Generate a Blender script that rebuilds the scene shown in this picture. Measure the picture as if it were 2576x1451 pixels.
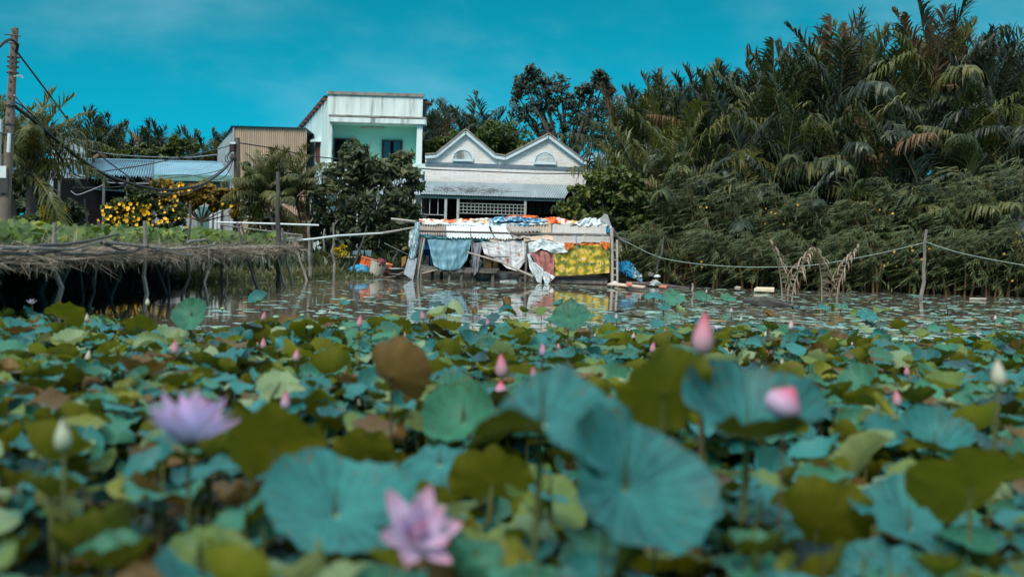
import bpy, math, random
import numpy as np
from mathutils import Vector, Matrix, Euler

for o in list(bpy.data.objects):
    bpy.data.objects.remove(o, do_unlink=True)
SC = bpy.context.scene
COL = SC.collection
R = math.radians

# ------------------------------------------------------------------ camera
EYE, FPX, IW, IH = 1.8, 2762.0, 2576.0, 1451.0      # eye height (m), focal length and frame in photo pixels
PITCH, ROLL = math.atan(115.0 / FPX), R(1.7)
cp, sp, cr, sr = math.cos(PITCH), math.sin(PITCH), math.cos(ROLL), math.sin(ROLL)
FWD = Vector((0, cp, -sp)); R0 = Vector((1, 0, 0)); U0 = Vector((0, sp, cp))
CR = R0 * cr + U0 * sr
CU = R0 * -sr + U0 * cr
EYEP = Vector((0, 0, EYE))
cam = bpy.data.cameras.new('camera')
cam.sensor_width = 36.0
cam.lens = 36.0 * FPX / IW
cam.clip_start, cam.clip_end = 0.05, 3000
cam.dof.use_dof = True
cam.dof.focus_distance = 48.0
cam.dof.aperture_fstop = 1.0
camo = bpy.data.objects.new('camera', cam)
COL.objects.link(camo)
M = Matrix((CR, CU, -FWD)).transposed().to_4x4()
M.translation = EYEP
camo.matrix_world = M
SC.camera = camo

def ray(px, py):
    return FWD + CR * ((px - IW / 2) / FPX) + CU * ((IH / 2 - py) / FPX)
def at(px, py, Y):                       # the point seen at a photo pixel, Y metres away
    d = ray(px, py)
    return EYEP + d * (Y / d.y)
def on_z(px, py, z=0.0):                 # the point seen at a photo pixel on the level z
    d = ray(px, py)
    return EYEP + d * ((z - EYE) / d.z)
def proj(p):
    v = Vector(p) - EYEP
    w = v.dot(FWD)
    return (IW / 2 + v.dot(CR) / w * FPX, IH / 2 - v.dot(CU) / w * FPX)

# ------------------------------------------------------------------ sky, sun, exposure
SUN_EL, SUN_AZ = R(48), R(205)           # behind the camera, a little to its left
w = bpy.data.worlds.new('World'); SC.world = w; w.use_nodes = True
nt = w.node_tree; N = nt.nodes; L = nt.links
for n in list(N): N.remove(n)
out = N.new('ShaderNodeOutputWorld'); bg = N.new('ShaderNodeBackground')
sky = N.new('ShaderNodeTexSky'); sky.sky_type = 'NISHITA'; sky.sun_disc = False
sky.sun_elevation, sky.sun_rotation = SUN_EL, SUN_AZ
sky.air_density, sky.dust_density, sky.ozone_density = 1.0, 0.6, 3.0
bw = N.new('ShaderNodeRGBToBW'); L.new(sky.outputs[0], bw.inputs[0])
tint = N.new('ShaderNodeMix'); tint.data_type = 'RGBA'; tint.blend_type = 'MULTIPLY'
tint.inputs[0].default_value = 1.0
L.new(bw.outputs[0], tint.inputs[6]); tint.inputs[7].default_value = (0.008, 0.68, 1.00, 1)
tc = N.new('ShaderNodeTexCoord'); sep = N.new('ShaderNodeSeparateXYZ'); L.new(tc.outputs['Generated'], sep.inputs[0])
mp = N.new('ShaderNodeMapping'); mp.inputs['Scale'].default_value = (3.0, 3.0, 7.0); mp.inputs['Location'].default_value = (0.3, 0.1, 0.4)
L.new(tc.outputs['Generated'], mp.inputs[0])
nz = N.new('ShaderNodeTexNoise'); nz.inputs['Scale'].default_value = 1.15; nz.inputs['Detail'].default_value = 7; nz.inputs['Roughness'].default_value = 0.55
L.new(mp.outputs[0], nz.inputs['Vector'])
def maprange(v, a, b, c, d, clamp=True):
    m = N.new('ShaderNodeMapRange'); m.clamp = clamp; m.interpolation_type = 'SMOOTHSTEP'
    L.new(v, m.inputs[0])
    for i, x in enumerate((a, b, c, d)): m.inputs[i + 1].default_value = x
    return m.outputs[0]
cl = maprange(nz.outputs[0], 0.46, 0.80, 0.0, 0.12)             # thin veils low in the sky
ov = maprange(sep.outputs['Z'], 0.27, 0.55, 0.0, 0.94)          # added bright cloud deck above the frame, for neutral fill light
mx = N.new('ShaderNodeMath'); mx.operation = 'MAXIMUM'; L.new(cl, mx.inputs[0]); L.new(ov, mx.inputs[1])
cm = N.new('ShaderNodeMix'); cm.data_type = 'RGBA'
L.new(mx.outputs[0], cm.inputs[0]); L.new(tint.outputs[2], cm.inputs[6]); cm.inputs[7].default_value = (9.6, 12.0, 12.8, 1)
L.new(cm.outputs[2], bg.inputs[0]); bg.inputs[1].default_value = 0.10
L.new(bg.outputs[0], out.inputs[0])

sl = bpy.data.lights.new('sun', 'SUN'); sl.energy = 2.5; sl.angle = R(17); sl.color = (1.0, 0.93, 0.84)
so = bpy.data.objects.new('sun', sl); COL.objects.link(so)
sdir = Vector((math.sin(SUN_AZ) * math.cos(SUN_EL), math.cos(SUN_AZ) * math.cos(SUN_EL), math.sin(SUN_EL)))
so.rotation_euler = sdir.to_track_quat('Z', 'Y').to_euler(); so.location = sdir * 50
SC.view_settings.view_transform = 'Standard'; SC.view_settings.look = 'None'
SC.view_settings.exposure = 0.24; SC.view_settings.gamma = 1.0
try: SC.view_settings.use_curve_mapping = False
except Exception: pass
SC.cycles.max_bounces = 8; SC.cycles.diffuse_bounces = 3; SC.cycles.glossy_bounces = 3
SC.cycles.transmission_bounces = 4; SC.cycles.transparent_max_bounces = 6
SC.cycles.use_denoising = True; SC.cycles.caustics_reflective = False; SC.cycles.caustics_refractive = False

# ------------------------------------------------------------------ materials
MATS = {}
def newmat(name):
    m = bpy.data.materials.new(name); m.use_nodes = True
    t = m.node_tree; t.nodes.clear()
    o = t.nodes.new('ShaderNodeOutputMaterial'); p = t.nodes.new('ShaderNodeBsdfPrincipled')
    t.links.new(p.outputs[0], o.inputs[0]); MATS[name] = m
    return m, t, p, o
def ramp(t, fac, stops, interp='LINEAR'):
    r = t.nodes.new('ShaderNodeValToRGB'); r.color_ramp.interpolation = interp
    e = r.color_ramp.elements
    while len(e) < len(stops): e.new(0.5)
    for x, (p, c) in zip(e, stops): x.position = p; x.color = (*c, 1)
    t.links.new(fac, r.inputs[0]); return r.outputs[0]
def noise(t, scale, detail=4, vec=None, rough=0.55, stretch=None):
    n = t.nodes.new('ShaderNodeTexNoise'); n.inputs['Scale'].default_value = scale
    n.inputs['Detail'].default_value = detail; n.inputs['Roughness'].default_value = rough
    if vec is None:
        g = t.nodes.new('ShaderNodeTexCoord'); vec = g.outputs['Object']
    if stretch:
        m = t.nodes.new('ShaderNodeMapping'); m.inputs['Scale'].default_value = stretch
        t.links.new(vec, m.inputs[0]); vec = m.outputs[0]
    t.links.new(vec, n.inputs['Vector']); return n.outputs[0]
def mixc(t, fac, a, b, mode='MIX'):
    m = t.nodes.new('ShaderNodeMix'); m.data_type = 'RGBA'; m.blend_type = mode
    for i, v in ((0, fac), (6, a), (7, b)):
        if isinstance(v, bpy.types.NodeSocket): t.links.new(v, m.inputs[i])
        else: m.inputs[i].default_value = v if i == 0 else (*v, 1)
    return m.outputs[2]
def math_(t, op, a, b=0.0, c=0.0):
    m = t.nodes.new('ShaderNodeMath'); m.operation = op
    for i, v in enumerate((a, b, c)):
        if isinstance(v, bpy.types.NodeSocket): t.links.new(v, m.inputs[i])
        else: m.inputs[i].default_value = v
    return m.outputs[0]
def bump(t, p, h, strength=0.3, dist=0.02):
    b = t.nodes.new('ShaderNodeBump'); b.inputs['Strength'].default_value = strength; b.inputs['Distance'].default_value = dist
    t.links.new(h, b.inputs['Height']); t.links.new(b.outputs[0], p.inputs['Normal'])
def mat(name, c1, c2=None, scale=3.0, rough=0.7, detail=5, bmp=0.2, stretch=None, lo=0.35, hi=0.65, metallic=0.0, c3=None, uv=False, spec=0.5, bd=0.02):
    """A worn surface: two or three colours mottled by noise, with a little relief."""
    if name in MATS: return MATS[name]
    m, t, p, o = newmat(name)
    vec = None
    if uv: vec = t.nodes.new('ShaderNodeTexCoord').outputs['UV']
    n = noise(t, scale, detail, vec, stretch=stretch)
    st = [(lo, c1), (hi, c2 or tuple(x * 0.75 for x in c1))]
    if c3: st.append((min(hi + 0.12, 1), c3))
    t.links.new(ramp(t, n, st), p.inputs['Base Color'])
    p.inputs['Roughness'].default_value = rough; p.inputs['Metallic'].default_value = metallic
    p.inputs['Specular IOR Level'].default_value = spec
    if bmp: bump(t, p, noise(t, scale * 4, 3, vec, stretch=stretch), bmp, bd)
    return m
def leafmat(name, c1, c2, c3=None, trans=0.25, rough=0.45, spec=0.4, clump=0.25):
    """Foliage: every leaf has its own tone, clumps differ, light comes through."""
    m, t, p, o = newmat(name)
    g = t.nodes.new('ShaderNodeNewGeometry')
    n = noise(t, clump, 3)
    f = math_(t, 'MULTIPLY_ADD', g.outputs['Random Per Island'], 0.6, math_(t, 'MULTIPLY_ADD', n, 1.2, -0.4))
    st = [(0.1, c1), (0.75, c2)]
    if c3: st.append((0.97, c3))
    c = ramp(t, f, st)
    t.links.new(c, p.inputs['Base Color'])
    p.inputs['Roughness'].default_value = rough; p.inputs['Specular IOR Level'].default_value = spec
    tr = t.nodes.new('ShaderNodeBsdfTranslucent')
    t.links.new(mixc(t, 1.0, c, (1.3, 1.25, 0.6), 'MULTIPLY'), tr.inputs[0])
    ms = t.nodes.new('ShaderNodeMixShader'); ms.inputs[0].default_value = trans
    t.links.new(p.outputs[0], ms.inputs[1]); t.links.new(tr.outputs[0], ms.inputs[2]); t.links.new(ms.outputs[0], o.inputs[0])
    return m
def lotusmat(name, top1, top2, und1, und2, trans=0.3, spot=(0.10, 0.06, 0.02), spots=0.66):
    """Lotus blade: waxy upper face, duller olive underside, veins running out from the navel."""
    m, t, p, o = newmat(name)
    g = t.nodes.new('ShaderNodeNewGeometry'); tcn = t.nodes.new('ShaderNodeTexCoord'); oi = t.nodes.new('ShaderNodeObjectInfo')
    s = t.nodes.new('ShaderNodeSeparateXYZ'); t.links.new(tcn.outputs['UV'], s.inputs[0])
    rnd = math_(t, 'FRACT', math_(t, 'ADD', g.outputs['Random Per Island'], oi.outputs['Random']))
    a = math_(t, 'ABSOLUTE', math_(t, 'SUBTRACT', math_(t, 'FRACT', math_(t, 'MULTIPLY', s.outputs[0], 21.0)), 0.5))
    vein = math_(t, 'MULTIPLY', math_(t, 'LESS_THAN', math_(t, 'MULTIPLY', a, math_(t, 'ADD', s.outputs[1], 0.2)), 0.035), 0.55)
    navel = math_(t, 'LESS_THAN', s.outputs[1], 0.05)
    n1 = noise(t, 3.0, 5, tcn.outputs['Object'])
    n2 = noise(t, 9.0, 5, tcn.outputs['Object'])
    f = math_(t, 'MULTIPLY_ADD', rnd, 0.65, math_(t, 'MULTIPLY_ADD', n1, 0.9, -0.28))
    n3 = noise(t, 1.6, 4, tcn.outputs['Object']); f = math_(t, 'MULTIPLY_ADD', math_(t, 'SUBTRACT', n3, .5), 1.6, f)
    ct = mixc(t, math_(t, 'MINIMUM', math_(t, 'MAXIMUM', f, 0.0), 1.0), top1, top2); cu = mixc(t, f, und1, und2)
    lt = tuple(min(1, x * 1.7 + 0.02) for x in top2)
    ct = mixc(t, vein, ct, lt); ct = mixc(t, navel, ct, (0.35, 0.5, 0.36))
    cu = mixc(t, vein, cu, tuple(x * 0.6 for x in und1))
    edge = math_(t, 'MULTIPLY', math_(t, 'GREATER_THAN', math_(t, 'MULTIPLY_ADD', s.outputs[1], 0.16, n2), spots + 0.10), 0.8)
    ct = mixc(t, edge, ct, spot); cu = mixc(t, edge, cu, spot)
    c = mixc(t, g.outputs['Backfacing'], ct, cu)
    t.links.new(c, p.inputs['Base Color'])
    ro = math_(t, 'MULTIPLY_ADD', g.outputs['Backfacing'], 0.15, 0.52); t.links.new(ro, p.inputs['Roughness'])
    p.inputs['Specular IOR Level'].default_value = 0.25
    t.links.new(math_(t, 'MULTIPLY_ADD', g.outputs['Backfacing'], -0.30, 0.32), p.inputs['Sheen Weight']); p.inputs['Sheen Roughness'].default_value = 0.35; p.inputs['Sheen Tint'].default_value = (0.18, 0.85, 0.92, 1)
    bump(t, p, math_(t, 'ADD', math_(t, 'MULTIPLY', noise(t, 14.0, 3, tcn.outputs['Object']), .4), vein), 0.2, 0.01)
    tr = t.nodes.new('ShaderNodeBsdfTranslucent'); tr.inputs[0].default_value = (*tuple(min(1, x * 1.6) for x in und2), 1)
    ms = t.nodes.new('ShaderNodeMixShader'); ms.inputs[0].default_value = trans
    t.links.new(p.outputs[0], ms.inputs[1]); t.links.new(tr.outputs[0], ms.inputs[2]); t.links.new(ms.outputs[0], o.inputs[0])
    return m
def petalmat(name, base, mid, tip, trans=0.35):
    """Petal: colour runs from the base to the tip along the V coordinate."""
    m, t, p, o = newmat(name)
    tcn = t.nodes.new('ShaderNodeTexCoord'); s = t.nodes.new('ShaderNodeSeparateXYZ'); t.links.new(tcn.outputs['UV'], s.inputs[0])
    st = noise(t, 6.0, 3, tcn.outputs['UV'], stretch=(7, 0.6, 1))
    f = math_(t, 'ADD', s.outputs[1], math_(t, 'MULTIPLY_ADD', st, 0.3, -0.15))
    c = ramp(t, f, [(0.05, base), (0.5, mid), (0.98, tip)])
    t.links.new(c, p.inputs['Base Color']); p.inputs['Roughness'].default_value = 0.5
    tr = t.nodes.new('ShaderNodeBsdfTranslucent'); t.links.new(c, tr.inputs[0])
    ms = t.nodes.new('ShaderNodeMixShader'); ms.inputs[0].default_value = trans
    t.links.new(p.outputs[0], ms.inputs[1]); t.links.new(tr.outputs[0], ms.inputs[2]); t.links.new(ms.outputs[0], o.inputs[0])
    return m

# ------------------------------------------------------------------ mesh helpers
class MB:
    """Collects vertices and faces; build() links them as one mesh object."""
    def __init__(s): s.v = []; s.f = []; s.uv = []; s.mi = []; s.n = 0; s.hasuv = False
    def add(s, verts, faces, mi=0, uv=None):
        verts = np.asarray(verts, dtype=float).reshape(-1, 3); k = s.n
        s.v.append(verts); s.n += len(verts)
        for f in faces: s.f.append([k + i for i in f]); s.mi.append(mi)
        if uv is None: uv = np.zeros((len(verts), 2))
        else: s.hasuv = True
        s.uv.append(np.asarray(uv, dtype=float)); return s
    def box(s, c, size, rz=0.0, mi=0, rot=None):
        sx, sy, sz = (x / 2 for x in size)
        v = np.array([(x, y, z) for z in (-sz, sz) for y in (-sy, sy) for x in (-sx, sx)])
        if rot is not None: v = v @ np.array(rot.to_matrix()).T
        elif rz: v = v @ np.array(Matrix.Rotation(rz, 3, 'Z')).T
        return s.add(v + np.array(c), [(0, 2, 3, 1), (4, 5, 7, 6), (0, 1, 5, 4), (2, 6, 7, 3), (0, 4, 6, 2), (1, 3, 7, 5)], mi)
    def beam(s, a, b, wd, ht=None, mi=0):
        """A squared timber from a to b."""
        a, b = Vector(a), Vector(b); d = b - a
        return s.box((a + b) / 2, (wd, ht or wd, d.length), mi=mi, rot=d.to_track_quat('Z', 'Y'))
    def tube(s, pts, rad, n=6, mi=0, cap=True):
        pts = [Vector(p) for p in pts]; m = len(pts)
        if not hasattr(rad, '__len__'): rad = [rad] * m
        V = []; ref = Vector((0.31, 0.17, 0.93))
        for i, p in enumerate(pts):
            t = (pts[min(i + 1, m - 1)] - pts[max(i - 1, 0)]); t.normalize()
            if abs(t.dot(ref)) > 0.95: ref = Vector((0.9, 0.3, 0.1))
            u = t.cross(ref).normalized(); q = t.cross(u)
            for k in range(n):
                a = 2 * math.pi * k / n
                V.append(p + (u * math.cos(a) + q * math.sin(a)) * rad[i])
        F = [(i * n + k, i * n + (k + 1) % n, (i + 1) * n + (k + 1) % n, (i + 1) * n + k) for i in range(m - 1) for k in range(n)]
        if cap: F += [tuple(range(n))[::-1], tuple(range((m - 1) * n, m * n))]
        return s.add([tuple(x) for x in V], F, mi)
    def lathe(s, prof, n=20, c=(0, 0, 0), mi=0, close=False):
        V = [(c[0] + r * math.cos(2 * math.pi * k / n), c[1] + r * math.sin(2 * math.pi * k / n), c[2] + z) for r, z in prof for k in range(n)]
        m = len(prof)
        F = [(i * n + k, i * n + (k + 1) % n, (i + 1) * n + (k + 1) % n, (i + 1) * n + k) for i in range(m - 1) for k in range(n)]
        if close: F += [tuple(range(n))[::-1], tuple(range((m - 1) * n, m * n))]
        return s.add(V, F, mi)
    def grid(s, P, mi=0, uv=True):
        P = np.asarray(P, dtype=float); a, b = P.shape[:2]
        F = [(i * b + j, i * b + j + 1, (i + 1) * b + j + 1, (i + 1) * b + j) for i in range(a - 1) for j in range(b - 1)]
        U = np.stack(np.meshgrid(np.linspace(0, 1, a), np.linspace(0, 1, b), indexing='ij'), -1).reshape(-1, 2)
        return s.add(P.reshape(-1, 3), F, mi, U if uv else None)
    def prism(s, poly, thick, mi=0):
        """A flat outline (world points, in order) given thickness along the vector thick."""
        n = len(poly); t = np.array(thick, dtype=float); a = np.array([tuple(p) for p in poly], dtype=float)
        F = [tuple(range(n)), tuple(range(n, 2 * n))[::-1]] + [(i, i + n, (i + 1) % n + n, (i + 1) % n) for i in range(n)]
        return s.add(np.vstack([a, a + t]), F, mi)
    def quads(s, V, mi=0, uv=None):
        """V: (n, k, 3) array of separate k-sided faces."""
        V = np.asarray(V, dtype=float); n, k = V.shape[:2]; b = s.n
        s.v.append(V.reshape(-1, 3)); s.n += n * k
        s.f.extend((b + np.arange(n * k).reshape(n, k)).tolist()); s.mi.extend([mi] * n if not hasattr(mi, '__len__') else list(mi))
        s.uv.append(np.zeros((n * k, 2)) if uv is None else uv); return s
    def data(s, name, mats, origin=(0, 0, 0), smooth=False):
        me = bpy.data.meshes.new(name)
        V = np.vstack(s.v) - np.array(origin)
        me.from_pydata(V.tolist(), [], s.f)
        for m in (mats if isinstance(mats, (list, tuple)) else [mats]): me.materials.append(m)
        if any(s.mi): me.polygons.foreach_set('material_index', s.mi)
        if s.hasuv:
            ul = me.uv_layers.new(name='uv'); UV = np.vstack(s.uv)
            li = np.empty(len(me.loops), dtype=np.int32); me.loops.foreach_get('vertex_index', li)
            ul.data.foreach_set('uv', UV[li].ravel())
        if smooth: me.polygons.foreach_set('use_smooth', [True] * len(me.polygons))
        me.update(); return me
    def build(s, name, mats, parent=None, smooth=False, origin=None):
        if origin is None:
            if parent: origin = tuple(parent_loc(parent))
            else:
                A = np.vstack(s.v); lo, hi = A.min(0), A.max(0); origin = ((lo[0] + hi[0]) / 2, (lo[1] + hi[1]) / 2, lo[2])
        o = bpy.data.objects.new(name, s.data(name, mats, origin, smooth)); COL.objects.link(o)
        if parent: o.parent = parent
        else: o.location = origin
        return o
def parent_loc(p):
    l = Vector((0, 0, 0))
    while p: l = l + p.location; p = p.parent
    return l
def tag(o, label, cat, group=None, kind=None):
    if label: o['label'] = label
    if cat: o['category'] = cat
    if group: o['group'] = group
    if kind: o['kind'] = kind
    return o
def thing(name, label, cat, loc=(0, 0, 0), group=None):
    o = bpy.data.objects.new(name, None); o.empty_display_size = 0.1; COL.objects.link(o)
    o.location = loc; return tag(o, label, cat, group)
def struct(o): o['kind'] = 'structure'; return o
def link_copy(o, parent=None):
    c = o.copy(); COL.objects.link(c); c.parent = parent
    return c
def inst(name, me, parent=None, loc=(0, 0, 0), rot=(0, 0, 0), scale=1.0):
    o = bpy.data.objects.new(name, me); COL.objects.link(o); o.parent = parent
    o.location = loc; o.rotation_euler = rot; o.scale = (scale,) * 3 if not hasattr(scale, '__len__') else scale
    return o
def rng(seed): return np.random.default_rng(seed)
def unit(a): return a / np.maximum(np.linalg.norm(a, axis=-1, keepdims=True), 1e-9)
def leaf_faces(C, D, Nn, ln, wd, shape='diamond', fold=0.0):
    """Leaf faces: centres C, axes D, normals Nn, lengths and widths."""
    D = unit(D); S = unit(np.cross(D, Nn)); Nn = unit(np.cross(S, D))
    ln = np.asarray(ln).reshape(-1, 1) * np.ones((len(C), 1)); wd = np.asarray(wd).reshape(-1, 1) * np.ones((len(C), 1))
    if shape == 'diamond':
        return np.stack([C - D * ln * .5, C + S * wd * .5, C + D * ln * .5, C - S * wd * .5], 1)
    return np.stack([C - D * ln * .5, C - D * ln * .22 + S * wd * .45, C + D * ln * .12 + S * wd * .5, C + D * ln * .5,
                     C + D * ln * .12 - S * wd * .5, C - D * ln * .22 - S * wd * .45], 1)
def crown_points(clumps, Y, depth, per, g, sub=9, hollow=0.5, flat=1.0):
    """Leaf positions in a crown given as photo-pixel clumps (px, py, r): sub-tufts in each clump, leaves around each tuft."""
    pts = []; out = []
    for (px, py, r) in clumps:
        c = np.array(at(px, py, Y)); rm = r * Y / FPX
        k = max(3, int(sub))
        d = unit(g.normal(size=(k, 3))) * (g.random((k, 1)) ** 0.45) * rm
        d[:, 1] *= depth; d[:, 2] *= flat
        d[:, 1] += g.normal() * rm * depth * 0.3
        for q in d:
            tr = rm * g.uniform(0.28, 0.5)
            n = int(per * g.uniform(0.6, 1.4))
            e = unit(g.normal(size=(n, 3))); rad = tr * (hollow + (1 - hollow) * g.random((n, 1)))
            pts.append(c + q + e * rad * np.array([1.15, 1.1, 0.8])); out.append(e)
    return np.vstack(pts), np.vstack(out)
# photo crops -> photo pixels
def C2(x, y): return (.2688 * x, 352.2 + .2688 * y)
def C3(x, y): return (503.1 + .2688 * x, 213.8 + .2688 * y)
def C4(x, y): return (974.8 + .2688 * x, 503.1 + .2688 * y)
def C5(x, y): return (1037.7 + .2688 * x, 251.6 + .2688 * y)
def C7(x, y): return (691.8 + .1733 * x, 534.6 + .1733 * y)
def CH(x, y): return (1509.4 + .1517 * x, 566 + .1517 * y)
def CR8(x, y): return (1886.7 + .2817 * x, 377.3 + .2817 * y)

# ================================================================== the setting: ground, water
SHX = [-400, -60, -12.6, -12.3, -11.0, -9.2, -8.2, -6.5, -5, -4.2, 4.2, 5, 7, 20, 60, 400]
SHY = [2, 4, 8, 38.0, 41.5, 43.5, 46, 48.5, 50.2, 53.6, 53.4, 50.8, 51.0, 50.8, 49, 30]
def shore(x): return np.interp(x, SHX, SHY)
def sstep(t): t = np.clip(t, 0, 1); return t * t * (3 - 2 * t)
def wob(x, y): return 0.35 * np.sin(x * 0.9 + 1.3) * np.sin(y * 0.7) + 0.2 * np.sin(x * 2.3 + y * 1.7) + 0.12 * np.sin(x * 5.1 - y * 3.3)
def ground_z(x, y):
    x = np.asarray(x, dtype=float); y = np.asarray(y, dtype=float)
    d = y - shore(x) + 0.6 * wob(x, y)
    return np.interp(d, [-2.5, -.4, 0, 1.5, 4, 9], [-.7, -.12, -.02, .12, .33, .62]) + 0.06 * wob(x * 1.3, y * 1.1) * sstep(d / 2) + 0.002 * np.maximum(d, 0)
mud = mat('mud_soil', (0.030, 0.023, 0.016), (0.060, 0.046, 0.030), 1.6, 0.9, 7, 0.6, c3=(0.035, 0.045, 0.018), bd=0.05, spec=0.2)
gx = np.concatenate([np.linspace(-500, -40, 24), np.linspace(-36, 40, 180), np.linspace(46, 500, 24)])
gy = np.concatenate([np.linspace(-60, 0, 6), np.linspace(3, 70, 150), np.linspace(74, 900, 30)])
X, Yg = np.meshgrid(gx, gy, indexing='ij')
struct(MB().grid(np.stack([X, Yg, ground_z(X, Yg)], -1), uv=False).build('ground', mud, smooth=True, origin=(0, 0, 0)))
wm, t, p, o = newmat('pond_water')
p.inputs['Base Color'].default_value = (0.125, 0.102, 0.074, 1); p.inputs['Roughness'].default_value = 0.035
p.inputs['IOR'].default_value = 1.33; p.inputs['Specular IOR Level'].default_value = 0.5
tcn = t.nodes.new('ShaderNodeTexCoord')
h = math_(t, 'ADD', noise(t, 1.1, 3, tcn.outputs['Object'], stretch=(0.6, 1.0, 1)), math_(t, 'MULTIPLY', noise(t, 6.0, 2, tcn.outputs['Object'], stretch=(0.5, 1.0, 1)), 0.25))
bump(t, p, h, 0.06, 0.05)
struct(MB().add([(-70, -20, 0), (70, -20, 0), (70, 56, 0), (-70, 56, 0)], [(0, 1, 2, 3)]).build('water', wm, origin=(0, 0, 0)))

# ================================================================== building materials
mint_wall = mat('mint_plaster', (0.66, 0.80, 0.78), (0.58, 0.73, 0.71), 0.9, 0.85, 7, 0.1, stretch=(1.5, 1.5, 0.35), c3=(0.38, 0.44, 0.41), lo=0.4, hi=0.59)
mint_in = mat('mint_paint', (0.38, 0.74, 0.60), (0.42, 0.78, 0.64), 1.0, 0.8, 3, 0.05)
white_wall = mat('streaked_white_plaster', (0.74, 0.80, 0.78), (0.60, 0.66, 0.63), 0.8, 0.85, 8, 0.1, stretch=(2.2, 2.2, 0.25), c3=(0.24, 0.25, 0.23), lo=0.42, hi=0.56)
cap_stain = mat('stained_concrete', (0.34, 0.30, 0.26), (0.16, 0.14, 0.12), 2.0, 0.9, 7, 0.3, stretch=(1, 1, 0.6))
dark_wood = mat('dark_brown_wood', (0.06, 0.028, 0.018), (0.035, 0.018, 0.012), 6, 0.5, stretch=(4, 4, 0.5))
red_wood = mat('red_brown_timber', (0.16, 0.045, 0.025), (0.10, 0.03, 0.02), 5, 0.7)
shade_black = mat('interior_shade', (0.012, 0.013, 0.015), (0.008, 0.008, 0.009), 2, 0.95, bmp=0, spec=0.05)  # near-black colour that paints the shade of porches and openings
white_metal = mat('white_painted_metal', (0.72, 0.76, 0.76), (0.62, 0.66, 0.66), 8, 0.45, bmp=0.05)
rust_metal = mat('rusty_pale_metal', (0.50, 0.54, 0.53), (0.38, 0.38, 0.35), 5, 0.6, c3=(0.24, 0.12, 0.06))
glassm, t, p, o = newmat('dim_glass'); p.inputs['Base Color'].default_value = (0.035, 0.05, 0.055, 1); p.inputs['Roughness'].default_value = 0.08
tan_tin = mat('tan_corrugated_tin', (0.52, 0.38, 0.27), (0.42, 0.30, 0.21), 0.6, 0.6, 7, 0.1, stretch=(3, 3, 0.15), c3=(0.52, 0.47, 0.41), lo=0.40, hi=0.6)
grey_tin = mat('grey_corrugated_tin', (0.36, 0.42, 0.45), (0.26, 0.31, 0.34), 0.7, 0.5, 7, 0.1, stretch=(2, 0.5, 2), c3=(0.19, 0.19, 0.18))
blue_tin = mat('weathered_blue_grey_tin', (0.17, 0.31, 0.39), (0.11, 0.21, 0.28), 0.6, 0.6, 8, 0.15, c3=(0.10, 0.11, 0.12), lo=0.38, hi=0.6)
pale_tin = mat('pale_blue_tin', (0.24, 0.42, 0.51), (0.18, 0.32, 0.40), 0.6, 0.45, 7, 0.1, c3=(0.2, 0.24, 0.26))
green_trim = mat('green_fascia', (0.16, 0.34, 0.30), (0.12, 0.26, 0.23), 2, 0.6)
pale_wall = mat('pale_lower_wall', (0.42, 0.44, 0.45), (0.30, 0.32, 0.33), 1.2, 0.85, 6, 0.1)
stone_grey = mat('blue_grey_tile_band', (0.10, 0.14, 0.18), (0.15, 0.19, 0.23), 4, 0.6)
trim_white = mat('pale_blue_trim', (0.64, 0.74, 0.78), (0.54, 0.62, 0.66), 1.5, 0.7, 6, 0.1, c3=(0.36, 0.37, 0.36))

def corr_sheet(mb, p00, p10, p11, p01, waves, amp, nv=2, mi=0, prof='sin', jag=0.0, seed=1, sag=0.0):
    """A corrugated sheet: waves run along p00->p10; p01/p11 is the far edge."""
    g = rng(seed); p00, p10, p11, p01 = (np.array(tuple(p)) for p in (p00, p10, p11, p01))
    nrm = np.cross(p10 - p00, p01 - p00); nrm /= np.linalg.norm(nrm)
    nu = waves * 6 + 1; u = np.linspace(0, 1, nu)[:, None, None]; v = np.linspace(0, 1, nv)[None, :, None]
    P = (p00 * (1 - u) + p10 * u) * (1 - v) + (p01 * (1 - u) + p11 * u) * v
    a = np.sin(2 * np.pi * waves * u[:, 0, 0])
    if prof == 'box': a = np.clip(a * 3 - 1.2, -1, 1)
    P = P + nrm * (a * amp)[:, None, None]
    if sag: P = P - np.array([0, 0, sag]) * (4 * v * (1 - v))
    if jag:
        j = np.repeat(g.uniform(-jag, jag, waves + 1), 6)[:nu]
        P[:, 0, :] += (p00 - p01) / np.linalg.norm(p00 - p01) * j[:, None]
    return mb.grid(P, mi)
def quadwall(mb, pts, mi=0, thick=(0, 0.12, 0)):
    return mb.prism([tuple(p) for p in pts], thick, mi)

# ------------------------------------------------------------------ mint two-storey house
HY = 80.0
house = thing('two_storey_house', 'mint two-storey house with a recessed upper balcony and a streaked white parapet', 'house', (at(940, 640, HY).x, HY, 0.6))
def hp(px, py, dy=0.0): return at(px, py, HY + dy)
zt = lambda px, py, dy=0: hp(px, py, dy).z
xl, xr = hp(824, 300).x, hp(1062, 300).x
z_top, z_slab, z_ceil, z_flr, z_gnd = hp(940, 241).z, hp(945, 300).z, hp(945, 313.5).z, hp(945, 430).z, 0.4
bk = 12.0                                         # depth of the house
xbl = at(764, 330, HY + bk).x - 0.2
zb_l = at(764, 322, HY + bk).z
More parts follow.
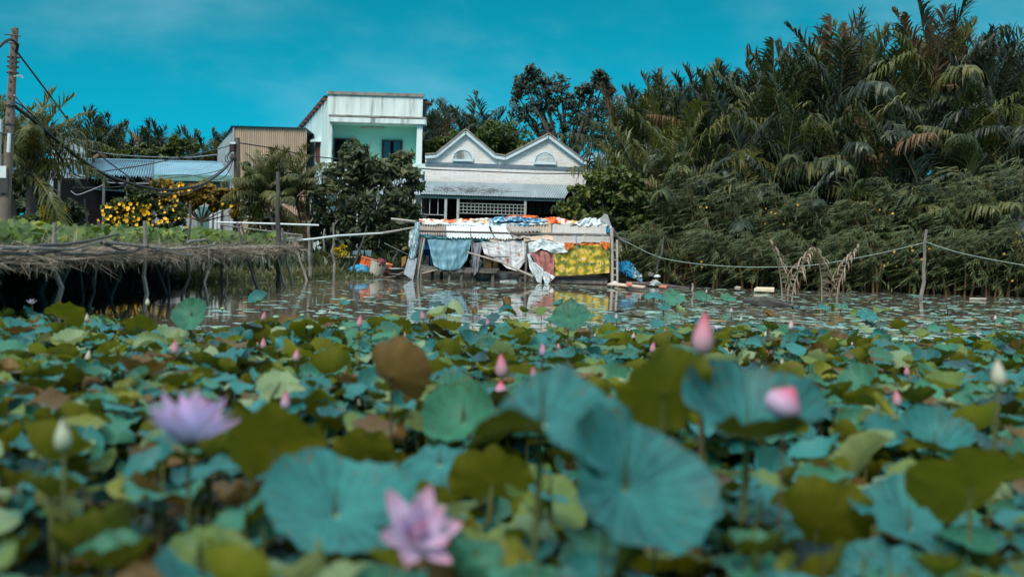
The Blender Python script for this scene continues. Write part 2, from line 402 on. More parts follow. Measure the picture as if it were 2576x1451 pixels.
# side wall (going back to the left) with its sloping top
mb = MB(); quadwall(mb, [(xl, HY, z_gnd), (xbl, HY + bk, z_gnd), (xbl, HY + bk, zb_l - 0.15), (xl, HY, z_top - 0.25)], thick=(0.16, 0.02, 0))
mb.build('side_wall', mint_wall, house)
mb = MB(); quadwall(mb, [(xr - .2, HY + .2, z_gnd), (xr - 1.3, HY + bk, z_gnd), (xr - 1.3, HY + bk, zb_l - 0.2), (xr - .2, HY + .2, z_top - 0.25)], thick=(0.16, 0.02, 0))
mb.build('side_wall', mint_wall, house)
mb = MB(); mb.box(((xl + xr) / 2, HY + 0.10, (z_top + z_slab) / 2), (xr - xl + 0.02, 0.2, z_top - z_slab)); mb.build('parapet', white_wall, house)
mb = MB(); mb.box(((xl + xr) / 2, HY + 0.08, z_top + 0.11), (xr - xl + 0.2, 0.42, 0.22)); mb.build('parapet_cap', cap_stain, house)
mb = MB(); mb.box(((xl + xr) / 2 + 0.28, HY - 0.25, (z_slab + z_ceil) / 2 + 0.02), (xr - xl + 0.1, 1.0, z_slab - z_ceil - 0.05)); slab = mb.build('balcony_canopy', white_wall, house)
mb = MB(); mb.box(((xl + xr) / 2 + 0.28, HY - 0.25, z_slab + 0.10), (xr - xl + 0.14, 1.05, 0.12)); mb.build('canopy_edge', cap_stain, slab)
for xa, xb in ((hp(828, 360).x, hp(837, 360).x), (hp(1049.5, 360).x, hp(1063, 360).x)):
    MB().box(((xa + xb) / 2, HY - 0.3, (z_ceil + z_flr) / 2), (xb - xa, 0.35, z_ceil - z_flr)).build('column', white_wall, house)
by = 1.6                                           # recess of the balcony
mb = MB(); mb.box(((xl + xr) / 2, HY + by + 0.1, (z_ceil + z_flr) / 2), (xr - xl - 0.3, 0.2, z_ceil - z_flr + 0.1)); mb.build('balcony_wall', mint_in, house)
mb = MB(); mb.box((xr - 0.32, HY + by / 2, (z_ceil + z_flr) / 2), (0.12, by - 0.02, z_ceil - z_flr)); mb.build('balcony_wall', mint_in, house)
mb = MB(); mb.box(((xl + xr) / 2, HY + by / 2 + 0.3, z_ceil + 0.08), (xr - xl - 0.36, by, 0.1)); mb.build('balcony_ceiling', mint_in, house)
mb = MB(); mb.box(((xl + xr) / 2 + 0.1, HY + by / 2 - 0.4, z_flr - 0.12), (xr - xl + 0.3, by + 1.2, 0.22)); mb.build('balcony_floor', white_wall, house)
mb = MB(); mb.box(((xl + xr) / 2 + 0.1, HY + 0.25, (z_flr + z_gnd) / 2 - .12), (xr - xl, 0.2, z_flr - z_gnd - .24)); mb.build('lower_wall', mint_wall, house)
lo_y = HY - 0.72
mb = MB(); mb.box(((hp(1035, 430).x + xr) / 2 + 0.25, lo_y - .1, z_flr + 0.28), (xr - hp(1035, 430).x + 0.35, 0.1, 0.55)); mb.build('balcony_parapet', mint_wall, house)
zr = hp(945, 416).z + 0.05
mb = MB(); mb.tube([(xl - 0.1, lo_y, zr), (xr + 0.25, lo_y, zr)], 0.045); mb.tube([(xl - 0.1, lo_y, zr - 0.36), (xr + 0.25, lo_y, zr - 0.36)], 0.03)
for k in range(9): mb.tube([(xl - 0.1 + k * (xr - xl + .35) / 8, lo_y, z_flr - 0.1), (xl - 0.1 + k * (xr - xl + .35) / 8, lo_y, zr)], 0.03)
mb.build('balcony_railing', white_metal, house)
def opening(px0, py0, px1, py1, dy, name, leaves, frame=dark_wood):
    a, b = hp(px0, py0, dy), hp(px1, py1, dy)
    cx, cz, wx, wz = (a.x + b.x) / 2, (a.z + b.z) / 2, b.x - a.x, a.z - b.z
    d = MB(); d.box((cx, HY + dy - 0.02, cz), (wx, 0.05, wz)); d = d.build(name, shade_black, house)
    f = MB(); fw = 0.11
    f.box((a.x + fw / 2, HY + dy - 0.07, cz), (fw, 0.1, wz)); f.box((b.x - fw / 2, HY + dy - 0.07, cz), (fw, 0.1, wz))
    f.box((cx, HY + dy - 0.07, a.z - fw / 2), (wx - 2 * fw, 0.1, fw)); f.build('door_frame', frame, d)
    for u0, u1, ang in leaves:
        g = MB(); g.box((a.x + wx * (u0 + u1) / 2, HY + dy - 0.10 - ang, cz), (wx * (u1 - u0), 0.04, wz - 2 * fw)); g.build('glass_leaf', glassm, d)
opening(840, 348, 893, 428, by, 'balcony_door', [(0.58, 0.95, 0.05)])
opening(961, 352, 1011, 428, by, 'balcony_door', [(0.10, 0.42, 0.0), (0.58, 0.90, 0.0)])
a, b = hp(908, 320, by - .1), hp(967, 321, by - .1)
MB().box(((a.x + b.x) / 2, HY + by - 0.06, a.z), (b.x - a.x, 0.10, 0.12)).build('lamp_batten', mat('cream_lamp', (0.6, 0.55, 0.42), rough=0.5), house)
# windows in the side wall
def side_pt(px, py):
    """A point on the slanting side wall seen at a photo pixel."""
    d = ray(px, py); a = Vector((xl, HY, 0)); e = Vector((xbl - xl, bk, 0)); n = Vector((e.y, -e.x, 0))
    return EYEP + d * ((a - EYEP).dot(n) / d.dot(n))
for (x0, y0, x1, y1, hx0, hx1, hy) in ((797, 362, 805.5, 410, 794, 808, 351), (772.7, 373, 779, 394, 770, 781, 363)):
    q = [side_pt(x0, y0), side_pt(x1, y0 - 2), side_pt(x1, y1), side_pt(x0, y1 - 2)]
    wdw = MB().prism(q, (-0.10, -0.03, 0)).build('shuttered_window', red_wood, house)
    h = [side_pt(hx0, hy + 2), side_pt(hx1, hy - 1), side_pt(hx1, hy + 6), side_pt(hx0, hy + 8)]
    MB().prism(h, (-0.45, -0.1, 0)).build('window_hood', mint_wall, wdw)
# mono-pitch tin roof with purlin ends
rf = MB(); corr_sheet(rf, (xl - 0.35, HY + .3, z_top - 0.05), (xbl - 0.35, HY + bk, zb_l + 0.05), (xr - .8, HY + bk, zb_l + 0.02), (xr + .3, HY + .3, z_top - 0.1), 40, 0.03)
roof = rf.build('roof', blue_tin, house)
for k in range(9):
    u = (k + 0.3) / 9; px_, py_, pz_ = xl + (xbl - xl) * u, HY + bk * u, (z_top - 0.25) * (1 - u) + (zb_l - 0.1) * u
    MB().box((px_ - 0.14, py_, pz_ - 0.03), (0.5, 0.12, 0.2)).build('purlin', red_wood, roof)
MB().box((xr + 0.35, HY + 0.9, z_top - 0.35), (0.5, 1.4, 0.12)).build('eave_board', red_wood, roof)
# lean-to roof at the foot of the house
aw = MB(); corr_sheet(aw, at(778, 486, HY - 4), at(1062, 490, HY - 4), at(1062, 447, HY - .8), at(795, 440, HY - .8), 46, 0.04); aw.build('lean_to_roof', grey_tin, house)
MB().box(((xl + xr) / 2 - .3, HY - 0.4, 2.0), (xr - xl - 1, 0.05, 3.0)).build('lower_shade_panel', shade_black, house)  # flat dark sheet painted as the shade under the lean-to
for px in (783, 815, 850, 900, 950, 1000, 1040):
    a = at(px, 488, HY - 3.8); MB().box((a.x, a.y, (a.z + 0.4) / 2), (0.12, 0.12, a.z - 0.4)).build('porch_post', rust_metal, house)

# ------------------------------------------------------------------ tan corrugated shed
SY = 84.0
shed = thing('tin_shed', 'tan corrugated tin shed standing tall behind the mint house side wall', 'shed', (at(680, 640, SY).x, SY, 0.6))
a, b = at(589, 319, SY), at(772, 324, SY)
mb = MB(); corr_sheet(mb, (a.x, SY, 0.5), (b.x, SY, 0.5), (b.x, SY, b.z), (a.x, SY, a.z), 34, 0.035, prof='box'); mb.build('front_wall', tan_tin, shed)
l1 = at(548, 372, SY + 9)
mb = MB(); corr_sheet(mb, (l1.x, SY + 9, 0.5), (a.x, SY, 0.5), (a.x, SY, a.z), (l1.x, SY + 9, l1.z), 26, 0.035, prof='box'); mb.build('side_wall', grey_tin, shed)
mb = MB(); corr_sheet(mb, (a.x - 0.15, SY - 0.25, a.z + 0.05), (b.x, SY - 0.25, b.z + 0.05), (b.x + 1, SY + 9, b.z - 1.2), (l1.x, SY + 9, l1.z + 0.05), 44, 0.04); mb.build('roof', blue_tin, shed)
MB().box((a.x - 0.02, SY - 0.06, (a.z + .5) / 2), (0.12, 0.06, a.z - 0.5)).build('corner_trim', grey_tin, shed)

# ------------------------------------------------------------------ low tin-roofed house on the left
LY = 66.0
low = thing('low_house', 'low house under a long weathered blue-grey corrugated roof with a dark open porch', 'house', (at(360, 640, LY).x, LY, 0.6))
mb = MB()
corr_sheet(mb, at(150, 436, LY - 4), at(385, 446, LY - 4), at(388, 404.5, LY), at(205, 399, LY), 34, 0.06, nv=3, jag=0.08, seed=3)
mb.build('roof', blue_tin, low)
mb = MB(); corr_sheet(mb, at(387, 441, LY - 4), at(583, 446, LY - 4), at(556, 408, LY), at(389, 404, LY), 40, 0.035, nv=2); rp = mb.build('roof', pale_tin, low)
mb = MB(); mb.beam(at(387, 446.5, LY - 4.06), at(584, 449.5, LY - 4.06), 0.08, 0.34); mb.build('fascia', green_trim, rp)
mb = MB(); P = [[at(206 + 34 * math.sin(u * 1.5), 425 - 44 * u ** 1.6, LY - 3 + 3.4 * v) for v in (0, 1)] for u in np.linspace(0, 1, 9)]
mb.grid(np.array([[tuple(q) for q in r] for r in P])); mb.build('curled_ridge_sheet', pale_tin, low)
mb = MB(); mb.beam(at(205, 399, LY + .02), at(556, 408, LY + .02), 0.35, 0.06); mb.build('ridge_cap', pale_tin, low)
mb = MB(); a, b = at(135, 470, LY + .6), at(575, 470, LY + .6); mb.box(((a.x + b.x) / 2, LY + .6, 2.6), (b.x - a.x, 0.12, 4.6)); mb.build('back_wall', shade_black, low)  # wall coloured near black to stand for the porch shade
a, b = at(392, 449, LY - 3.2), at(578, 449, LY - 3.2)
mb = MB(); mb.box(((a.x + b.x) / 2, LY - 3.2, (a.z + 0.5) / 2), (b.x - a.x, 0.12, a.z - 0.6)); mb.build('front_wall', pale_wall, low)
mb = MB(); mb.box((a.x, LY - 1.3, (a.z + 0.5) / 2), (0.12, 3.6, a.z - 0.6)); mb.build('partition_wall', pale_wall, low)
a, b = at(497, 520, LY - 3.3), at(527, 560, LY - 3.3)
d = MB().box(((a.x + b.x) / 2, LY - 3.3, (a.z + .5) / 2), (b.x - a.x, 0.06, a.z - 0.5)).build('door', mat('green_door', (0.10, 0.24, 0.22), (0.08, 0.19, 0.17), 3), low)
for px in (531, 543, 552):
    a = at(px, 524, LY - 3.5); MB().box((a.x, a.y, (a.z + .5) / 2), (0.14, 0.1, a.z - .5)).build('door_post', white_metal, low)
for px in (150, 262, 322, 387):
    a = at(px, 444, LY - 3.9); MB().box((a.x, a.y, (a.z + .5) / 2), (0.14, 0.14, a.z - 0.5)).build('porch_post', mat('grey_post', (0.12, 0.12, 0.12), (0.08, 0.08, 0.08), 4), low)
mb = MB(); mb.beam(at(300, 478, LY - 2.6), at(335, 482, LY - 2.6), .1); mb.beam(at(240, 476, LY - 2.4), at(330, 482, LY - 2.4), .08); mb.build('shelf_rail', rust_metal, low)
# grey gabled barn wall further left, behind the coconut palm
barn = thing('grey_barn', 'grey sheet-clad barn end with a curved gable behind the coconut palm', 'barn', (at(160, 640, 72).x, 72, 0.6))
o0 = [at(120, 560, 72), at(214, 560, 72), at(214, 390, 72), at(207, 360, 72), at(196, 352, 72), at(150, 340, 72), at(130, 372, 72)]
MB().prism(o0, (0, 0.2, 0)).build('end_wall', grey_tin, barn)
mb = MB(); corr_sheet(mb, at(132, 372, 71.8), at(152, 338, 71.8), at(160, 340, 80), at(140, 372, 80), 6, .05); mb.build('roof', blue_tin, barn)
mb = MB(); corr_sheet(mb, at(152, 338, 71.8), at(212, 362, 71.8), at(212, 364, 80), at(160, 340, 80), 10, .05); mb.build('roof', blue_tin, barn)

# ------------------------------------------------------------------ twin-gabled stone-clad house
GY = 72.0
gab = thing('twin_gable_house', 'pale stone-clad house front with twin gables and half-round louvres', 'house', (at(1270, 640, GY).x, GY, 0.6))
gm, t, p, o = newmat('white_ledge_stone')
tcn = t.nodes.new('ShaderNodeTexCoord'); mpn = t.nodes.new('ShaderNodeMapping'); mpn.inputs['Rotation'].default_value = (R(90), 0, 0)
t.links.new(tcn.outputs['Object'], mpn.inputs[0])
br = t.nodes.new('ShaderNodeTexBrick'); t.links.new(mpn.outputs[0], br.inputs[0])
for k, v in (('Scale', 1.0), ('Mortar Size', 0.008), ('Brick Width', 0.62), ('Row Height', 0.105), ('Bias', 0.0)): br.inputs[k].default_value = v
br.inputs[1].default_value = (0.86, 0.81, 0.78, 1); br.inputs[2].default_value = (0.76, 0.67, 0.61, 1); br.inputs[3].default_value = (0.56, 0.52, 0.50, 1)
nn = noise(t, 1.3, 6, tcn.outputs['Object'], stretch=(1, 1, 3))
c = mixc(t, ramp(t, nn, [(0.52, (0, 0, 0)), (0.74, (0.6, 0.6, 0.6))]), br.outputs[0], (0.60, 0.44, 0.32))
c = mixc(t, ramp(t, noise(t, 4, 4, tcn.outputs['Object'], stretch=(1, 1, 4)), [(0.4, (0, 0, 0)), (0.62, (0.7, 0.7, 0.7))]), c, (0.86, 0.83, 0.81))
t.links.new(c, p.inputs['Base Color']); p.inputs['Roughness'].default_value = 0.85
bump(t, p, math_(t, 'ADD', br.outputs[1], noise(t, 12, 3, tcn.outputs['Object'])), 0.5, 0.03)
prof = [(1070, 398), (1097, 396), (1172, 335), (1246, 398), (1256, 399)]
prof2 = [(1256, 399), (1271, 402), (1380, 346), (1468, 412), (1486, 414)]
for pf, dy in ((prof, 0.0), (prof2, -0.12)):
    pts = [at(x, y, GY + dy) for x, y in pf]; pts = [Vector((pts[0].x, GY + dy, 0.5))] + pts + [Vector((pts[-1].x, GY + dy, 0.5))]
    wl = MB().prism(pts, (0, 0.35, 0)).build('gable_wall', gm, gab)
    mb = MB(); q = [at(x, y, GY + dy - 0.12) for x, y in pf]
    for i in range(len(q) - 1):
        u, v = q[i] + Vector((0, 0, 0.06)), q[i + 1] + Vector((0, 0, 0.06)); mb.beam(u, v, 0.36, 0.20)
    mb.build('verge_trim', trim_white, wl)
    mb = MB()
    for i in range(len(q) - 1):
        u, v = q[i] + Vector((0, .02, 0.25)), q[i + 1] + Vector((0, .02, 0.25)); mb.beam(u, v, 0.5, 0.10)
    mb.build('roof_edge_tiles', cap_stain, wl)
    mb = MB(); ap = q[2] + Vector((0, .4, .1)); l_, r_ = q[1] + Vector((0, .4, .1)), q[3] + Vector((0, .4, .1)); bkv = Vector((0, 9, 0))
    mb.add([tuple(x) for x in (l_, ap, ap + bkv, l_ + bkv)], [(0, 1, 2, 3)]); mb.add([tuple(x) for x in (ap, r_, r_ + bkv, ap + bkv)], [(0, 1, 2, 3)])
    mb.build('roof', blue_tin, gab)
for x0, y0, x1, y1, dy in ((1070, 412.5, 1256, 418, -0.03), (1256, 418, 1486, 427, -0.15)):
    a, b = at(x0, y0, GY + dy), at(x1, y1, GY + dy)
    MB().beam(a, b, 0.06, 0.24).build('tile_band', stone_grey, gab)
for cx, cy, rr, dy in ((1164, 402, 25, 0), (1371, 410, 26.5, -.12)):
    c = at(cx, cy, GY + dy); rm = rr * GY / FPX
    arc = [(math.cos(th), math.sin(th)) for th in np.linspace(0, math.pi, 15)]
    lv = MB().prism([(c.x + rm * .9 * x, GY + dy - 0.10, c.z + rm * .9 * z) for x, z in arc], (0, 0.08, 0)).build('half_round_louvre', mat('louvre_dark', (0.36, 0.39, 0.41), (0.30, 0.32, 0.34), 5), gab)
    mb = MB()
    for k in range(7):
        zz = rm * .9 * (k + 0.4) / 7; hw = math.sqrt(max((rm * .9) ** 2 - zz ** 2, 0)) - 0.03
        mb.box((c.x, GY + dy - 0.13, c.z + zz), (2 * hw, 0.05, 0.06))
    mb.build('slat', white_wall, lv)
    mb = MB(); mb.tube([(c.x + rm * x, GY + dy - 0.13, c.z + rm * z) for x, z in arc], 0.07, 5); mb.box((c.x, GY + dy - 0.12, c.z - 0.05), (2.12 * rm, 0.12, 0.12)); mb.build('surround', trim_white, lv)
pr = MB(); corr_sheet(pr, at(1035, 487, GY - 4.5), at(1420, 499, GY - 4.5), at(1440, 466, GY - .4), at(1060, 454.5, GY - .4), 62, 0.035); porch = pr.build('porch_roof', grey_tin, gab)
mb = MB(); mb.beam(at(1042, 494, GY - 4.2), at(1420, 505, GY - 4.2), 0.1, 0.14); mb.build('porch_beam', rust_metal, gab)
mb = MB(); mb.add([tuple(at(1060, 458, GY - .5)), tuple(at(1440, 468, GY - .5)), (at(1440, 468, GY - .5).x, GY - .5, 0.5), (at(1060, 458, GY - .5).x, GY - .5, 0.5)], [(0, 1, 2, 3)]); mb.build('porch_back_wall', shade_black, gab)
for px in (1122, 1153, 1322, 1043):
    a = at(px, 497, GY - 4.2); MB().box((a.x, a.y, (a.z + .4) / 2), (0.16, 0.16, a.z - 0.5)).build('porch_post', rust_metal, gab)
def grille(px0, py0, px1, py1, nx, ny, name, dy):
    a, b = at(px0, py0, GY - dy), at(px1, py1, GY - dy); mb = MB(); zt_, zb_ = a.z, b.z
    for i in range(nx + 1): x = a.x + (b.x - a.x) * i / nx; mb.box((x, GY - dy, (zt_ + zb_) / 2), (0.04, 0.04, zt_ - zb_))
    for j in range(ny + 1): z = zb_ + (zt_ - zb_) * j / ny; mb.box(((a.x + b.x) / 2, GY - dy - 0.056, z), (b.x - a.x, 0.04, 0.04))
    mb.build(name, rust_metal, gab)
grille(1040, 497, 1122, 541, 4, 1, 'window_grille', 4.1)
grille(1156, 511, 1320, 541, 17, 3, 'window_grille', 4.1)
for i, px in enumerate((1338, 1356, 1374)): 
    a = at(px, 525, GY - 2); MB().box((a.x, a.y, a.z), (0.35, 0.05, 0.7)).build('shutter_panel', mat('brown_shutter', (0.10, 0.07, 0.05), (0.07, 0.05, 0.04), 5), gab)
# dead creeper lying on the porch roof edge
g = rng(5); mb = MB()
for k in range(150):
    px = g.uniform(1090, 1275); q0 = at(px, g.normal(478, 4) + (px - 1090) * .03, GY - 3.7 + g.uniform(-.4, .4)); d = Vector((g.normal(0, .5), g.normal(0, .25), g.normal(0.02, 0.12)))
    if g.random() < 0.15: d.z -= 0.9
    mb.tube([q0, q0 + d * 0.5 + Vector((0, 0, g.normal(0, .1))), q0 + d], [0.015, 0.012, 0.005], 3)
tag(mb.build('dead_creeper', mat('dry_twigs', (0.16, 0.11, 0.09), (0.10, 0.07, 0.055), 5)), 'dead brown creeper twigs lying along the porch roof of the twin-gable house', 'creeper')
# pale roof glimpsed among the palms
sid = thing('side_annex', 'small annex with a pale blue roof half hidden by palms beside the gable house', 'annex', (at(1510, 640, 76).x, 76, .6))
mb = MB(); corr_sheet(mb, at(1462, 404, 74), at(1560, 414, 74), at(1550, 384, 79), at(1476, 382, 79), 18, .05); mb.build('roof', pale_tin, sid)
MB().box((at(1510, 500, 75).x, 75, 2.6), (2.6, 0.2, 4.4)).build('front_wall', pale_wall, sid)
# ================================================================== the tarp shack on stilts
KY = 50.0
def cloth(name, top, bot, Y, m, amp=0.08, freq=5, seed=1, nu=40, nv=26, parent=None, lean=0.0, pinch=0.0, crumple=0.02, conv=C4):
    """A hanging sheet between an upper and a lower outline (crop pixels), with soft folds that grow downwards."""
    g = rng(seed); T = [at(*conv(*q), Y) for q in top]; B = [at(*conv(*q), Y) for q in bot]
    def along(pl, u):
        s = np.array([0] + [(pl[i + 1] - pl[i]).length for i in range(len(pl) - 1)]).cumsum(); s /= s[-1]
        return np.stack([np.interp(u, s, [p[k] for p in pl]) for k in range(3)], -1)
    u = np.linspace(0, 1, nu); tp, bt = along(T, u), along(B, u)
    v = np.linspace(0, 1, nv)[None, :, None]
    P = tp[:, None] * (1 - v) + bt[:, None] * v
    ph = g.uniform(0, 6.28, 4); uu = u[:, None]; vv = v[0, :, 0][None]
    f = np.sin(2 * np.pi * freq * uu + ph[0] + 1.5 * vv) + 0.6 * np.sin(2 * np.pi * freq * 1.9 * uu + ph[1] - vv * 2) + 0.5 * np.sin(7 * vv + 3 * uu * 3 + ph[2])
    P[..., 1] += -amp * f * (0.25 + 0.75 * vv) - lean * vv + pinch * np.sin(np.pi * vv)
    n = 0
    for _ in range(9):                                  # creases running in random directions
        ka, kb = g.normal(0, 15), g.normal(0, 11); n = n + (1 - 2 * np.abs(np.sin(ka * uu + kb * vv + g.uniform(0, 6.28) + .8 * np.sin(g.uniform(2, 6) * uu + 3 * vv)))) * g.uniform(.2, .6)
    P[..., 1] -= crumple * n; P[..., 2] += crumple * 0.5 * n
    return MB().grid(P).build(name, m, parent, smooth=True)

blue_tarp = mat('faded_blue_tarp', (0.22, 0.40, 0.48), (0.15, 0.32, 0.41), 1.2, 0.55, 6, 0.3, c3=(0.42, 0.56, 0.62), lo=.4, hi=.6, uv=False)
clear_pl = mat('cloudy_plastic', (0.36, 0.36, 0.40), (0.24, 0.24, 0.28), 2.5, 0.25, 6, 0.4, c3=(0.6, 0.6, 0.62))
white_cl = mat('white_cloth', (0.76, 0.80, 0.82), (0.62, 0.68, 0.71), 1.2, 0.75, 5, 0.2, c3=(0.52, 0.50, 0.47))
pink_bl = mat('pink_blanket', (0.52, 0.22, 0.19), (0.44, 0.17, 0.15), 2.0, 0.9, 5, 0.3, c3=(0.66, 0.50, 0.45), hi=.62)
orange_cl = mat('orange_cloth', (0.80, 0.20, 0.03), (0.62, 0.13, 0.02), 2.5, 0.7, 4, 0.3)
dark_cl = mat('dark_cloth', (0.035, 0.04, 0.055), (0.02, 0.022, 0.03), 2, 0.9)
grey_wood = mat('weathered_grey_wood', (0.22, 0.19, 0.17), (0.12, 0.10, 0.09), 3, 0.9, 6, 0.3, stretch=(4, 4, 0.6))
dark_pole = mat('dark_bamboo', (0.055, 0.045, 0.04), (0.10, 0.08, 0.07), 4, 0.7, 5, 0.2)
pale_pole = mat('pale_bamboo', (0.50, 0.44, 0.38), (0.34, 0.28, 0.23), 4, 0.7, 5, 0.2, c3=(0.6, 0.57, 0.52))
white_tin = mat('white_tin', (0.74, 0.78, 0.78), (0.62, 0.66, 0.65), 1.4, 0.5, 6, 0.1, c3=(0.42, 0.36, 0.30), lo=.42, hi=.62)
brown_tin = mat('grey_brown_fibre_sheet', (0.40, 0.34, 0.30), (0.28, 0.23, 0.20), 2.2, 0.85, 6, 0.2, c3=(0.52, 0.48, 0.44))
flat_panel = mat('grey_panel', (0.42, 0.38, 0.35), (0.31, 0.28, 0.26), 1.2, 0.7, 6, 0.15, stretch=(0.5, 1, 3), c3=(0.55, 0.53, 0.50))
woven = mat('woven_grey_mat', (0.34, 0.38, 0.42), (0.24, 0.27, 0.31), 3, 0.8, 5, 0.4)
cyan_tarp = mat('bright_blue_tarp', (0.02, 0.30, 0.52), (0.015, 0.21, 0.40), 2.5, 0.5, 5, 0.4, c3=(0.30, 0.52, 0.62), hi=.68)
blue_plastic = mat('blue_chair_plastic', (0.015, 0.18, 0.42), (0.015, 0.14, 0.34), 5, 0.4, bmp=0.03)
# printed cloths
def spotted(name, base, spots, scale, size, ring=None):
    m, t, p, o = newmat(name); tcn = t.nodes.new('ShaderNodeTexCoord')
    v = t.nodes.new('ShaderNodeTexVoronoi'); v.inputs['Scale'].default_value = scale; v.inputs['Randomness'].default_value = 0.8
    wv = mixc(t, 0.06, tcn.outputs['Object'], t.nodes.new('ShaderNodeTexNoise').outputs[1])
    t.links.new(wv, v.inputs['Vector'])
    nz_ = noise(t, 22, 4, tcn.outputs['Object'])
    d = math_(t, 'MULTIPLY_ADD', nz_, 0.22, v.outputs['Distance'])
    c = ramp(t, d, [(0.0, spots[0]), (size * 0.55, spots[1]), (size, spots[1]), (size + 0.02, base), (1, base)])
    if ring:
        s = t.nodes.new('ShaderNodeSeparateXYZ'); t.links.new(tcn.outputs['UV'], s.inputs[0])
        st = math_(t, 'LESS_THAN', math_(t, 'ABSOLUTE', math_(t, 'SUBTRACT', math_(t, 'FRACT', math_(t, 'MULTIPLY_ADD', nz_, 0.06, math_(t, 'MULTIPLY', s.outputs[0], 4.0))), 0.5)), 0.06)
        c = mixc(t, math_(t, 'MULTIPLY', st, 0.7), c, ring)
    c = mixc(t, math_(t, 'MULTIPLY', noise(t, 1.5, 5, tcn.outputs['Object']), 0.35), c, (0.45, 0.42, 0.42))
    t.links.new(c, p.inputs['Base Color']); p.inputs['Roughness'].default_value = 0.8
    return m
red_floral = spotted('white_cloth_with_red_flowers', (0.74, 0.71, 0.72), ((0.62, 0.10, 0.05), (0.60, 0.15, 0.09)), 2.3, 0.30, ring=(0.42, 0.36, 0.42))
m, t, p, o = newmat('yellow_floral_tarp'); tcn = t.nodes.new('ShaderNodeTexCoord')
v = t.nodes.new('ShaderNodeTexVoronoi'); v.inputs['Scale'].default_value = 3.3; v.inputs['Randomness'].default_value = 0.55
nv_ = t.nodes.new('ShaderNodeTexNoise'); nv_.inputs['Scale'].default_value = 5; nv_.inputs['Detail'].default_value = 5
t.links.new(tcn.outputs['Object'], nv_.inputs['Vector']); t.links.new(mixc(t, 0.22, tcn.outputs['Object'], nv_.outputs[1]), v.inputs['Vector'])
c1 = ramp(t, v.outputs['Distance'], [(0.0, (0.80, 0.52, 0.22)), (0.18, (0.80, 0.50, 0.20)), (0.24, (0.72, 0.46, 0.04)), (0.40, (0.66, 0.44, 0.03)), (0.46, (0.32, 0.27, 0.02)), (0.6, (0.22, 0.21, 0.02))])
c1 = mixc(t, ramp(t, noise(t, 4.5, 4, tcn.outputs['Object']), [(0.57, (0, 0, 0)), (0.61, (0.9, 0.9, 0.9))]), c1, (0.04, 0.14, 0.09))
c1 = mixc(t, ramp(t, noise(t, 3.3, 3, tcn.outputs['Object'], stretch=(1.3, 1, .8)), [(0.58, (0, 0, 0)), (0.64, (0.8, 0.8, 0.8))]), c1, (0.74, 0.50, 0.06))
t.links.new(c1, p.inputs['Base Color']); p.inputs['Roughness'].default_value = 0.5; yellow_floral = m
m, t, p, o = newmat('orange_white_print'); tcn = t.nodes.new('ShaderNodeTexCoord')
c1 = ramp(t, noise(t, 2.6, 4, tcn.outputs['Object']), [(0.40, (0.80, 0.10, 0.03)), (0.47, (0.82, 0.26, 0.06)), (0.52, (0.80, 0.76, 0.70)), (0.60, (0.80, 0.78, 0.74)), (0.64, (0.80, 0.36, 0.06))])
t.links.new(c1, p.inputs['Base Color']); p.inputs['Roughness'].default_value = 0.6; red_print = m
m, t, p, o = newmat('blue_white_print'); tcn = t.nodes.new('ShaderNodeTexCoord')
c1 = ramp(t, noise(t, 4.2, 3, tcn.outputs['Object'], stretch=(0.7, 1, 1.4)), [(0.42, (0.02, 0.16, 0.36)), (0.50, (0.05, 0.34, 0.55)), (0.54, (0.70, 0.74, 0.76)), (0.62, (0.30, 0.55, 0.66))])
t.links.new(c1, p.inputs['Base Color']); p.inputs['Roughness'].default_value = 0.6; blue_print = m

shack = thing('tarp_shack', 'low stilted shack of patched tin sheets and poles standing at the water edge', 'shack', (at(1290, 700, KY).x, KY + 1.5, 0))
def roofp(cx, cy, up):                       # a point on the front roof slope: up=0 eave .. 1 ridge
    return at(*C4(cx, cy), KY - 0.24 + 2.2 * max(up, 0))
mb = MB(); g = rng(2)
SHEETS = [('roof_sheet', [(298, 330), (556, 328), (552, 214), (300, 210)], brown_tin, 11, 'box', .04), ('roof_sheet', [(556, 352), (778, 352), (768, 222), (550, 216)], white_tin, 9, 'sin', .03),
          ('roof_sheet', [(788, 352), (1012, 358), (940, 226), (770, 222)], white_tin, 8, 'box', .03), ('roof_sheet', [(1020, 366), (1190, 362), (1105, 240), (962, 236)], white_tin, 6, 'box', .025),
          ('roof_sheet', [(1190, 356), (1330, 352), (1330, 214), (1100, 226)], flat_panel, 2, 'sin', .02), ('roof_sheet', [(1322, 312), (1536, 316), (1534, 216), (1324, 212)], mat('beige_tin', (0.52, 0.42, 0.32), (0.40, 0.31, 0.23), 2), 8, 'sin', .04),
          ('roof_sheet', [(1540, 322), (2052, 328), (2044, 236), (1544, 220)], flat_panel, 7, 'box', .012), ('roof_sheet', [(1548, 400), (2085, 402), (2080, 338), (1550, 334)], flat_panel, 6, 'box', .012),
          ('roof_sheet', [(1290, 388), (1550, 372), (1548, 322), (1270, 348)], mat('peach_board', (0.62, 0.46, 0.36), (0.5, 0.36, 0.28), 2), 1, 'sin', .02)]
for k, (nm, q, m, wv_, pf, am) in enumerate(SHEETS):
    ymid = lambda cy: np.clip((350 - cy) / 140, -0.35, 1)
    P = [roofp(x, y, ymid(y)) for x, y in q]
    b = MB(); corr_sheet(b, P[0], P[1], P[2], P[3], wv_, am, nv=4, prof=pf, jag=0.09, seed=k, sag=0.09); b.build(nm, m, shack)
b = MB(); P = [at(*C4(300, 212), KY + 2.05), at(*C4(2080, 240), KY + 2.05)]
b.add([tuple(P[0]), tuple(P[1]), (P[1].x, KY + 4.2, 2.0), (P[0].x, KY + 4.2, 2.0)], [(0, 1, 2, 3)]); b.build('rear_roof', brown_tin, shack)
x0, x1 = at(*C4(300, 600), KY).x, at(*C4(2085, 600), KY).x
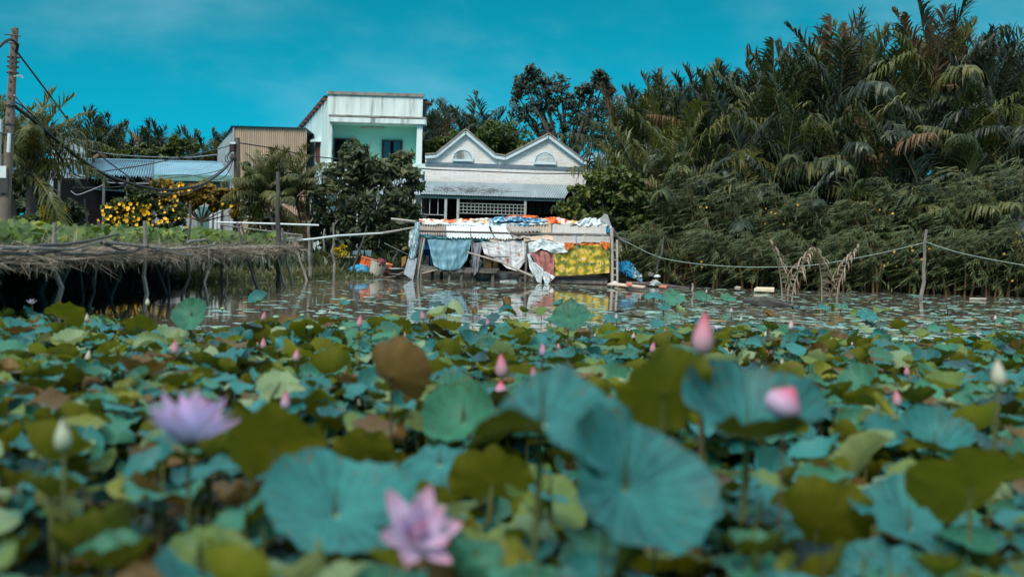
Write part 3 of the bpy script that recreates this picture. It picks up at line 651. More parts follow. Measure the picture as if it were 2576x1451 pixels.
b = MB(); b.box(((x0 + x1) / 2, KY + 3.6, 1.25), (x1 - x0, 0.06, 1.7)); b.build('back_wall', dark_cl, shack)
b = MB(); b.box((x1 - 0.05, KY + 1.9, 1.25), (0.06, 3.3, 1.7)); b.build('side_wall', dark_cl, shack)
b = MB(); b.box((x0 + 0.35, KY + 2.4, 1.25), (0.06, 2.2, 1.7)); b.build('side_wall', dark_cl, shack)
b = MB(); b.tube([roofp(288, 291, .33) - Vector((0, .25, 0)), roofp(1150, 312, .33) - Vector((0, .27, 0)), roofp(2105, 331, .33) - Vector((0, .25, 0))], 0.055, 6); b.build('roof_pole', dark_pole, shack)
b = MB(); b.tube([roofp(1190, 318, .33) - Vector((0, .30, 0)), roofp(2060, 330, .33) - Vector((0, .30, 0.05))], 0.06, 6); b.build('roof_pole', dark_pole, shack)
fz = at(*C4(700, 630), KY).z; fz2 = at(*C4(1700, 730), KY).z
xa, xb, xc, xd = at(*C4(270, 630), KY).x, at(*C4(1045, 630), KY).x, at(*C4(1230, 730), KY).x, at(*C4(2070, 730), KY).x
b = MB(); b.box(((xa + xb) / 2, KY + 1.6, fz - 0.05), (xb - xa, 3.2, 0.08)); fl = b.build('floor_platform', grey_wood, shack)
for dz, y_, e in ((-0.16, -.02, .1), (-0.17, 1.6, .1)): MB().box(((xa + xb) / 2, KY + y_, fz + dz), (xb - xa - e * 2, 0.10, 0.13)).build('floor_beam', grey_wood, fl)
b = MB(); b.box(((xc + xd) / 2, KY + 1.7, fz2 - 0.04), (xd - xc, 3.0, 0.08)); fl2 = b.build('floor_platform', grey_wood, shack)
MB().box(((xc + xd) / 2 + .2, KY + 0.1, fz2 - 0.16), (xd - xc - .5, 0.10, 0.14)).build('floor_beam', grey_wood, fl2)
for cx, cy, dy, tw in ((310, 650, 0, 12), (505, 655, 1.4, 4), (580, 655, .1, 0), (700, 652, .1, -10), (800, 652, .3, -4), (990, 652, .1, -6), (1240, 735, .2, 6), (1690, 735, .2, -8), (2040, 740, .2, 8), (420, 650, 2.6, 0), (900, 650, 2.6, 0), (1460, 740, 2.4, 0), (1850, 740, 2.4, 0)):
    a = at(*C4(cx, cy), KY + dy); MB().tube([(a.x + .004 * tw, KY + dy, -0.5), (a.x, KY + dy, (fz if cx < 1100 else fz2) - .02)], 0.075, 6).build('stilt', grey_wood, shack)
for q, r_, m in (([(325, 345), (295, 560), (262, 745)], .06, grey_wood), ([(347, 355), (305, 570), (270, 745)], .05, pale_pole), ([(2098, 262), (2103, 520), (2108, 765)], .075, pale_pole), ([(2148, 372), (2150, 560), (2155, 745)], .055, pale_pole), ([(800, 360), (800, 500), (800, 640)], .06, dark_pole), ([(1312, 380), (1300, 560), (1290, 720)], .06, grey_wood)):
    pts = [at(*C4(*u), KY - 0.1) for u in q]; pts[-1].z = min(pts[-1].z, -0.3) if q[-1][1] > 700 else pts[-1].z
    MB().tube(pts, r_, 6).build('post', m, shack)
for cy in (470, 560, 640, 700): MB().tube([at(*C4(2104, cy), KY - .12), at(*C4(2152, cy + 4), KY - .08)], 0.03, 5).build('rung', pale_pole, shack)
MB().tube([at(*C4(2098, 262), KY), at(*C4(2170, 370), KY + .3), at(*C4(2230, 400), KY + .5)], .07, 6).build('brace', grey_wood, shack)
MB().tube([at(*C4(2110, 330), KY + 1), at(*C4(2280, 385), KY + 1)], .03, 5).build('brace', grey_wood, shack)
b = MB(); P = [at(*C4(x, y), KY + 1.6) for x, y in ((1985, 180), (2030, 128), (2060, 135), (2100, 260))]; b.prism(P, (0, 0.06, 0)); b.build('gable_board', mat('grey_board', (0.42, 0.40, 0.40), (0.3, 0.28, 0.28), 3), shack)

# things hung on and laid over the shack
tag(cloth('ridge_tarp', [(300, 172), (600, 178), (860, 165), (1010, 172)], [(300, 212), (560, 218), (800, 210), (1000, 222)], KY + 2.0, red_print, .10, 7, 3, 60, 12, lean=.3, crumple=.06), 'red and white printed tarp rumpled over the left end of the shack ridge', 'tarp')
tag(cloth('ridge_tarp', [(960, 182), (1010, 152), (1200, 146), (1480, 178)], [(940, 205), (1060, 200), (1240, 196), (1470, 202)], KY + 1.75, blue_print, .10, 6, 4, 60, 12, lean=.25, crumple=.05), 'blue and white printed tarp bunched on the middle of the shack ridge', 'tarp')
tag(cloth('ridge_tarp', [(1080, 158), (1200, 134), (1400, 142), (1420, 165)], [(1090, 178), (1200, 168), (1390, 166), (1430, 182)], KY + 1.9, orange_cl, .08, 4, 5, 40, 10, lean=.2, crumple=.05), 'orange tarp folded over the highest point of the shack ridge', 'tarp')
tag(cloth('ridge_tarp', [(1400, 168), (1560, 152), (1720, 182), (1850, 200)], [(1380, 210), (1560, 212), (1720, 222), (1840, 232)], KY + 1.95, red_print, .09, 5, 8, 50, 12, lean=.25, crumple=.06), 'orange and white printed tarp on the ridge above the flat grey panels', 'tarp')
tag(cloth('ridge_tarp', [(1820, 195), (1850, 158), (1960, 160), (2060, 205), (2095, 245)], [(1700, 222), (1820, 236), (1960, 244), (2050, 250), (2090, 258)], KY + 1.8, white_cl, .12, 5, 9, 50, 16, lean=.35, crumple=.07), 'crumpled white sheet heaped on the right end of the shack ridge', 'sheet')
tag(cloth('ridge_cloth', [(320, 206), (700, 206), (1100, 212), (1500, 206)], [(330, 222), (700, 232), (1100, 246), (1500, 224)], KY + 1.65, white_cl, .05, 9, 12, 70, 6, lean=.12, crumple=.04), 'long strip of white plastic tucked under the ridge tarps', 'plastic sheet')
tag(cloth('roof_tarp', [(1180, 222), (1322, 222)], [(1190, 262), (1325, 258)], KY + 1.35, cyan_tarp, .05, 3, 13, 24, 8, crumple=.05), 'scrap of bright blue tarp showing between two roof sheets', 'tarp')
tag(cloth('roof_tarp', [(2040, 258), (2085, 262)], [(2045, 300), (2088, 306)], KY + .8, cyan_tarp, .03, 2, 14, 10, 8), 'small blue tarp scrap at the right roof corner of the shack', 'tarp')
tag(cloth('eave_tarp', [(300, 322), (560, 342), (780, 352), (925, 356)], [(308, 346), (560, 362), (780, 378), (922, 384)], KY - .12, mat('teal_tarp', (.05, .26, .30), (.03, .18, .22), 3, .5), .04, 5, 61, 50, 8, crumple=.03), 'strip of teal tarp showing under the left roof sheets', 'tarp')
tag(cloth('eave_tarp', [(920, 350), (1100, 352), (1270, 345)], [(925, 386), (1090, 384), (1262, 364)], KY - .14, MATS['peach_board'], .03, 3, 62, 30, 8, crumple=.03), 'strip of peach sheet hanging under the middle of the eave', 'sheet')
for q_, lab_ in (([(1440, 300), (1442, 345)], 'short blue tie on the roof pole over the middle panels'), ([(1762, 318), (1768, 402), (1775, 460)], 'long blue tie hanging from the roof pole over the yellow floral tarp'), ([(1150, 222), (1105, 262), (1140, 312)], 'pale string looped over the loose roof sheet')):
    tag(MB().tube([at(*C4(*u), KY - .5) for u in q_], .02, 5).build('rope_tie', white_cl if 'pale' in lab_ else cyan_tarp), lab_, 'rope')
b = MB(); corr_sheet(b, roofp(1180, 305, .25) - Vector((0, .12, 0)), roofp(1425, 292, .25) - Vector((0, .12, 0)), roofp(1430, 262, .6) - Vector((0, .12, 0)), roofp(1110, 228, .85) - Vector((0, .12, 0)), 7, .04, 4, sag=.05)
tag(b.build('loose_roof_sheet', brown_tin), 'loose grey-brown fibre sheet lying askew on the shack roof', 'roof sheet')
tag(cloth('hanging_tarp', [(372, 362), (560, 372), (788, 368)], [(432, 610), (500, 648), (590, 655), (680, 640), (742, 560)], KY - .2, blue_tarp, .07, 4, 21), 'faded blue tarp hung as a curtain at the left of the shack', 'tarp')
tag(cloth('hanging_plastic', [(782, 402), (885, 392)], [(792, 660), (812, 708), (850, 660)], KY - .15, clear_pl, .06, 3, 22, 24, 24), 'torn strip of cloudy plastic hanging beside the blue tarp', 'plastic sheet')
tag(cloth('hanging_cloth', [(872, 392), (1080, 382), (1310, 376)], [(905, 500), (1050, 570), (1120, 640), (1215, 662), (1305, 560)], KY - .18, red_floral, .07, 5, 23), 'white curtain printed with red flowers sagging across the shack front', 'curtain')
tag(cloth('hanging_cloth', [(1318, 395), (1450, 362), (1560, 392), (1650, 398)], [(1322, 512), (1440, 452), (1540, 494), (1690, 488)], KY - .34, white_cl, .08, 3, 24), 'white cloth thrown over the eave above the pink blanket', 'cloth')
tag(cloth('hanging_blanket', [(1330, 490), (1440, 470), (1556, 500)], [(1420, 640), (1480, 785), (1520, 780), (1560, 700)], KY - .28, pink_bl, .10, 4, 25), 'faded pink blanket gathered to a point that touches the water', 'blanket')
tag(cloth('hanging_sheet', [(1308, 500), (1335, 500), (1345, 560)], [(1330, 640), (1400, 760), (1440, 778), (1462, 640)], KY - .36, white_cl, .07, 3, 26), 'narrow white sheet trailing down the left edge of the pink blanket', 'sheet')
tag(cloth('hanging_sheet', [(1430, 660), (1445, 640), (1460, 660)], [(1470, 770), (1500, 786), (1572, 715)], KY - .40, white_cl, .05, 3, 27, 24, 16), 'white hem hanging at the bottom tip of the pink blanket', 'sheet')
tag(cloth('hanging_tarp', [(1552, 500), (1560, 420), (1700, 415), (2082, 402)], [(1556, 708), (1700, 706), (1900, 694), (2076, 680)], KY - .2, yellow_floral, .03, 4, 28, crumple=.015), 'yellow floral tarp stretched flat across the right half of the shack', 'tarp')
tag(cloth('orange_cloth', [(1648, 396), (1756, 400)], [(1668, 452), (1690, 472), (1712, 450)], KY - .36, orange_cl, .04, 2, 29, 16, 12), 'orange rag knotted over the left top corner of the yellow floral tarp', 'cloth')
tag(cloth('orange_cloth', [(1770, 400), (1990, 402)], [(1775, 418), (1900, 420), (1985, 414)], KY - .34, orange_cl, .03, 3, 30, 24, 6), 'thin strip of orange cloth along the top of the yellow floral tarp', 'cloth')
tag(cloth('orange_cloth', [(1992, 388), (2072, 392)], [(2010, 430), (2050, 474), (2074, 430)], KY - .36, orange_cl, .04, 2, 31, 16, 12), 'orange rag hanging from the right top corner of the yellow floral tarp', 'cloth')
tag(cloth('side_tarp', [(262, 195), (300, 205), (305, 240)], [(195, 540), (240, 545), (262, 520)], KY - .2, mat('white_blue_tarp', (0.66, 0.76, 0.80), (0.30, 0.50, 0.62), 2.0, .55, c3=(0.7, 0.74, .76)), .06, 3, 32, 20, 30, crumple=.05), 'white and blue tarp strip slanting down the left end of the shack', 'tarp')
tag(cloth('side_tarp', [(205, 290), (260, 250)], [(195, 420), (215, 460), (230, 420)], KY + .3, white_cl, .06, 2, 33, 14, 14, crumple=.06), 'pale rag bunched behind the left corner post of the shack', 'cloth')
P = [at(*C4(x, y), KY - .1 - dy) for x, y, dy in ((192, 545, 0), (280, 540, 0), (238, 748, .5), (150, 690, .5))]; tag(MB().prism(P, (0, .04, 0)).build('woven_panel', woven), 'grey woven mat panel leaning from the left end of the shack into the water', 'mat')
tag(MB().tube([at(*C4(745, 488), KY - .5), at(*C4(1060, 580), KY - .55), at(*C4(1362, 716), KY - .6)], [.03, .045, .05], 6).build('pale_stick', pale_pole), 'long pale stick leaning diagonally across the shack front', 'stick')
tag(MB().tube([at(*C4(890, 525), KY - .3), at(*C4(1000, 536), KY - .35), at(*C4(1148, 532), KY - .3)], [.03, .03, .02], 5).build('thin_branch', dark_pole), 'thin dark branch tied level below the red flowered curtain', 'branch')
# stack of plastic chairs on the platform
cx_, cw = at(*C4(355, 600), KY + .9).x, 0.62
for k in range(3):
    ch = thing('plastic_chair', ['bottom blue plastic chair of the stack behind the blue tarp', 'middle blue plastic chair of the stack behind the blue tarp', 'top blue plastic chair of the stack behind the blue tarp'][k], 'chair', (cx_, KY + .9, fz + .02 + k * .14), 'stacked blue plastic chairs in the shack')
    l = ch.location
    b = MB(); b.grid([[(l.x + u * .27, l.y + v * .25, l.z + .44 + .02 * (u * u + v * v)) for v in (-1, -.3, .4, 1)] for u in (-1, -.4, .4, 1)]); b.build('seat', blue_plastic, ch)
    b = MB(); b.grid([[(l.x + u * (.28 + .03 * v), l.y + .25 - .08 * u * u + .10 * v, l.z + .44 + .52 * v - .05 * u * u) for v in (0, .35, .7, 1)] for u in np.linspace(-1, 1, 7)]); b.build('backrest', blue_plastic, ch, smooth=True)
    for sx in (-1, 1):
        for sy in (-1, 1): MB().tube([(l.x + sx * .25, l.y + sy * .23, l.z + .44), (l.x + sx * .29, l.y + sy * .26, l.z)], [.035, .022], 6).build('leg', blue_plastic, ch)
        MB().tube([(l.x + sx * .27, l.y - .2, l.z + .44), (l.x + sx * .29, l.y - .16, l.z + .66), (l.x + sx * .29, l.y + .24, l.z + .68)], .022, 5).build('armrest', blue_plastic, ch)
card = mat('cardboard', (0.52, 0.33, 0.13), (0.42, 0.26, 0.10), 3, .85)
for px0, px1, py0, py1, dy, lab in ((898, 972, 545, 610, .6, 'larger yellow cardboard carton on the shack platform'), (990, 1030, 552, 616, .5, 'narrow cardboard carton at the platform end beside the larger carton')):
    a, c = at(*C4(px0, py0), KY + dy), at(*C4(px1, py1), KY + dy); bx = thing('cardboard_box', lab, 'box', ((a.x + c.x) / 2, KY + dy + .2, fz), 'cardboard boxes in the shack')
    hh = a.z - fz; MB().box(((a.x + c.x) / 2, KY + dy + .2, fz + hh / 2 + .003), (c.x - a.x, .4, hh)).build('carton', card, bx)
    for s in (-1, 1): MB().box(((a.x + c.x) / 2, KY + dy + .2 + s * .27, fz + hh + .03), (c.x - a.x - .02, .18, .015), rot=Euler((s * -.5, 0, 0))).build('flap', card, bx)
wc = thing('white_basket', 'white plastic basket of washing on the shack platform', 'basket', (at(*C4(830, 590), KY + .7).x, KY + .7, fz))
MB().lathe([(.0, .01), (.22, .01), (.33, .28), (.35, .30), (.31, .29), (.2, .05)], 18, wc.location).build('basket', white_metal, wc); MB().lathe([(.30, .25), (.24, .36), (.12, .40), (.0, .42)], 14, wc.location).build('washing', white_cl, wc)
alu = mat('dull_aluminium', (0.50, 0.53, 0.55), (0.40, 0.43, 0.45), 6, .35, 4, .05, metallic=.6)
def basin(loc, r, lab):
    t_ = thing('metal_basin', lab, 'basin', loc, 'aluminium basins'); l = Vector(loc)
    MB().lathe([(0, .01), (r * .66, .01), (r * .94, r * .42), (r * 1.06, r * .44), (r * 1.05, r * .47), (r * .90, r * .45), (r * .6, .05), (0, .05)], 28, l).build('bowl', alu, t_, smooth=True)
    MB().tube([l + Vector((r * 1.02 * math.cos(a), r * 1.02 * math.sin(a), r * .46)) for a in np.linspace(0, 2 * math.pi, 25)], .018, 5, cap=False).build('rim', alu, t_)
p0 = at(*C4(1062, 752), KY + .8); basin((p0.x, p0.y, .12), .52, 'aluminium basin standing under the shack between the platforms')
p0 = at(*C7(1705, 890), 51.2); basin((p0.x, p0.y, p0.z), .55, 'aluminium basin on the planks left of the shack')
tag(MB().lathe([(0, 0), (.28, 0), (.42, .2), (.40, .42), (.22, .58), (.20, .66), (.24, .68)], 20, (at(*C4(895, 760), KY + 1).x, KY + 1, -.03)).build('water_jar', mat('pale_glazed_clay', (0.40, 0.36, 0.30), (0.3, 0.26, 0.21), 3, .5)), 'round pale clay jar standing in the water under the platform', 'jar')
tag(MB().prism([at(*C4(x, y), KY + .9) for x, y in ((915, 690), (980, 660), (985, 760), (945, 765))], (0, .05, 0)).build('grey_board', flat_panel), 'grey board propped upright beside the clay jar under the platform', 'board')
tag(MB().prism([at(*C4(x, y), KY + .2) for x, y in ((1050, 758), (1205, 755), (1230, 782), (1060, 778))], (0, .5, .05)).build('white_plank', white_wall), 'wide whitish plank floating under the gap between the platforms', 'plank')
tag(MB().prism([at(*C4(x, y), KY - .1) for x, y in ((318, 682), (470, 640), (478, 652), (322, 690))], (0, .12, 0)).build('loose_plank', pale_pole), 'pale plank wedged slantwise under the left platform', 'plank')
tag(MB().tube([at(*C4(32, 178), KY + .6), at(*C4(265, 205), KY + .6)], .06, 4).build('projecting_plank', pale_pole), 'weathered plank jutting left from the shack ridge', 'plank')

# ---------------------------------------------------------------- clutter on the bank left of the shack
def lump(name, conv, x0, x1, y0, y1, Y, m, lab, cat, seed=1, depth=.5, rough=.25):
    """A soft heap with folds, filling the given picture box."""
    a, c = at(*conv(x0, y0), Y), at(*conv(x1, y1), Y); g = rng(seed); n, k = 14, 26; P = []
    for i in range(n):
        th = math.pi / 2 * i / (n - 1); row = []
        for j in range(k):
            ph = 2 * math.pi * j / (k - 1); rr = 1 + rough * (math.sin(3 * ph + seed) * .5 + math.sin(7 * ph + 5 * th + seed * 2) * .4 + math.sin(13 * ph - 4 * th) * .25)
            row.append((( a.x + c.x) / 2 + (c.x - a.x) / 2 * abs(math.cos(th)) ** .7 * math.cos(ph) * rr, Y + depth * abs(math.cos(th)) ** .7 * math.sin(ph) * rr, c.z - .05 + (a.z - c.z) * math.sin(th) * (1 + rough * .4 * math.sin(5 * ph + 3 * th + seed))))
        P.append(row)
    return tag(MB().grid(P).build(name, m, smooth=True), lab, cat)
lump('blue_tarp_heap', C7, 1095, 1370, 740, 850, 50.6, cyan_tarp, 'bright blue tarp heaped on the bank beside the orange crate', 'tarp', 3)
lump('dark_bag', C7, 940, 1080, 785, 855, 50.6, mat('navy_plastic', (.02, .05, .09), (.03, .08, .14), 3, .4), 'dark navy sack slumped left of the blue tarp heap', 'sack', 5)
lump('white_sack', C7, 850, 960, 740, 800, 50.9, white_cl, 'white sack lying behind the dark navy sack', 'sack', 7)
lump('white_bag', C7, 690, 850, 880, 960, 50.0, white_cl, 'white plastic bag torn open at the waterline', 'bag', 9, .35, .4)
lump('rubbish_bag', C7, 390, 500, 740, 810, 51, white_cl, 'white rubbish bag among the bank weeds behind the stakes', 'bag', 10, .3, .4)
lump('grey_sack', C7, 560, 650, 890, 935, 50.0, mat('grey_sack_cloth', (.3, .3, .3), (.2, .2, .2), 3), 'small grey sack at the waterline left of the torn white bag', 'sack', 12, .3)
og = mat('orange_plastic', (0.78, 0.13, 0.02), (0.68, 0.10, 0.02), 4, .45, 3, .05)
cr_ = thing('orange_crate', 'orange plastic crate tipped on its side on the bank', 'crate', tuple(at(*C7(1455, 800), 51.0))); rt = Euler((0, .24, .1))
b = MB(); o_ = Vector(cr_.location); hw, hd, hh = .92, .5, .62
for c_, s_ in (((0, -hd / 2, 0), (2 * hw / 1.3, .04, hh * 1.2)), ((0, hd / 2, 0), (2 * hw / 1.3, .04, hh * 1.2)), ((-hw / 1.3, 0, 0), (.04, hd, hh * 1.2)), ((hw / 1.3, 0, 0), (.04, hd, hh * 1.2)), ((0, 0, -hh * .6), (2 * hw / 1.3, hd, .04))):
    v_ = Vector(c_); v_.rotate(rt); b.box(o_ + v_, s_, rot=rt)
b.build('body', og, cr_); b = MB()
for k in range(5):
    v_ = Vector((-hw / 1.3 + .15 + k * .26, -hd / 2 - .04, 0)); v_.rotate(rt); b.box(o_ + v_, (.05, .05, hh * 1.15), rot=rt)
for dz in (-.34, 0, .34):
    v_ = Vector((0, -hd / 2 - .045, dz)); v_.rotate(rt); b.box(o_ + v_, (2 * hw / 1.3 + .06, .05, .06), rot=rt)
b.build('rib_frame', mat('pale_orange', (.8, .25, .1), (.7, .2, .08), 4), cr_)
bk_ = thing('foam_bucket', 'tilted cream foam bucket with a red rag over its rim', 'bucket', tuple(at(*C7(1455, 905), 50.4))); o_ = Vector(bk_.location); rt = Euler((0, .3, 0))
b = MB(); pr_ = [(0, -.02), (.30, -.02), (.40, .62), (.43, .64), (.37, .63), (.27, .06), (0, .05)]; b.lathe(pr_, 20); V = np.vstack(b.v) @ np.array(rt.to_matrix()).T + np.array(o_); b.v = [V]; b.build('bucket', mat('cream_foam', (.52, .47, .40), (.42, .37, .31), 3), bk_)
g = rng(4); b = MB(); c_ = o_ + Vector((.26, -.2, .55)); P = [[tuple(c_ + Vector((math.cos(ph) * math.cos(th) * .22, math.sin(ph) * math.cos(th) * .2, math.sin(th) * .2)) * (1 + .2 * math.sin(5 * ph + 4 * th))) for ph in np.linspace(0, 6.28, 16)] for th in np.linspace(-1.4, 1.4, 9)]
b.grid(P); b.build('rag', mat('dark_red_rag', (.22, .03, .04), (.13, .02, .03), 4), bk_, smooth=True)
tag(MB().lathe([(0, 0), (.2, 0), (.22, .3), (.2, .3), (.18, .03), (0, .03)], 18, tuple(at(*C7(1575, 862), 51))).build('grey_pot', alu), 'small grey pot between the orange crate and the aluminium basin', 'pot')
tag(MB().prism([at(*C7(x, y), 53.5) for x, y in ((1130, 560), (1230, 545), (1400, 548), (1392, 640), (1290, 625), (1220, 612), (1130, 610))], (0, .05, 0)).build('hung_cloth', mat('teal_grey_cloth', (.14, .24, .28), (.1, .18, .22), 3)), 'teal-grey cloth pegged up in the shade under the dark tree', 'cloth')
tag(MB().prism([at(*C7(x, y), 53.6) for x, y in ((1320, 545), (1405, 545), (1402, 575), (1322, 572))], (0, .04, 0)).build('orange_board', mat('dull_orange', (.4, .13, .03), (.3, .1, .02), 3)), 'dull orange strip of board above the teal-grey cloth', 'board')
tag(MB().prism([at(*C7(x, y), 52.2) for x, y in ((850, 655), (1110, 650), (1120, 780), (900, 790))], (0, .1, 0)).build('grey_board', mat('old_grey_board', (.16, .15, .15), (.1, .09, .09), 2)), 'dark grey board standing behind the sacks on the bank', 'board')
tag(MB().prism([at(*C7(x, y), 52.0) for x, y in ((860, 642), (1180, 640), (1182, 654), (862, 656))], (0, .2, 0)).build('pale_plank', pale_pole), 'pale plank lying on top of the dark grey board', 'plank')
tag(MB().prism([at(*C7(x, y), 51.6) for x, y in ((1838, 650), (1910, 630), (1890, 740), (1835, 800))], (0, .1, 0)).build('ochre_board', mat('ochre_ply', (.34, .18, .05), (.26, .13, .04), 3)), 'ochre plywood piece beside the left end of the shack', 'board')
g = rng(77); lab = ['charred plank pointing at the water below the orange crate', 'grey splintered plank below the foam bucket', 'dark plank lying along the waterline under the crate', 'brown slat crossing the plank heap', 'thin grey slat next to the woven mat panel', 'short black board at the foot of the plank heap', 'pale broken slat stuck upright in the plank heap', 'long dark slat reaching from the crate to the basin', 'grey slat half sunk left of the plank heap', 'bent grey lath beside the torn white bag', 'dark board under the aluminium basin', 'narrow dark lath at the end of the plank heap']
for k in range(12):
    cx, cy = 1060 + k * 68 + g.uniform(-20, 20), g.uniform(880, 950); a = at(*C7(cx, cy), 50.2 + g.uniform(0, .6)); an = g.uniform(-1.1, 1.1); ln = g.uniform(.5, 1.3)
    d = Vector((math.cos(an), -g.uniform(.2, .9), math.sin(an) * .35)) * ln * .5
    tag(MB().beam(a - d, a + d, g.uniform(.1, .2), .035).build('waste_plank', [grey_wood, dark_pole, brown_tin][k % 3]), lab[k], 'plank', 'waste planks heaped at the waterline')
tag(MB().tube([at(*C7(1040, 935), 50), at(*C7(1130, 860), 50.1), at(*C7(1145, 760), 50.2)], [.05, .04, .03], 5).build('driftwood', grey_wood), 'curved grey driftwood stick in front of the blue tarp heap', 'stick')
tag(MB().tube([at(*C7(1100, 940), 49.9), at(*C7(1230, 850), 50.1), at(*C7(1350, 765), 50.5)], [.05, .04, .03], 5).build('driftwood', grey_wood), 'straight grey pole leaning towards the orange crate', 'stick')
tag(MB().prism([on_z(*C7(x, y), .12) for x, y in ((310, 845), (340, 832), (435, 862), (420, 880))], (0, 0, .03)).build('teal_sheet', mat('teal_plastic', (.08, .28, .32), (.06, .2, .24), 3)), 'flat teal plastic scrap on the weedy bank', 'scrap')
tag(MB().prism([on_z(*C7(x, y), .12) for x, y in ((90, 850), (115, 835), (195, 870), (180, 890))], (0, 0, .03)).build('orange_sheet', mat('salmon_plastic', (.6, .3, .2), (.5, .24, .15), 3)), 'flat salmon plastic scrap on the weedy bank', 'scrap')
# right of the shack
ln_ = thing('blue_laundry_heap', 'heap of blue and white clothes sliding down the bank right of the shack', 'clothes heap', tuple(at(*CH(430, 800), 50.8)))
for k, (q0, q1, m) in enumerate((([(235, 600), (420, 585), (500, 590)], [(240, 680), (370, 780), (520, 740)], cyan_tarp), ([(330, 640), (480, 600), (570, 640)], [(380, 780), (480, 850), (600, 760)], cyan_tarp), ([(500, 690), (560, 700)], [(530, 800), (640, 790)], white_cl), ([(400, 720), (520, 700), (600, 720)], [(430, 820), (520, 860), (660, 800)], cyan_tarp), ([(520, 800), (660, 790)], [(560, 860), (690, 850)], white_cl), ([(590, 860), (690, 820)], [(620, 910), (700, 930)], mat('pale_blue_cloth', (.3, .5, .6), (.2, .4, .5), 3)))):
    cloth('garment', q0, q1, 50.9 - k * .12, m, .14, 4, 50 + k, 24, 18, ln_, lean=.3, crumple=.08, conv=CH)
tag(MB().prism([at(*CH(x, y), 50.2) for x, y in ((815, 770), (905, 800), (880, 850), (800, 840))], (0, .3, 0)).build('carton_scrap', mat('grey_card', (.2, .17, .16), (.15, .12, .11), 3)), 'crushed grey carton beside the thin red-brown stake', 'carton')
lump('white_rag', CH, 900, 1000, 805, 845, 50.0, white_cl, 'white rag lying by the crushed grey carton', 'rag', 13, .2, .3)
lump('plastic_rubbish', CH, 810, 1000, 900, 985, 49.6, mat('mixed_pale_rubbish', (.4, .44, .44), (.16, .2, .2), 6, .5, c3=(.6, .6, .58)), 'low heap of pale plastic rubbish at the foot of the thin stake', 'rubbish heap', 14, .3, .5)
lump('small_rubbish', CH, 200, 290, 915, 965, 49.7, white_cl, 'pale rubbish at the foot of the right shack post', 'rubbish', 15, .25, .4)
tag(MB().prism([on_z(*CH(x, y), .10) for x, y in ((120, 995), (190, 965), (760, 1030), (720, 1048))], (0, 0, .05)).build('floating_board', mat('pale_raw_wood', (.66, .50, .40), (.56, .42, .33), 2)), 'long pale raw board afloat right of the shack', 'board')
tag(MB().prism([on_z(*CH(x, y), .2) for x, y in ((425, 1000), (455, 978), (525, 985), (525, 1008))], (0, 0, .08)).build('salmon_scrap', mat('salmon_foam', (.7, .2, .14), (.6, .16, .1), 3)), 'salmon scrap resting on the long pale board', 'scrap')
tag(MB().prism([on_z(*CH(x, y), .08) for x, y in ((975, 1035), (1000, 1018), (1110, 1025), (1100, 1048))], (0, 0, .06)).build('salmon_scrap', MATS['salmon_foam']), 'salmon scrap afloat in front of the thicket', 'scrap')
tag(MB().tube([at(*CH(430, 970), 49.8), at(*CH(900, 985), 49.6), at(*CH(1480, 1050), 49.2)], [.12, .10, .05], 7).build('sunken_trunk', dark_pole), 'long dark trunk lying along the waterline right of the shack', 'log')
tag(MB().prism([on_z(*CH(x, y), .06) for x, y in ((2230, 1065), (2260, 1050), (2340, 1058), (2320, 1080))], (0, 0, .1)).build('floating_husk', pale_pole), 'pale husk afloat below the thicket', 'husk')
tag(MB().prism([on_z(*CR8(x, y), .06) for x, y in ((35, 1260), (60, 1242), (215, 1245), (215, 1268))], (0, 0, .1)).build('floating_slab', mat('cream_foam_slab', (.7, .6, .42), (.6, .5, .34), 3)), 'cream slab afloat left of the dry palm fronds', 'slab')
tag(MB().tube([on_z(*CR8(-40, 1345), .05), on_z(*CR8(120, 1365), .12), on_z(*CR8(250, 1372), .1), on_z(*CR8(370, 1395), .03)], [.10, .2, .17, .05], 9).build('floating_log', mat('wet_bark', (.09, .075, .065), (.05, .04, .035), 3)), 'dark log afloat in front of the dry palm fronds', 'log')
tag(MB().tube([on_z(*CR8(1960, 1330), .04), on_z(*CR8(2110, 1332), .06)], .05, 5).build('floating_bamboo', pale_pole), 'short piece of bamboo afloat near the tall right stake', 'bamboo')

# ================================================================== bean trellis over the left shore
TX0, TX1, TZ = -7.85, -12.4, 1.46          # outer edge, inner edge, height of the bed
bark = mat('grey_stick_bark', (0.27, 0.23, 0.21), (0.16, 0.135, 0.125), 5, .85, 5, .3, stretch=(1, 1, .4), c3=(.28, .25, .23))
blk = mat('dark_stick_bark', (0.10, 0.085, 0.08), (0.06, 0.05, 0.05), 5, .85, 5, .3, stretch=(1, 1, .4))
tre = thing('bean_trellis', 'long stick trellis over the water with a thatch of dry vines', 'trellis', (-10, 28, 0))
g = rng(8)
def bent(a, b, r0, r1, wob_=.05, n=6, seed=0):
    gg = rng(seed); a, b = Vector(a), Vector(b); return [a.lerp(b, k / n) + (Vector((gg.normal(), gg.normal(), 0)) * wob_ if 0 < k < n else Vector()) for k in range(n + 1)], [r0 + (r1 - r0) * k / n for k in range(n + 1)]
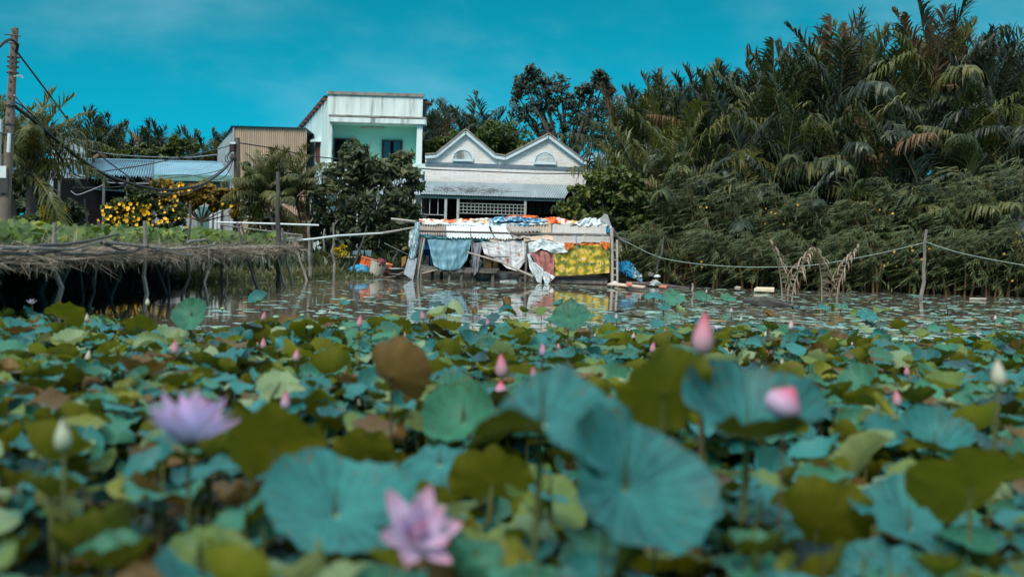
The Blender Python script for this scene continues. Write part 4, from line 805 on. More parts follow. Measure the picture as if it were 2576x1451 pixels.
# front posts: (base px, base py, top px, top py, radius, dark)
POSTS = [(149, 839, 138, 560, .06, 0), (364, 794, 364, 556, .06, 0), (458, 766, 478, 512, .045, 1), (523, 767, 526, 618, .04, 0), (567, 752, 582, 640, .035, 0), (99, 781, 108, 640, .13, 1), (198, 768, 205, 655, .045, 0), (222, 772, 243, 650, .055, 0), (284, 753, 301, 645, .065, 0), (417, 743, 428, 650, .05, 0), (502, 736, 512, 650, .05, 0),
         (275, 745, 247, 557, .065, 1), (0, 770, 2, 640, .07, 1), (470, 700, 470, 640, .04, 0), (330, 730, 335, 650, .04, 1)]
for k, (bx, by_, tx, ty, r_, dk) in enumerate(POSTS):
    a = on_z(bx, by_, 0); tp = at(tx, ty, a.y); pts, rad = bent(a - Vector((0, 0, .7)), tp, r_ * 1.25, r_ * .8, .05, 7, k)
    MB().tube(pts, [q * .85 for q in rad], 6).build('post', blk if dk else bark, tre)
a = on_z(120, 760, 0); MB().tube([at(189, 640, a.y + .2), a - Vector((.0, 0, .3))], [.05, .075], 6).build('brace', pale_pole, tre)
a = on_z(430, 742, 0); MB().tube([at(390, 660, a.y + .2), a - Vector((0, 0, .3))], [.04, .05], 6).build('brace', bark, tre)
# rails along the front: photo polylines at their own distance
def yfront(px): return (TX0 + .30) * FPX / (px - IW / 2)                    # distance of the outer edge behind a pixel column
RAILS = [[(0, 620), (90, 622), (180, 624), (255, 606)], [(255, 606), (300, 624), (317, 628)], [(140, 635), (250, 637), (330, 632), (375, 616)], [(255, 606), (360, 617), (440, 625), (500, 620), (543, 611)], [(375, 618), (440, 636), (490, 641)], [(0, 633), (80, 636), (160, 628)], [(100, 615), (160, 612), (240, 600), (297, 588)], [(470, 606), (520, 600), (530, 612)]]
for k, q in enumerate(RAILS):
    pts = [at(x, y, yfront(x)) for x, y in q]; sm = []
    for i in range(len(pts) - 1):
        for u in (0, .33, .66): sm.append(pts[i].lerp(pts[i + 1], u) + Vector((rng(k * 9 + i).normal() * .03, 0, -.02)))
    sm.append(pts[-1]); MB().tube(sm, [.034 - .014 * i / len(sm) for i in range(len(sm))], 6).build('rail', [bark, blk, blk, bark][k % 4], tre)
for k in range(12):
    y_ = 15 + k * 2.2; MB().tube([(TX0 + .25, y_, TZ - .04), (TX0 - 2.2, y_ + .2, TZ), (TX1 - .6, y_, TZ - .04)], [.05, .045, .05], 5).build('crossbar', bark, tre)
for q, r_ in (([(762, 605), (700, 606), (610, 612), (540, 608)], .045), ([(548, 615), (640, 608), (760, 597)], .04), ([(553, 565), (620, 575), (760, 592)], .03)):
    pts = [at(x, y, 36 - (x - 540) * -.03) for x, y in q]; MB().tube(pts, r_, 6).build('rail', pale_pole, tre)
# thatch: dry vine strands lying on the bed and hanging over its edge
n = 8000; yy = 13 + 27 * g.random(n) ** 1.3; V = []
x_ = TX0 + g.normal(0, .12, n) - np.abs(g.normal(0, .7, n)) * (g.random(n) < .6); z_ = TZ + g.normal(-.06, .075, n) - .06 * np.sin(yy * 1.3) ** 2
hang = g.random(n) < .22
dirs = np.stack([g.normal(0, .6, n), g.normal(0, 1, n), g.normal(0, .22, n)], -1); dirs[hang] = np.stack([g.normal(0, .4, hang.sum()), g.normal(0, .75, hang.sum()), -np.abs(g.normal(.6, .35, hang.sum()))], -1)
ln = g.uniform(.2, .75, n); ln[hang] = g.uniform(.06, .24, hang.sum()) * (1 + .9 * np.sin(yy[hang] * 1.1) ** 2); z_[hang] -= g.uniform(0, .12, hang.sum())
x_[hang] = TX0 + g.normal(0, .14, hang.sum())
D = unit(dirs); C = np.stack([x_, yy, z_], -1) + D * ln[:, None] * .5
Nn = unit(g.normal(size=(n, 3))); b = MB().quads(leaf_faces(C, D, Nn, ln, g.uniform(.006, .020, n)))
thatch_m = leafmat('dry_thatch', (.12, .10, .08), (.33, .27, .22), (.50, .43, .37), .1, .9, .1, .6)
th_ = b.build('thatch', thatch_m, tre); th_['kind'] = 'stuff'
b = MB(); P = [[(x, y, TZ - .10 + .05 * math.sin(y * 2 + x * 3)) for y in np.linspace(13, 41, 60)] for x in np.linspace(TX0 - .1, TX1 - 5, 12)]; b.grid(P, uv=False); b.build('mat_bed', mat('dry_vine_mat', (.10, .08, .06), (.06, .05, .03), 3, .95, 6, .6), tre)

# ================================================================== poles, cables, pipes, stakes
conc = mat('pole_concrete', (.20, .145, .115), (.15, .11, .09), 3, .9, 6, .2, c3=(.25, .19, .15))
PY = 37.4
pole = thing('utility_pole', 'tall leaning concrete utility pole beside the coconut palm', 'utility pole', (at(2, 600, PY).x, PY, .6))
pt, pb = at(38, 71, PY), at(4, 640, PY); pb.z = .3
MB().tube([pb, pb.lerp(pt, .5), pt], [.20, .16, .11], 16).build('shaft', conc, pole)
ax = (pt - pb).normalized()
def onpole(py): return pb + ax * ((at(20, py, PY).z - pb.z) / ax.z)
MB().box(tuple(onpole(455) - Vector((0.02, .24, 0))), (.38, .06, .85)).build('black_band', mat('tar_band', (.05, .045, .045), (.03, .03, .03), 4), pole)
MB().box(tuple(onpole(434) - Vector((0.02, .27, 0))), (.24, .03, .40)).build('white_notice', white_metal, pole)
for y0, y1, dx in ((302, 335, -.25), (335, 420, -.26)): 
    a, c = onpole(y0), onpole(y1); MB().box(((a.x + c.x) / 2 + dx, PY - .22, (a.z + c.z) / 2), (.18, .2, a.z - c.z)).build('meter_box', white_metal, pole)
a, c = onpole(337), onpole(385); MB().tube([a + Vector((.12, -.24, 0)), c + Vector((.12, -.24, 0))], .06, 10).build('white_conduit', white_metal, pole)
for y in (144, 155, 168, 183, 265, 312, 338): MB().tube([onpole(y) + Vector((.19 * math.cos(q), .19 * math.sin(q), 0)) for q in np.linspace(0, 6.283, 13)], .02, 5, cap=False).build('steel_band', blk, pole)
for y in (92, 112): MB().tube([onpole(y) - Vector((.3, .1, -.05)), onpole(y) + Vector((.25, -.1, 0))], .025, 5).build('bracket', blk, pole)
MB().tube([onpole(193) + Vector((.1, -.1, 0)), onpole(193) + Vector((.35, -.12, .02)), onpole(198) + Vector((.42, -.12, 0))], .025, 5).build('hook', rust_metal, pole)
for k in range(14):
    q = onpole(78 + k * 21) - Vector((0, .165 - .0 * k, 0)); MB().box(tuple(q), (.06, .012, .09)).build('bolt_hole', blk, pole)
P2Y = 60
p2 = thing('short_utility_pole', 'short brown utility pole with a junction box in front of the tan tin shed', 'utility pole', (at(596, 620, P2Y).x, P2Y, .6))
a = at(597, 347, P2Y); MB().tube([(p2.location.x, P2Y, .4), a], [.2, .15], 10).build('shaft', mat('brown_pole', (.15, .10, .075), (.11, .075, .06), 4), p2)
a = at(584, 369, P2Y - .2); MB().box(tuple(a), (.25, .2, .55)).build('junction_box', dark_wood, p2); a = at(586, 360, P2Y - .2); MB().box(tuple(a), (.3, .22, .12)).build('box_lid', white_metal, p2)
a = at(586, 396, P2Y - .15); MB().lathe([(0, -.2), (.15, -.15), (.2, 0), (.12, .18), (0, .2)], 8, tuple(a)).build('cable_knot', blk, p2)
cable_m = mat('black_cable', (.018, .02, .022), (.012, .013, .015), 3, .5, bmp=0); wcable = mat('pale_cable', (.42, .45, .47), (.3, .33, .35), 6, .6, bmp=0)
def cable(q, y0, y1, r_, lab, m=None, sub=6, name='power_cable'):
    """A cable through photo points, its distance running from y0 to y1 (Catmull-Rom)."""
    n_ = len(q); P = [at(x, y, y0 + (y1 - y0) * i / (n_ - 1)) for i, (x, y) in enumerate(q)]; out_ = []
    for i in range(n_ - 1):
        a, b_, c, d = P[max(i - 1, 0)], P[i], P[i + 1], P[min(i + 2, n_ - 1)]
        for u in np.linspace(0, 1, sub, endpoint=False): u = float(u); out_.append(.5 * ((2 * b_) + (c - a) * u + (2 * a - 5 * b_ + 4 * c - d) * u * u + (3 * b_ - a - 3 * c + d) * u ** 3))
    out_.append(P[-1]); return tag(MB().tube(out_, r_, 5).build(name, m or cable_m), lab, 'cable', 'cables strung between the poles')
cable([(42, 130), (110, 220), (170, 300), (231, 368), (263, 400), (322, 444), (347, 466)], 37.3, 61, .035, 'black cable dropping steeply from the pole top to the porch of the low house')
cable([(0, 118), (14, 104), (28, 100), (44, 112), (40, 132)], 36.5, 37.2, .05, 'thick black cable arriving at the pole top from outside the picture')
cable([(30, 262), (80, 300), (140, 352), (200, 398), (258, 436), (330, 462), (403, 477), (460, 475), (511, 463), (560, 430), (586, 398)], 37.2, 59.8, .07, 'thick black cable bundle sagging from the tall pole to the short pole')
cable([(30, 266), (90, 310), (150, 362), (205, 408), (262, 446), (340, 476), (420, 488), (500, 474), (586, 402)], 37.25, 59.9, .035, 'thin black cable hanging just below the thick bundle')
cable([(36, 240), (75, 282), (150, 338), (210, 371), (242, 382), (300, 390), (384, 395), (470, 396), (546, 389)], 37.3, 66, .03, 'pale twisted wire looping over the roof ridge of the low house', wcable)
cable([(591, 363), (520, 382), (441, 399), (360, 416), (269, 430), (190, 440), (90, 300), (36, 255)], 59.8, 37.6, .03, 'black cable running back from the short pole across the pale tin roof')
cable([(603, 360), (690, 374), (772, 391), (855, 401), (960, 412), (1065, 425), (1200, 431), (1330, 436), (1442, 437), (1560, 436)], 60, 68, .035, 'black cable crossing the facade of the twin-gable house')
for k, (q, lab) in enumerate((([(586, 400), (540, 440), (480, 462), (420, 455), (350, 460)], 'thin cable drooping from the cable knot towards the yellow shrub'), ([(586, 402), (560, 425), (500, 440), (390, 452), (300, 470), (180, 472)], 'thin cable along the dark porch of the low house'), ([(586, 404), (570, 440), (540, 452), (470, 440), (400, 444)], 'thin cable under the green fascia'), ([(584, 380), (575, 390), (572, 400), (580, 408), (588, 400)], 'cable loop coiled beside the junction box'), ([(584, 378), (568, 394), (570, 408), (586, 404)], 'second cable loop below the junction box'), ([(258, 436), (268, 452), (280, 460), (390, 462)], 'pale wire under the low roof eave'), ([(178, 480), (195, 490), (230, 478), (258, 466)], 'pale slack wire in front of the dark porch'))):
    cable(q, 59.6, 60.5 - k * .1, .022, lab, wcable if k >= 5 else None)
white_pvc = mat('white_pvc', (.70, .74, .76), (.6, .64, .66), 5, .4, bmp=.03)
tag(MB().tube([at(546, 559, 42), at(690, 563, 42), at(802, 566.5, 42)], .036, 7).build('white_pipe', white_pvc), 'straight white pipe lying level over the stakes by the trellis end', 'pipe')
tag(MB().tube([at(739, 605.6, 43), at(790, 601, 43.6), at(850, 593, 44.6), at(962, 586.6, 47)], .042, 7).build('white_pipe', white_pvc), 'white pipe rising from the stakes towards the shack', 'pipe')
tag(MB().tube([at(958, 587, 46.9), at(1000, 580, 48.5), at(1047, 571, 50.5)], [.05, .045, .03], 6).build('bamboo_rod', pale_pole), 'bamboo rod tied to the end of the white pipe and resting on the shack', 'rod')
STK = [((777, 555), (784, 704), .07, 0, 'forked grey stake left of the sloping white pipe'), ((817, 576), (813, 692), .055, 0, 'slim grey stake where the sloping pipe starts to rise'), ((839, 560), (842, 640), .05, 0, 'grey stake crossing the sloping pipe near the yellow bush'), ((842, 636), (824, 675), .05, 0, 'short slanting stake under the grey stake by the yellow bush'), ((699, 432), (699, 722), .09, 1, 'tall dark post standing in front of the areca palm'), ((732, 592), (782, 706), .05, 0, 'slanting stick meeting the forked stake at the waterline'), ((709, 574), (743, 722), .05, 0, 'leaning pale stick left of the slanting stick'), ((692, 627), (733, 724), .05, 0, 'stick leaning down to the right from the trellis end'), ((923, 570), (884, 668), .045, 1, 'diagonal brown stick crossing the sloping pipe below the dark tree'),
       ((596, 560), (662, 740), .05, 1, 'long dark stick slanting from the trellis end into the pond'), ((606, 560), (655, 730), .04, 1, 'second dark stick slanting beside the long one'), ((558, 640), (560, 735), .035, 1, 'thin dark stick at the outer trellis corner'), ((213, 500), (236, 560), .06, 1, 'crooked dark stake behind the coconut palm'), ((557, 460), (562, 562), .045, 0, 'tall thin post under the pergola vine'), ((390, 515), (380, 575), .04, 0, 'leaning thin stake through the yellow flower shrub'),
       ((1670, 596), (1645, 702), .05, 1, 'thin red-brown stake right of the shack'), ((2331, 577), (2318, 752), .075, 0, 'tall crooked stake holding the rope by the right thicket'), ((1742, 712), (1747, 742), .05, 0, 'short pale stake standing in the water before the thicket'), ((1293, 828), (1297, 884), .04, 0, 'thin mossy stake standing in the lily pads in front of the shack')]
for k, (tp, bs, r_, dk, lab) in enumerate(STK):
    a = on_z(*bs, 0) if bs[1] > 655 else at(*bs, 46 if k < 13 else 60); 
    if a.y > 60: a = at(*bs, 50)
    if bs[1] <= 655: a.z = .3
    a.z -= .4; top = at(*tp, a.y + (.15 if k % 2 else -.1)); pts, rad = bent(a, top, r_ * 1.15, r_ * .75, .035, 6, 40 + k)
    b = MB(); b.tube(pts, rad, 6)
    if k in (0, 2): b.tube([top - Vector((0, 0, .15)), top + Vector((.18, 0, .12))], [r_ * .6, r_ * .35], 5)
    tag(b.build('wooden_stake', (blk if dk else bark)), lab, 'stake', 'stakes standing in the pond and on the bank')
rope = mat('pale_green_rope', (.34, .42, .38), (.26, .33, .30), 6, .8, bmp=0)
q = [(1560, 600), (1640, 640), (1700, 656), (1800, 668), (1920, 672), (2050, 666), (2200, 640), (2331, 609)]
cable(q, 50.5, 47.5, .014, 'pale rope sagging from the shack corner to the tall crooked stake', rope, name='rope')['group'] = 'ropes in front of the thicket'
cable([(2331, 609), (2400, 632), (2480, 650), (2580, 668)], 47.5, 45, .014, 'pale rope running on from the tall stake to the edge of the picture', rope, name='rope')['group'] = 'ropes in front of the thicket'
cable([(968, 612), (1000, 628), (1026, 640)], 49, 50.5, .018, 'short pale rope tied to the left end of the shack', rope, name='rope')
# ================================================================== palms
palm_g = leafmat('palm_green', (.009, .020, .008), (.060, .078, .026), (.22, .21, .08), .25, .42, .25, .3)  # dark and light ends of palm_green and palm_dark paint shade and highlights
palm_d = leafmat('palm_dark', (.006, .015, .011), (.038, .056, .034), (.16, .17, .11), .22, .40, .3, .3)
palm_y = leafmat('palm_olive', (.055, .065, .014), (.13, .13, .03), (.20, .16, .05), .3, .4, .4, .3)
palm_b = leafmat('palm_dead', (.10, .055, .03), (.20, .12, .07), (.30, .20, .13), .15, .8, .1, .4)
rach_m = mat('palm_rachis', (.13, .12, .045), (.10, .08, .03), 2, .6, bmp=0); rach_b = mat('palm_rachis_dry', (.20, .12, .07), (.14, .08, .05), 2, .8, bmp=0)
trunk_m = mat('palm_trunk', (.12, .10, .085), (.07, .06, .05), 4, .95, 6, .5, stretch=(1, 1, 3))
def frond_data(name, L_, phi0, phi1, n=44, ll=.9, droop=.6, wind=0.0, seed=1, mats=(None, None), width=.085, bare=.22, power=1.4, vshape=.55, sidef=.8):
    """One pinnate frond growing from the origin, bowing towards +X; leaflets hang from both sides of the rachis."""
    g = rng(seed); m = 16; t = np.linspace(0, 1, m); ph = R(phi0) + (R(phi1) - R(phi0)) * t ** power
    st = L_ / (m - 1); x = np.concatenate([[0], np.cumsum(np.sin(ph[:-1]) * st)]); z = np.concatenate([[0], np.cumsum(np.cos(ph[:-1]) * st)])
    y = wind * 0.5 * L_ * t ** 2
    b = MB(); b.tube(np.stack([x, y, z], -1), list(.055 * (1 - .88 * t) * (L_ / 6) ** .5), 5, 1)
    V = []
    for s in (-1, 1):
        u = bare + (1 - bare) * (np.arange(n) + g.random(n) * .6) / n
        px, py, pz = np.interp(u, t, x), np.interp(u, t, y), np.interp(u, t, z); a = np.interp(u, t, ph)
        T = np.stack([np.sin(a), np.full(n, wind * u), np.cos(a)], -1); T = unit(T); up = unit(np.stack([-np.cos(a), np.zeros(n), np.sin(a)], -1))
        side = np.zeros((n, 3)); side[:, 1] = s
        d = unit(T * (.55 + .35 * u[:, None]) + side * sidef + up * vshape * .6 + g.normal(0, .17, (n, 3)))
        l = ll * np.sin(np.pi * np.clip(.12 + .86 * (u - bare) / (1 - bare), 0, 1)) ** .55 * g.uniform(.72, 1.12, n) * np.where(g.random(n) < .06, .45, 1)
        P0 = np.stack([px, py, pz], -1); dr = np.array([-.25, wind * 1.0, -1.0]) * droop * g.uniform(.7, 1.35, (n, 1))
        P1 = P0 + d * (l * .38)[:, None] + dr * (.10 * l)[:, None]
        d2 = unit(d + dr * .9); P2 = P1 + d2 * (l * .35)[:, None]; d3 = unit(d2 + dr * 1.2); P3 = P2 + d3 * (l * .28)[:, None]
        nr = unit(np.cross(d, T) + 1e-6); w_ = unit(np.cross(d, nr))
        h = (width * g.uniform(.8, 1.15, n) / 2)[:, None]
        base = b.n
        allv = np.stack([P0 + w_ * h * .5, P0 - w_ * h * .5, P1 + w_ * h, P1 - w_ * h, P2 + w_ * h * .8, P2 - w_ * h * .8, P3], 1)
        F = []
        for k in range(n):
            o_ = k * 7; F += [(o_, o_ + 1, o_ + 3, o_ + 2), (o_ + 2, o_ + 3, o_ + 5, o_ + 4), (o_ + 4, o_ + 5, o_ + 6)]
        b.add(allv.reshape(-1, 3), F, 0)
    return b.data(name, list(mats))
FR = {}
def frond(kind, v):
    """Shared frond meshes: kind = colour and posture."""
    key = (kind, v)
    if key in FR: return FR[key]
    m = {'g': (palm_g, rach_m), 'd': (palm_d, rach_m), 'y': (palm_y, rach_m), 'b': (palm_b, rach_b)}[kind[0]]
    post = {'x': (2, 10), 'u': (4, 30), 'w': (14, 62), 'a': (30, 105), 'l': (58, 135), 'h': (105, 172)}[kind[1]]
    small = kind[2:] == 's'
    L_ = 2.3 if small else 7.0
    FR[key] = frond_data('frond', L_, post[0] + v * 3, post[1] + v * 7, 34 if small else 46, .62 if small else 1.9, .45 if small else (.45 if kind[1] in 'ux' else 1.45), [-.45, .12, -.3, .25][v % 4] * (.4 if small else .7), 7 + v + 13 * ord(kind[1]), m, .06 if small else .12, .3 if small else .14, sidef=.14 if kind[1] == 'x' else .45 if kind[1] == 'u' and not small else .8)
    return FR[key]
def palm(name, px, pyt, Y, Ls, spec, label, group, seed, cat='palm', colr='d', trunk_r=.16, base_px=None, cz=None, nut=False):
    """A palm whose tallest frond reaches the photo pixel (px, pyt); spec = fronds per posture u/w/a/l/h."""
    g = rng(seed); top = at(px, pyt, Y); sc = Ls / 7.0
    c = Vector((top.x, Y, max(cz if cz is not None else top.z - Ls * .93, 1.0)))
    gz = float(ground_z(c.x, Y)); bx = c.x + (g.normal() * .4)
    root = thing(name, label, cat, (bx, Y, gz), group); off = c - Vector((bx, Y, gz))
    m_ = 6; pts = [Vector((bx, Y, gz - .3)).lerp(c, k / m_) + Vector((math.sin(k / m_ * 3.14) * .3, 0, 0)) for k in range(m_ + 1)]
    MB().tube(pts, [trunk_r * (1.4 - .6 * k / m_) for k in range(m_ + 1)], 8).build('trunk', trunk_m, root)
    a0 = g.uniform(0, 6.28); k = 0
    for p_, n_ in spec.items():
        for i in range(n_):
            kc = colr
            if p_ == 'h' and g.random() < .6: kc = 'b'
            elif g.random() < .15: kc = 'y'
            elif p_ in 'xua' and g.random() < .10: kc = 'b'
            az = a0 + k * 2.399 + g.normal(0, .2); k += 1
            if p_ == 'u' and i == 0: az = g.choice([0.3, 2.9])
            inst('frond', frond(kc + p_ + ('s' if Ls < 3 else ''), int(g.integers(0, 4))), root, off, (g.normal(0, .06), g.normal(0, .06), az), (Ls / 2.3 if Ls < 3 else sc) * (1 if p_ == 'x' and i == 0 else g.uniform(.76, 1.02)))
    if nut:
        for i in range(5): 
            b = MB(); b.lathe([(0, -.16), (.09, -.13), (.13, 0), (.10, .12), (0, .17)], 10); inst('coconut', b.data('coconut', mat('coconut_husk', (.13, .14, .03), (.10, .09, .03), 4)), root, off + Vector((.3 * math.cos(i * 1.3), .3 * math.sin(i * 1.3), -.35)))
    return root
# right-hand palm thicket: skyline spears first, then the crowns that fill the slope below them
SKY = [(1579, 229, 66), (1607, 222, 69), (1635, 229, 72), (1674, 194, 64), (1717, 196, 69), (1769, 170, 63), (1815, 190, 71), (1865, 166, 66), (1905, 150, 72), (1950, 132, 64), (1998, 110, 69), (2050, 110, 73), (2095, 72, 66), (2121, 40, 63), (2175, 56, 69), (2240, 105, 64), (2299, 65, 70), (2361, 19, 64), (2410, 95, 72), (2455, 75, 66), (2527, 67, 63), (2590, 120, 66), (2650, 90, 66)]
GR = 'tall wind-blown palms of the right-hand thicket'
NB = ['standing nearest the leafy tall tree', 'second from the leafy tall tree', 'third from the leafy tall tree', 'with a straight pale frond above the green shrub', 'behind the straight pale frond', 'arching over the top of the feathery thicket', 'in the dip right of the arching palm', 'with two fronds bowed to the left', 'behind the two bowed fronds', 'where the skyline starts to climb', 'with a bare spike on the climbing skyline', 'between two bare spikes', 'carrying the lower of the twin spikes', 'carrying the tallest spike left of the notch', 'at the left lip of the skyline notch', 'sunk in the skyline notch', 'at the right lip of the skyline notch', 'highest of all on the skyline', 'just below the highest palm', 'with a blunt brown head right of the highest palm', 'with a frayed head next to the picture edge', 'cut by the picture edge', 'outermost at the picture edge']
for k, (px, py, Y) in enumerate(SKY):
    tall = py < 150
    palm('wind_blown_palm', px, py, Y, 7.2 if tall else 5.6, {'x': 2, 'u': 5, 'w': 4, 'a': 3, 'l': 2, 'h': 2}, 'dark palm ' + NB[k], GR, 100 + k, colr='d' if k % 3 else 'g')
MID = [(1600, 320, 60, 'g'), (1640, 300, 61, 'y'), (1700, 225, 59, 'y'), (1760, 300, 60, 'd'), (1830, 290, 61, 'g'), (1900, 250, 60, 'd'), (1985, 230, 59, 'g'), (2060, 210, 61, 'd'), (2140, 190, 60, 'd'), (2215, 215, 59, 'g'), (2300, 190, 61, 'd'), (2380, 180, 60, 'd'), (2460, 200, 59, 'g'), (2545, 190, 60, 'd'), (2600, 260, 58, 'd'), (1690, 370, 57, 'g'), (1850, 390, 57, 'd'), (2000, 350, 56.5, 'd'), (2130, 340, 56.5, 'g'), (2260, 330, 56.5, 'd'), (2360, 350, 56, 'd'), (2480, 340, 56, 'g'), (2570, 380, 55.5, 'd')]
NM = ['leaning over the pale annex roof', 'with a yellowish crown over the green shrub', 'with one bright upright frond catching the light', 'spreading behind the feathery thicket top', 'with long combs of hanging leaflets above the thicket', 'with dull fronds below the two bowed ones', 'whose fronds fan out under the climbing skyline', 'dark and dense below the bare spikes', 'buried below the twin spikes', 'with hanging combs under the skyline notch', 'filling the slope under the highest palm', 'with a bluish sheen below the blunt brown head', 'with drooping fronds below the frayed head', 'dark beside the picture edge', 'half outside the picture', 'low over the thicket with drooping pale combs', 'low and dark behind the thicket crest', 'low in the middle of the thicket with brown hanging fronds', 'low with a stiff fan of leaflets', 'low and shaded above the tall crooked stake', 'low with an olive fan above the ropes', 'low with bluish combs near the picture edge', 'lowest at the picture edge']
for k, (px, py, Y, c_) in enumerate(MID):
    palm('wind_blown_palm', px, py, Y, 6.4, {'u': 2, 'w': 4, 'a': 5, 'l': 3, 'h': 2}, 'palm ' + NM[k], GR, 200 + k, colr=c_)
# palms behind the houses
BACK = [(160, 296, 96), (215, 290, 98), (262, 285, 95), (296, 306, 99), (375, 312, 96), (414, 320, 99), (470, 338, 97), (528, 333, 95), (556, 335, 98)]
LB = ['behind the grey barn end', 'left of the densest palm head on the low house skyline', 'forming the densest head above the low roof', 'right beside the densest head above the low roof', 'bowed to the left above the middle of the low roof', 'upright with a bare spike above the low roof', 'partly wrapped in yellow-leaved creeper', 'next to the tan shed with a fan-like crown', 'touching the grey side of the tan shed']
for k, (px, py, Y) in enumerate(BACK):
    palm('background_palm', px, py, Y, 6.6, {'x': 1, 'u': 6, 'w': 6, 'a': 4, 'l': 2}, 'dark palm ' + LB[k], 'palms behind the low tin-roofed house', 300 + k, colr='d')
CEN = [(1078, 262, 97), (1120, 244, 99), (1152, 262, 95), (1190, 236, 98), (1226, 262, 96), (1252, 292, 99), (978, 222, 104), (1040, 240, 104)]
LC = ['closest to the mint house roof', 'with a bowed spike behind the left gable', 'with brown hanging fronds behind the left gable', 'tallest behind the left gable', 'with a stiff head over the valley between the gables', 'lowest behind the valley between the gables', 'whose tip just shows above the mint parapet middle', 'whose tip just shows at the parapet corner']
for k, (px, py, Y) in enumerate(CEN):
    palm('background_palm', px, py, Y, 6.6, {'u': 4, 'w': 5, 'a': 4, 'l': 2, 'h': 2}, 'dark palm ' + LC[k], 'palms behind the gabled house', 320 + k, colr='d')
# coconut palm by the pole
palm('coconut_palm', 75, 255, 42, 3.7, {'u': 3, 'w': 6, 'a': 8, 'l': 6, 'h': 2}, 'coconut palm with arching yellowish fronds behind the tall utility pole', None, 41, colr='y', cz=at(60, 430, 42).z, nut=True)
palm('coconut_palm', 12, 330, 45, 3.8, {'u': 3, 'w': 4, 'a': 5, 'l': 4, 'h': 1}, 'coconut palm at the picture edge, mostly hidden by the pole', None, 43, colr='d', cz=at(0, 440, 45).z)
# areca clump in front of the tan shed
for k, (px, py, lab) in enumerate(((668, 384, 'left stem of the areca palm clump with a spreading crown'), (705, 408, 'middle stem of the areca palm clump with the shortest crown'), (745, 392, 'right stem of the areca palm clump with yellowing leaf tips'))):
    palm('areca_palm', px, py, 54 + k * .8, 3.0, {'u': 3, 'w': 7, 'a': 7, 'l': 5, 'h': 2}, lab, 'areca palm clump', 340 + k, colr='y' if k != 1 else 'g', trunk_r=.07, cz=at(px, 500 + 14 * (k == 1), 54 + k).z)
# dry fronds standing in the water
dry_l = leafmat('bleached_frond', (.24, .175, .13), (.38, .29, .23), (.48, .39, .33), .15, .8, .1, .4); dry_r = mat('bleached_rachis', (.36, .29, .23), (.26, .2, .16), 2, .8, bmp=0)
for k, (px, py, bx, by_, L_, v, az, lab) in enumerate(((1962, 652, 1968, 762, 2.4, 'bw', 3.0, 'dry brown palm frond curving left, standing furthest left in the water'), (1995, 656, 1992, 755, 2.2, 'bu', .5, 'pale dry palm frond curled beside the leftmost dry frond'), (2062, 664, 2068, 755, 2.2, 'bw', 3.2, 'dry brown palm frond in the middle of the dry fronds in the water'), (2130, 650, 2105, 752, 2.4, 'bw', .3, 'pale dry palm frond leaning right, nearest to the tall crooked stake'))):
    a = on_z(bx, by_, 0); r_ = thing('dry_palm_frond', lab, 'palm frond', (a.x, a.y, -.1), 'dry palm fronds standing in the water')
    inst('frond', frond_data('dry_frond', L_, 3, 35, 14, .95, 2.2, [.5, -.4][k % 2], 60 + k, (dry_l, dry_r), .085, .12, vshape=1.3, sidef=.9), r_, (0, 0, 0), (0, 0, az))

# ================================================================== broadleaf trees and shrubs
wood = mat('tree_bark', (.10, .08, .065), (.06, .05, .04), 5, .9, 6, .4)
def tree(name, label, cat, clumps, Y, m, per=60, ln=.22, wd=.09, sub=9, depth=1.0, seed=1, group=None, base=None, droop=.3, shape='diamond', extra=None, limbs=True, crown_name='crown'):
    g = rng(seed); P, E = crown_points(clumps, Y, depth, per, g, sub)
    n = len(P); D = unit(E * .7 + g.normal(0, .6, (n, 3)) + np.array([0, 0, -droop])); Nn = unit(np.array([0, -.35, 1.0]) + g.normal(0, .5, (n, 3)))
    bx, by_ = base if base else (float(np.mean([c[0] for c in clumps])), 650)
    q = at(bx, 600, Y); root = thing(name, label, cat, (q.x, Y, float(ground_z(q.x, Y))), group)
    MB().quads(leaf_faces(P, D, Nn, g.uniform(.7, 1.25, n) * ln, g.uniform(.8, 1.2, n) * wd, shape)).build(crown_name, m, root)
    b = MB(); o_ = Vector(root.location); cc = [Vector(at(x, y, Y)) for x, y, r_ in clumps]; mid = sum(cc, Vector()) / len(cc)
    fork = o_.lerp(mid, .55); rt = max(.06, (mid.z - o_.z) * .028)
    b.tube([o_ - Vector((0, 0, .3)), o_.lerp(fork, .5) + Vector((.1, 0, 0)), fork], [rt * 1.3, rt, rt * .8], 8)
    if limbs:
        for c_ in cc:
            k1 = fork.lerp(c_, .5) + Vector((g.normal() * .2, g.normal() * .3, .1)); b.tube([fork, k1, c_], [rt * .6, rt * .35, rt * .12], 5)
    b.build('trunk', wood, root)
    return root, P, g
mango_m = leafmat('dark_glossy_leaves', (.022, .040, .024), (.12, .14, .070), (.28, .23, .10), .3, .4, .35, .5)
green_m = leafmat('fresh_green_leaves', (.035, .058, .016), (.105, .135, .030), (.26, .24, .04), .3, .45, .4, .4)
hill_m = leafmat('round_tree_leaves', (.035, .060, .014), (.085, .115, .024), (.12, .14, .03), .25, .5, .3, .3)  # green leaf tones of the round crowns
airy_m = leafmat('blue_green_leaves', (.022, .042, .034), (.060, .085, .060), (.12, .12, .08), .28, .45, .4, .3)
oliv_m = leafmat('olive_brown_leaves', (.12, .085, .018), (.36, .23, .04), (.62, .38, .08), .3, .5, .3, .5)
seso_m = leafmat('feathery_leaves', (.026, .042, .014), (.108, .130, .046), (.25, .24, .10), .3, .5, .4, .35)
yel_m = leafmat('yellow_leaves', (.34, .26, .01), (.55, .40, .02), (.25, .25, .03), .3, .5, .3, .6)
flow_m = mat('orange_yellow_petals', (.92, .52, .008), (.88, .42, .006), 9, .5, bmp=0)
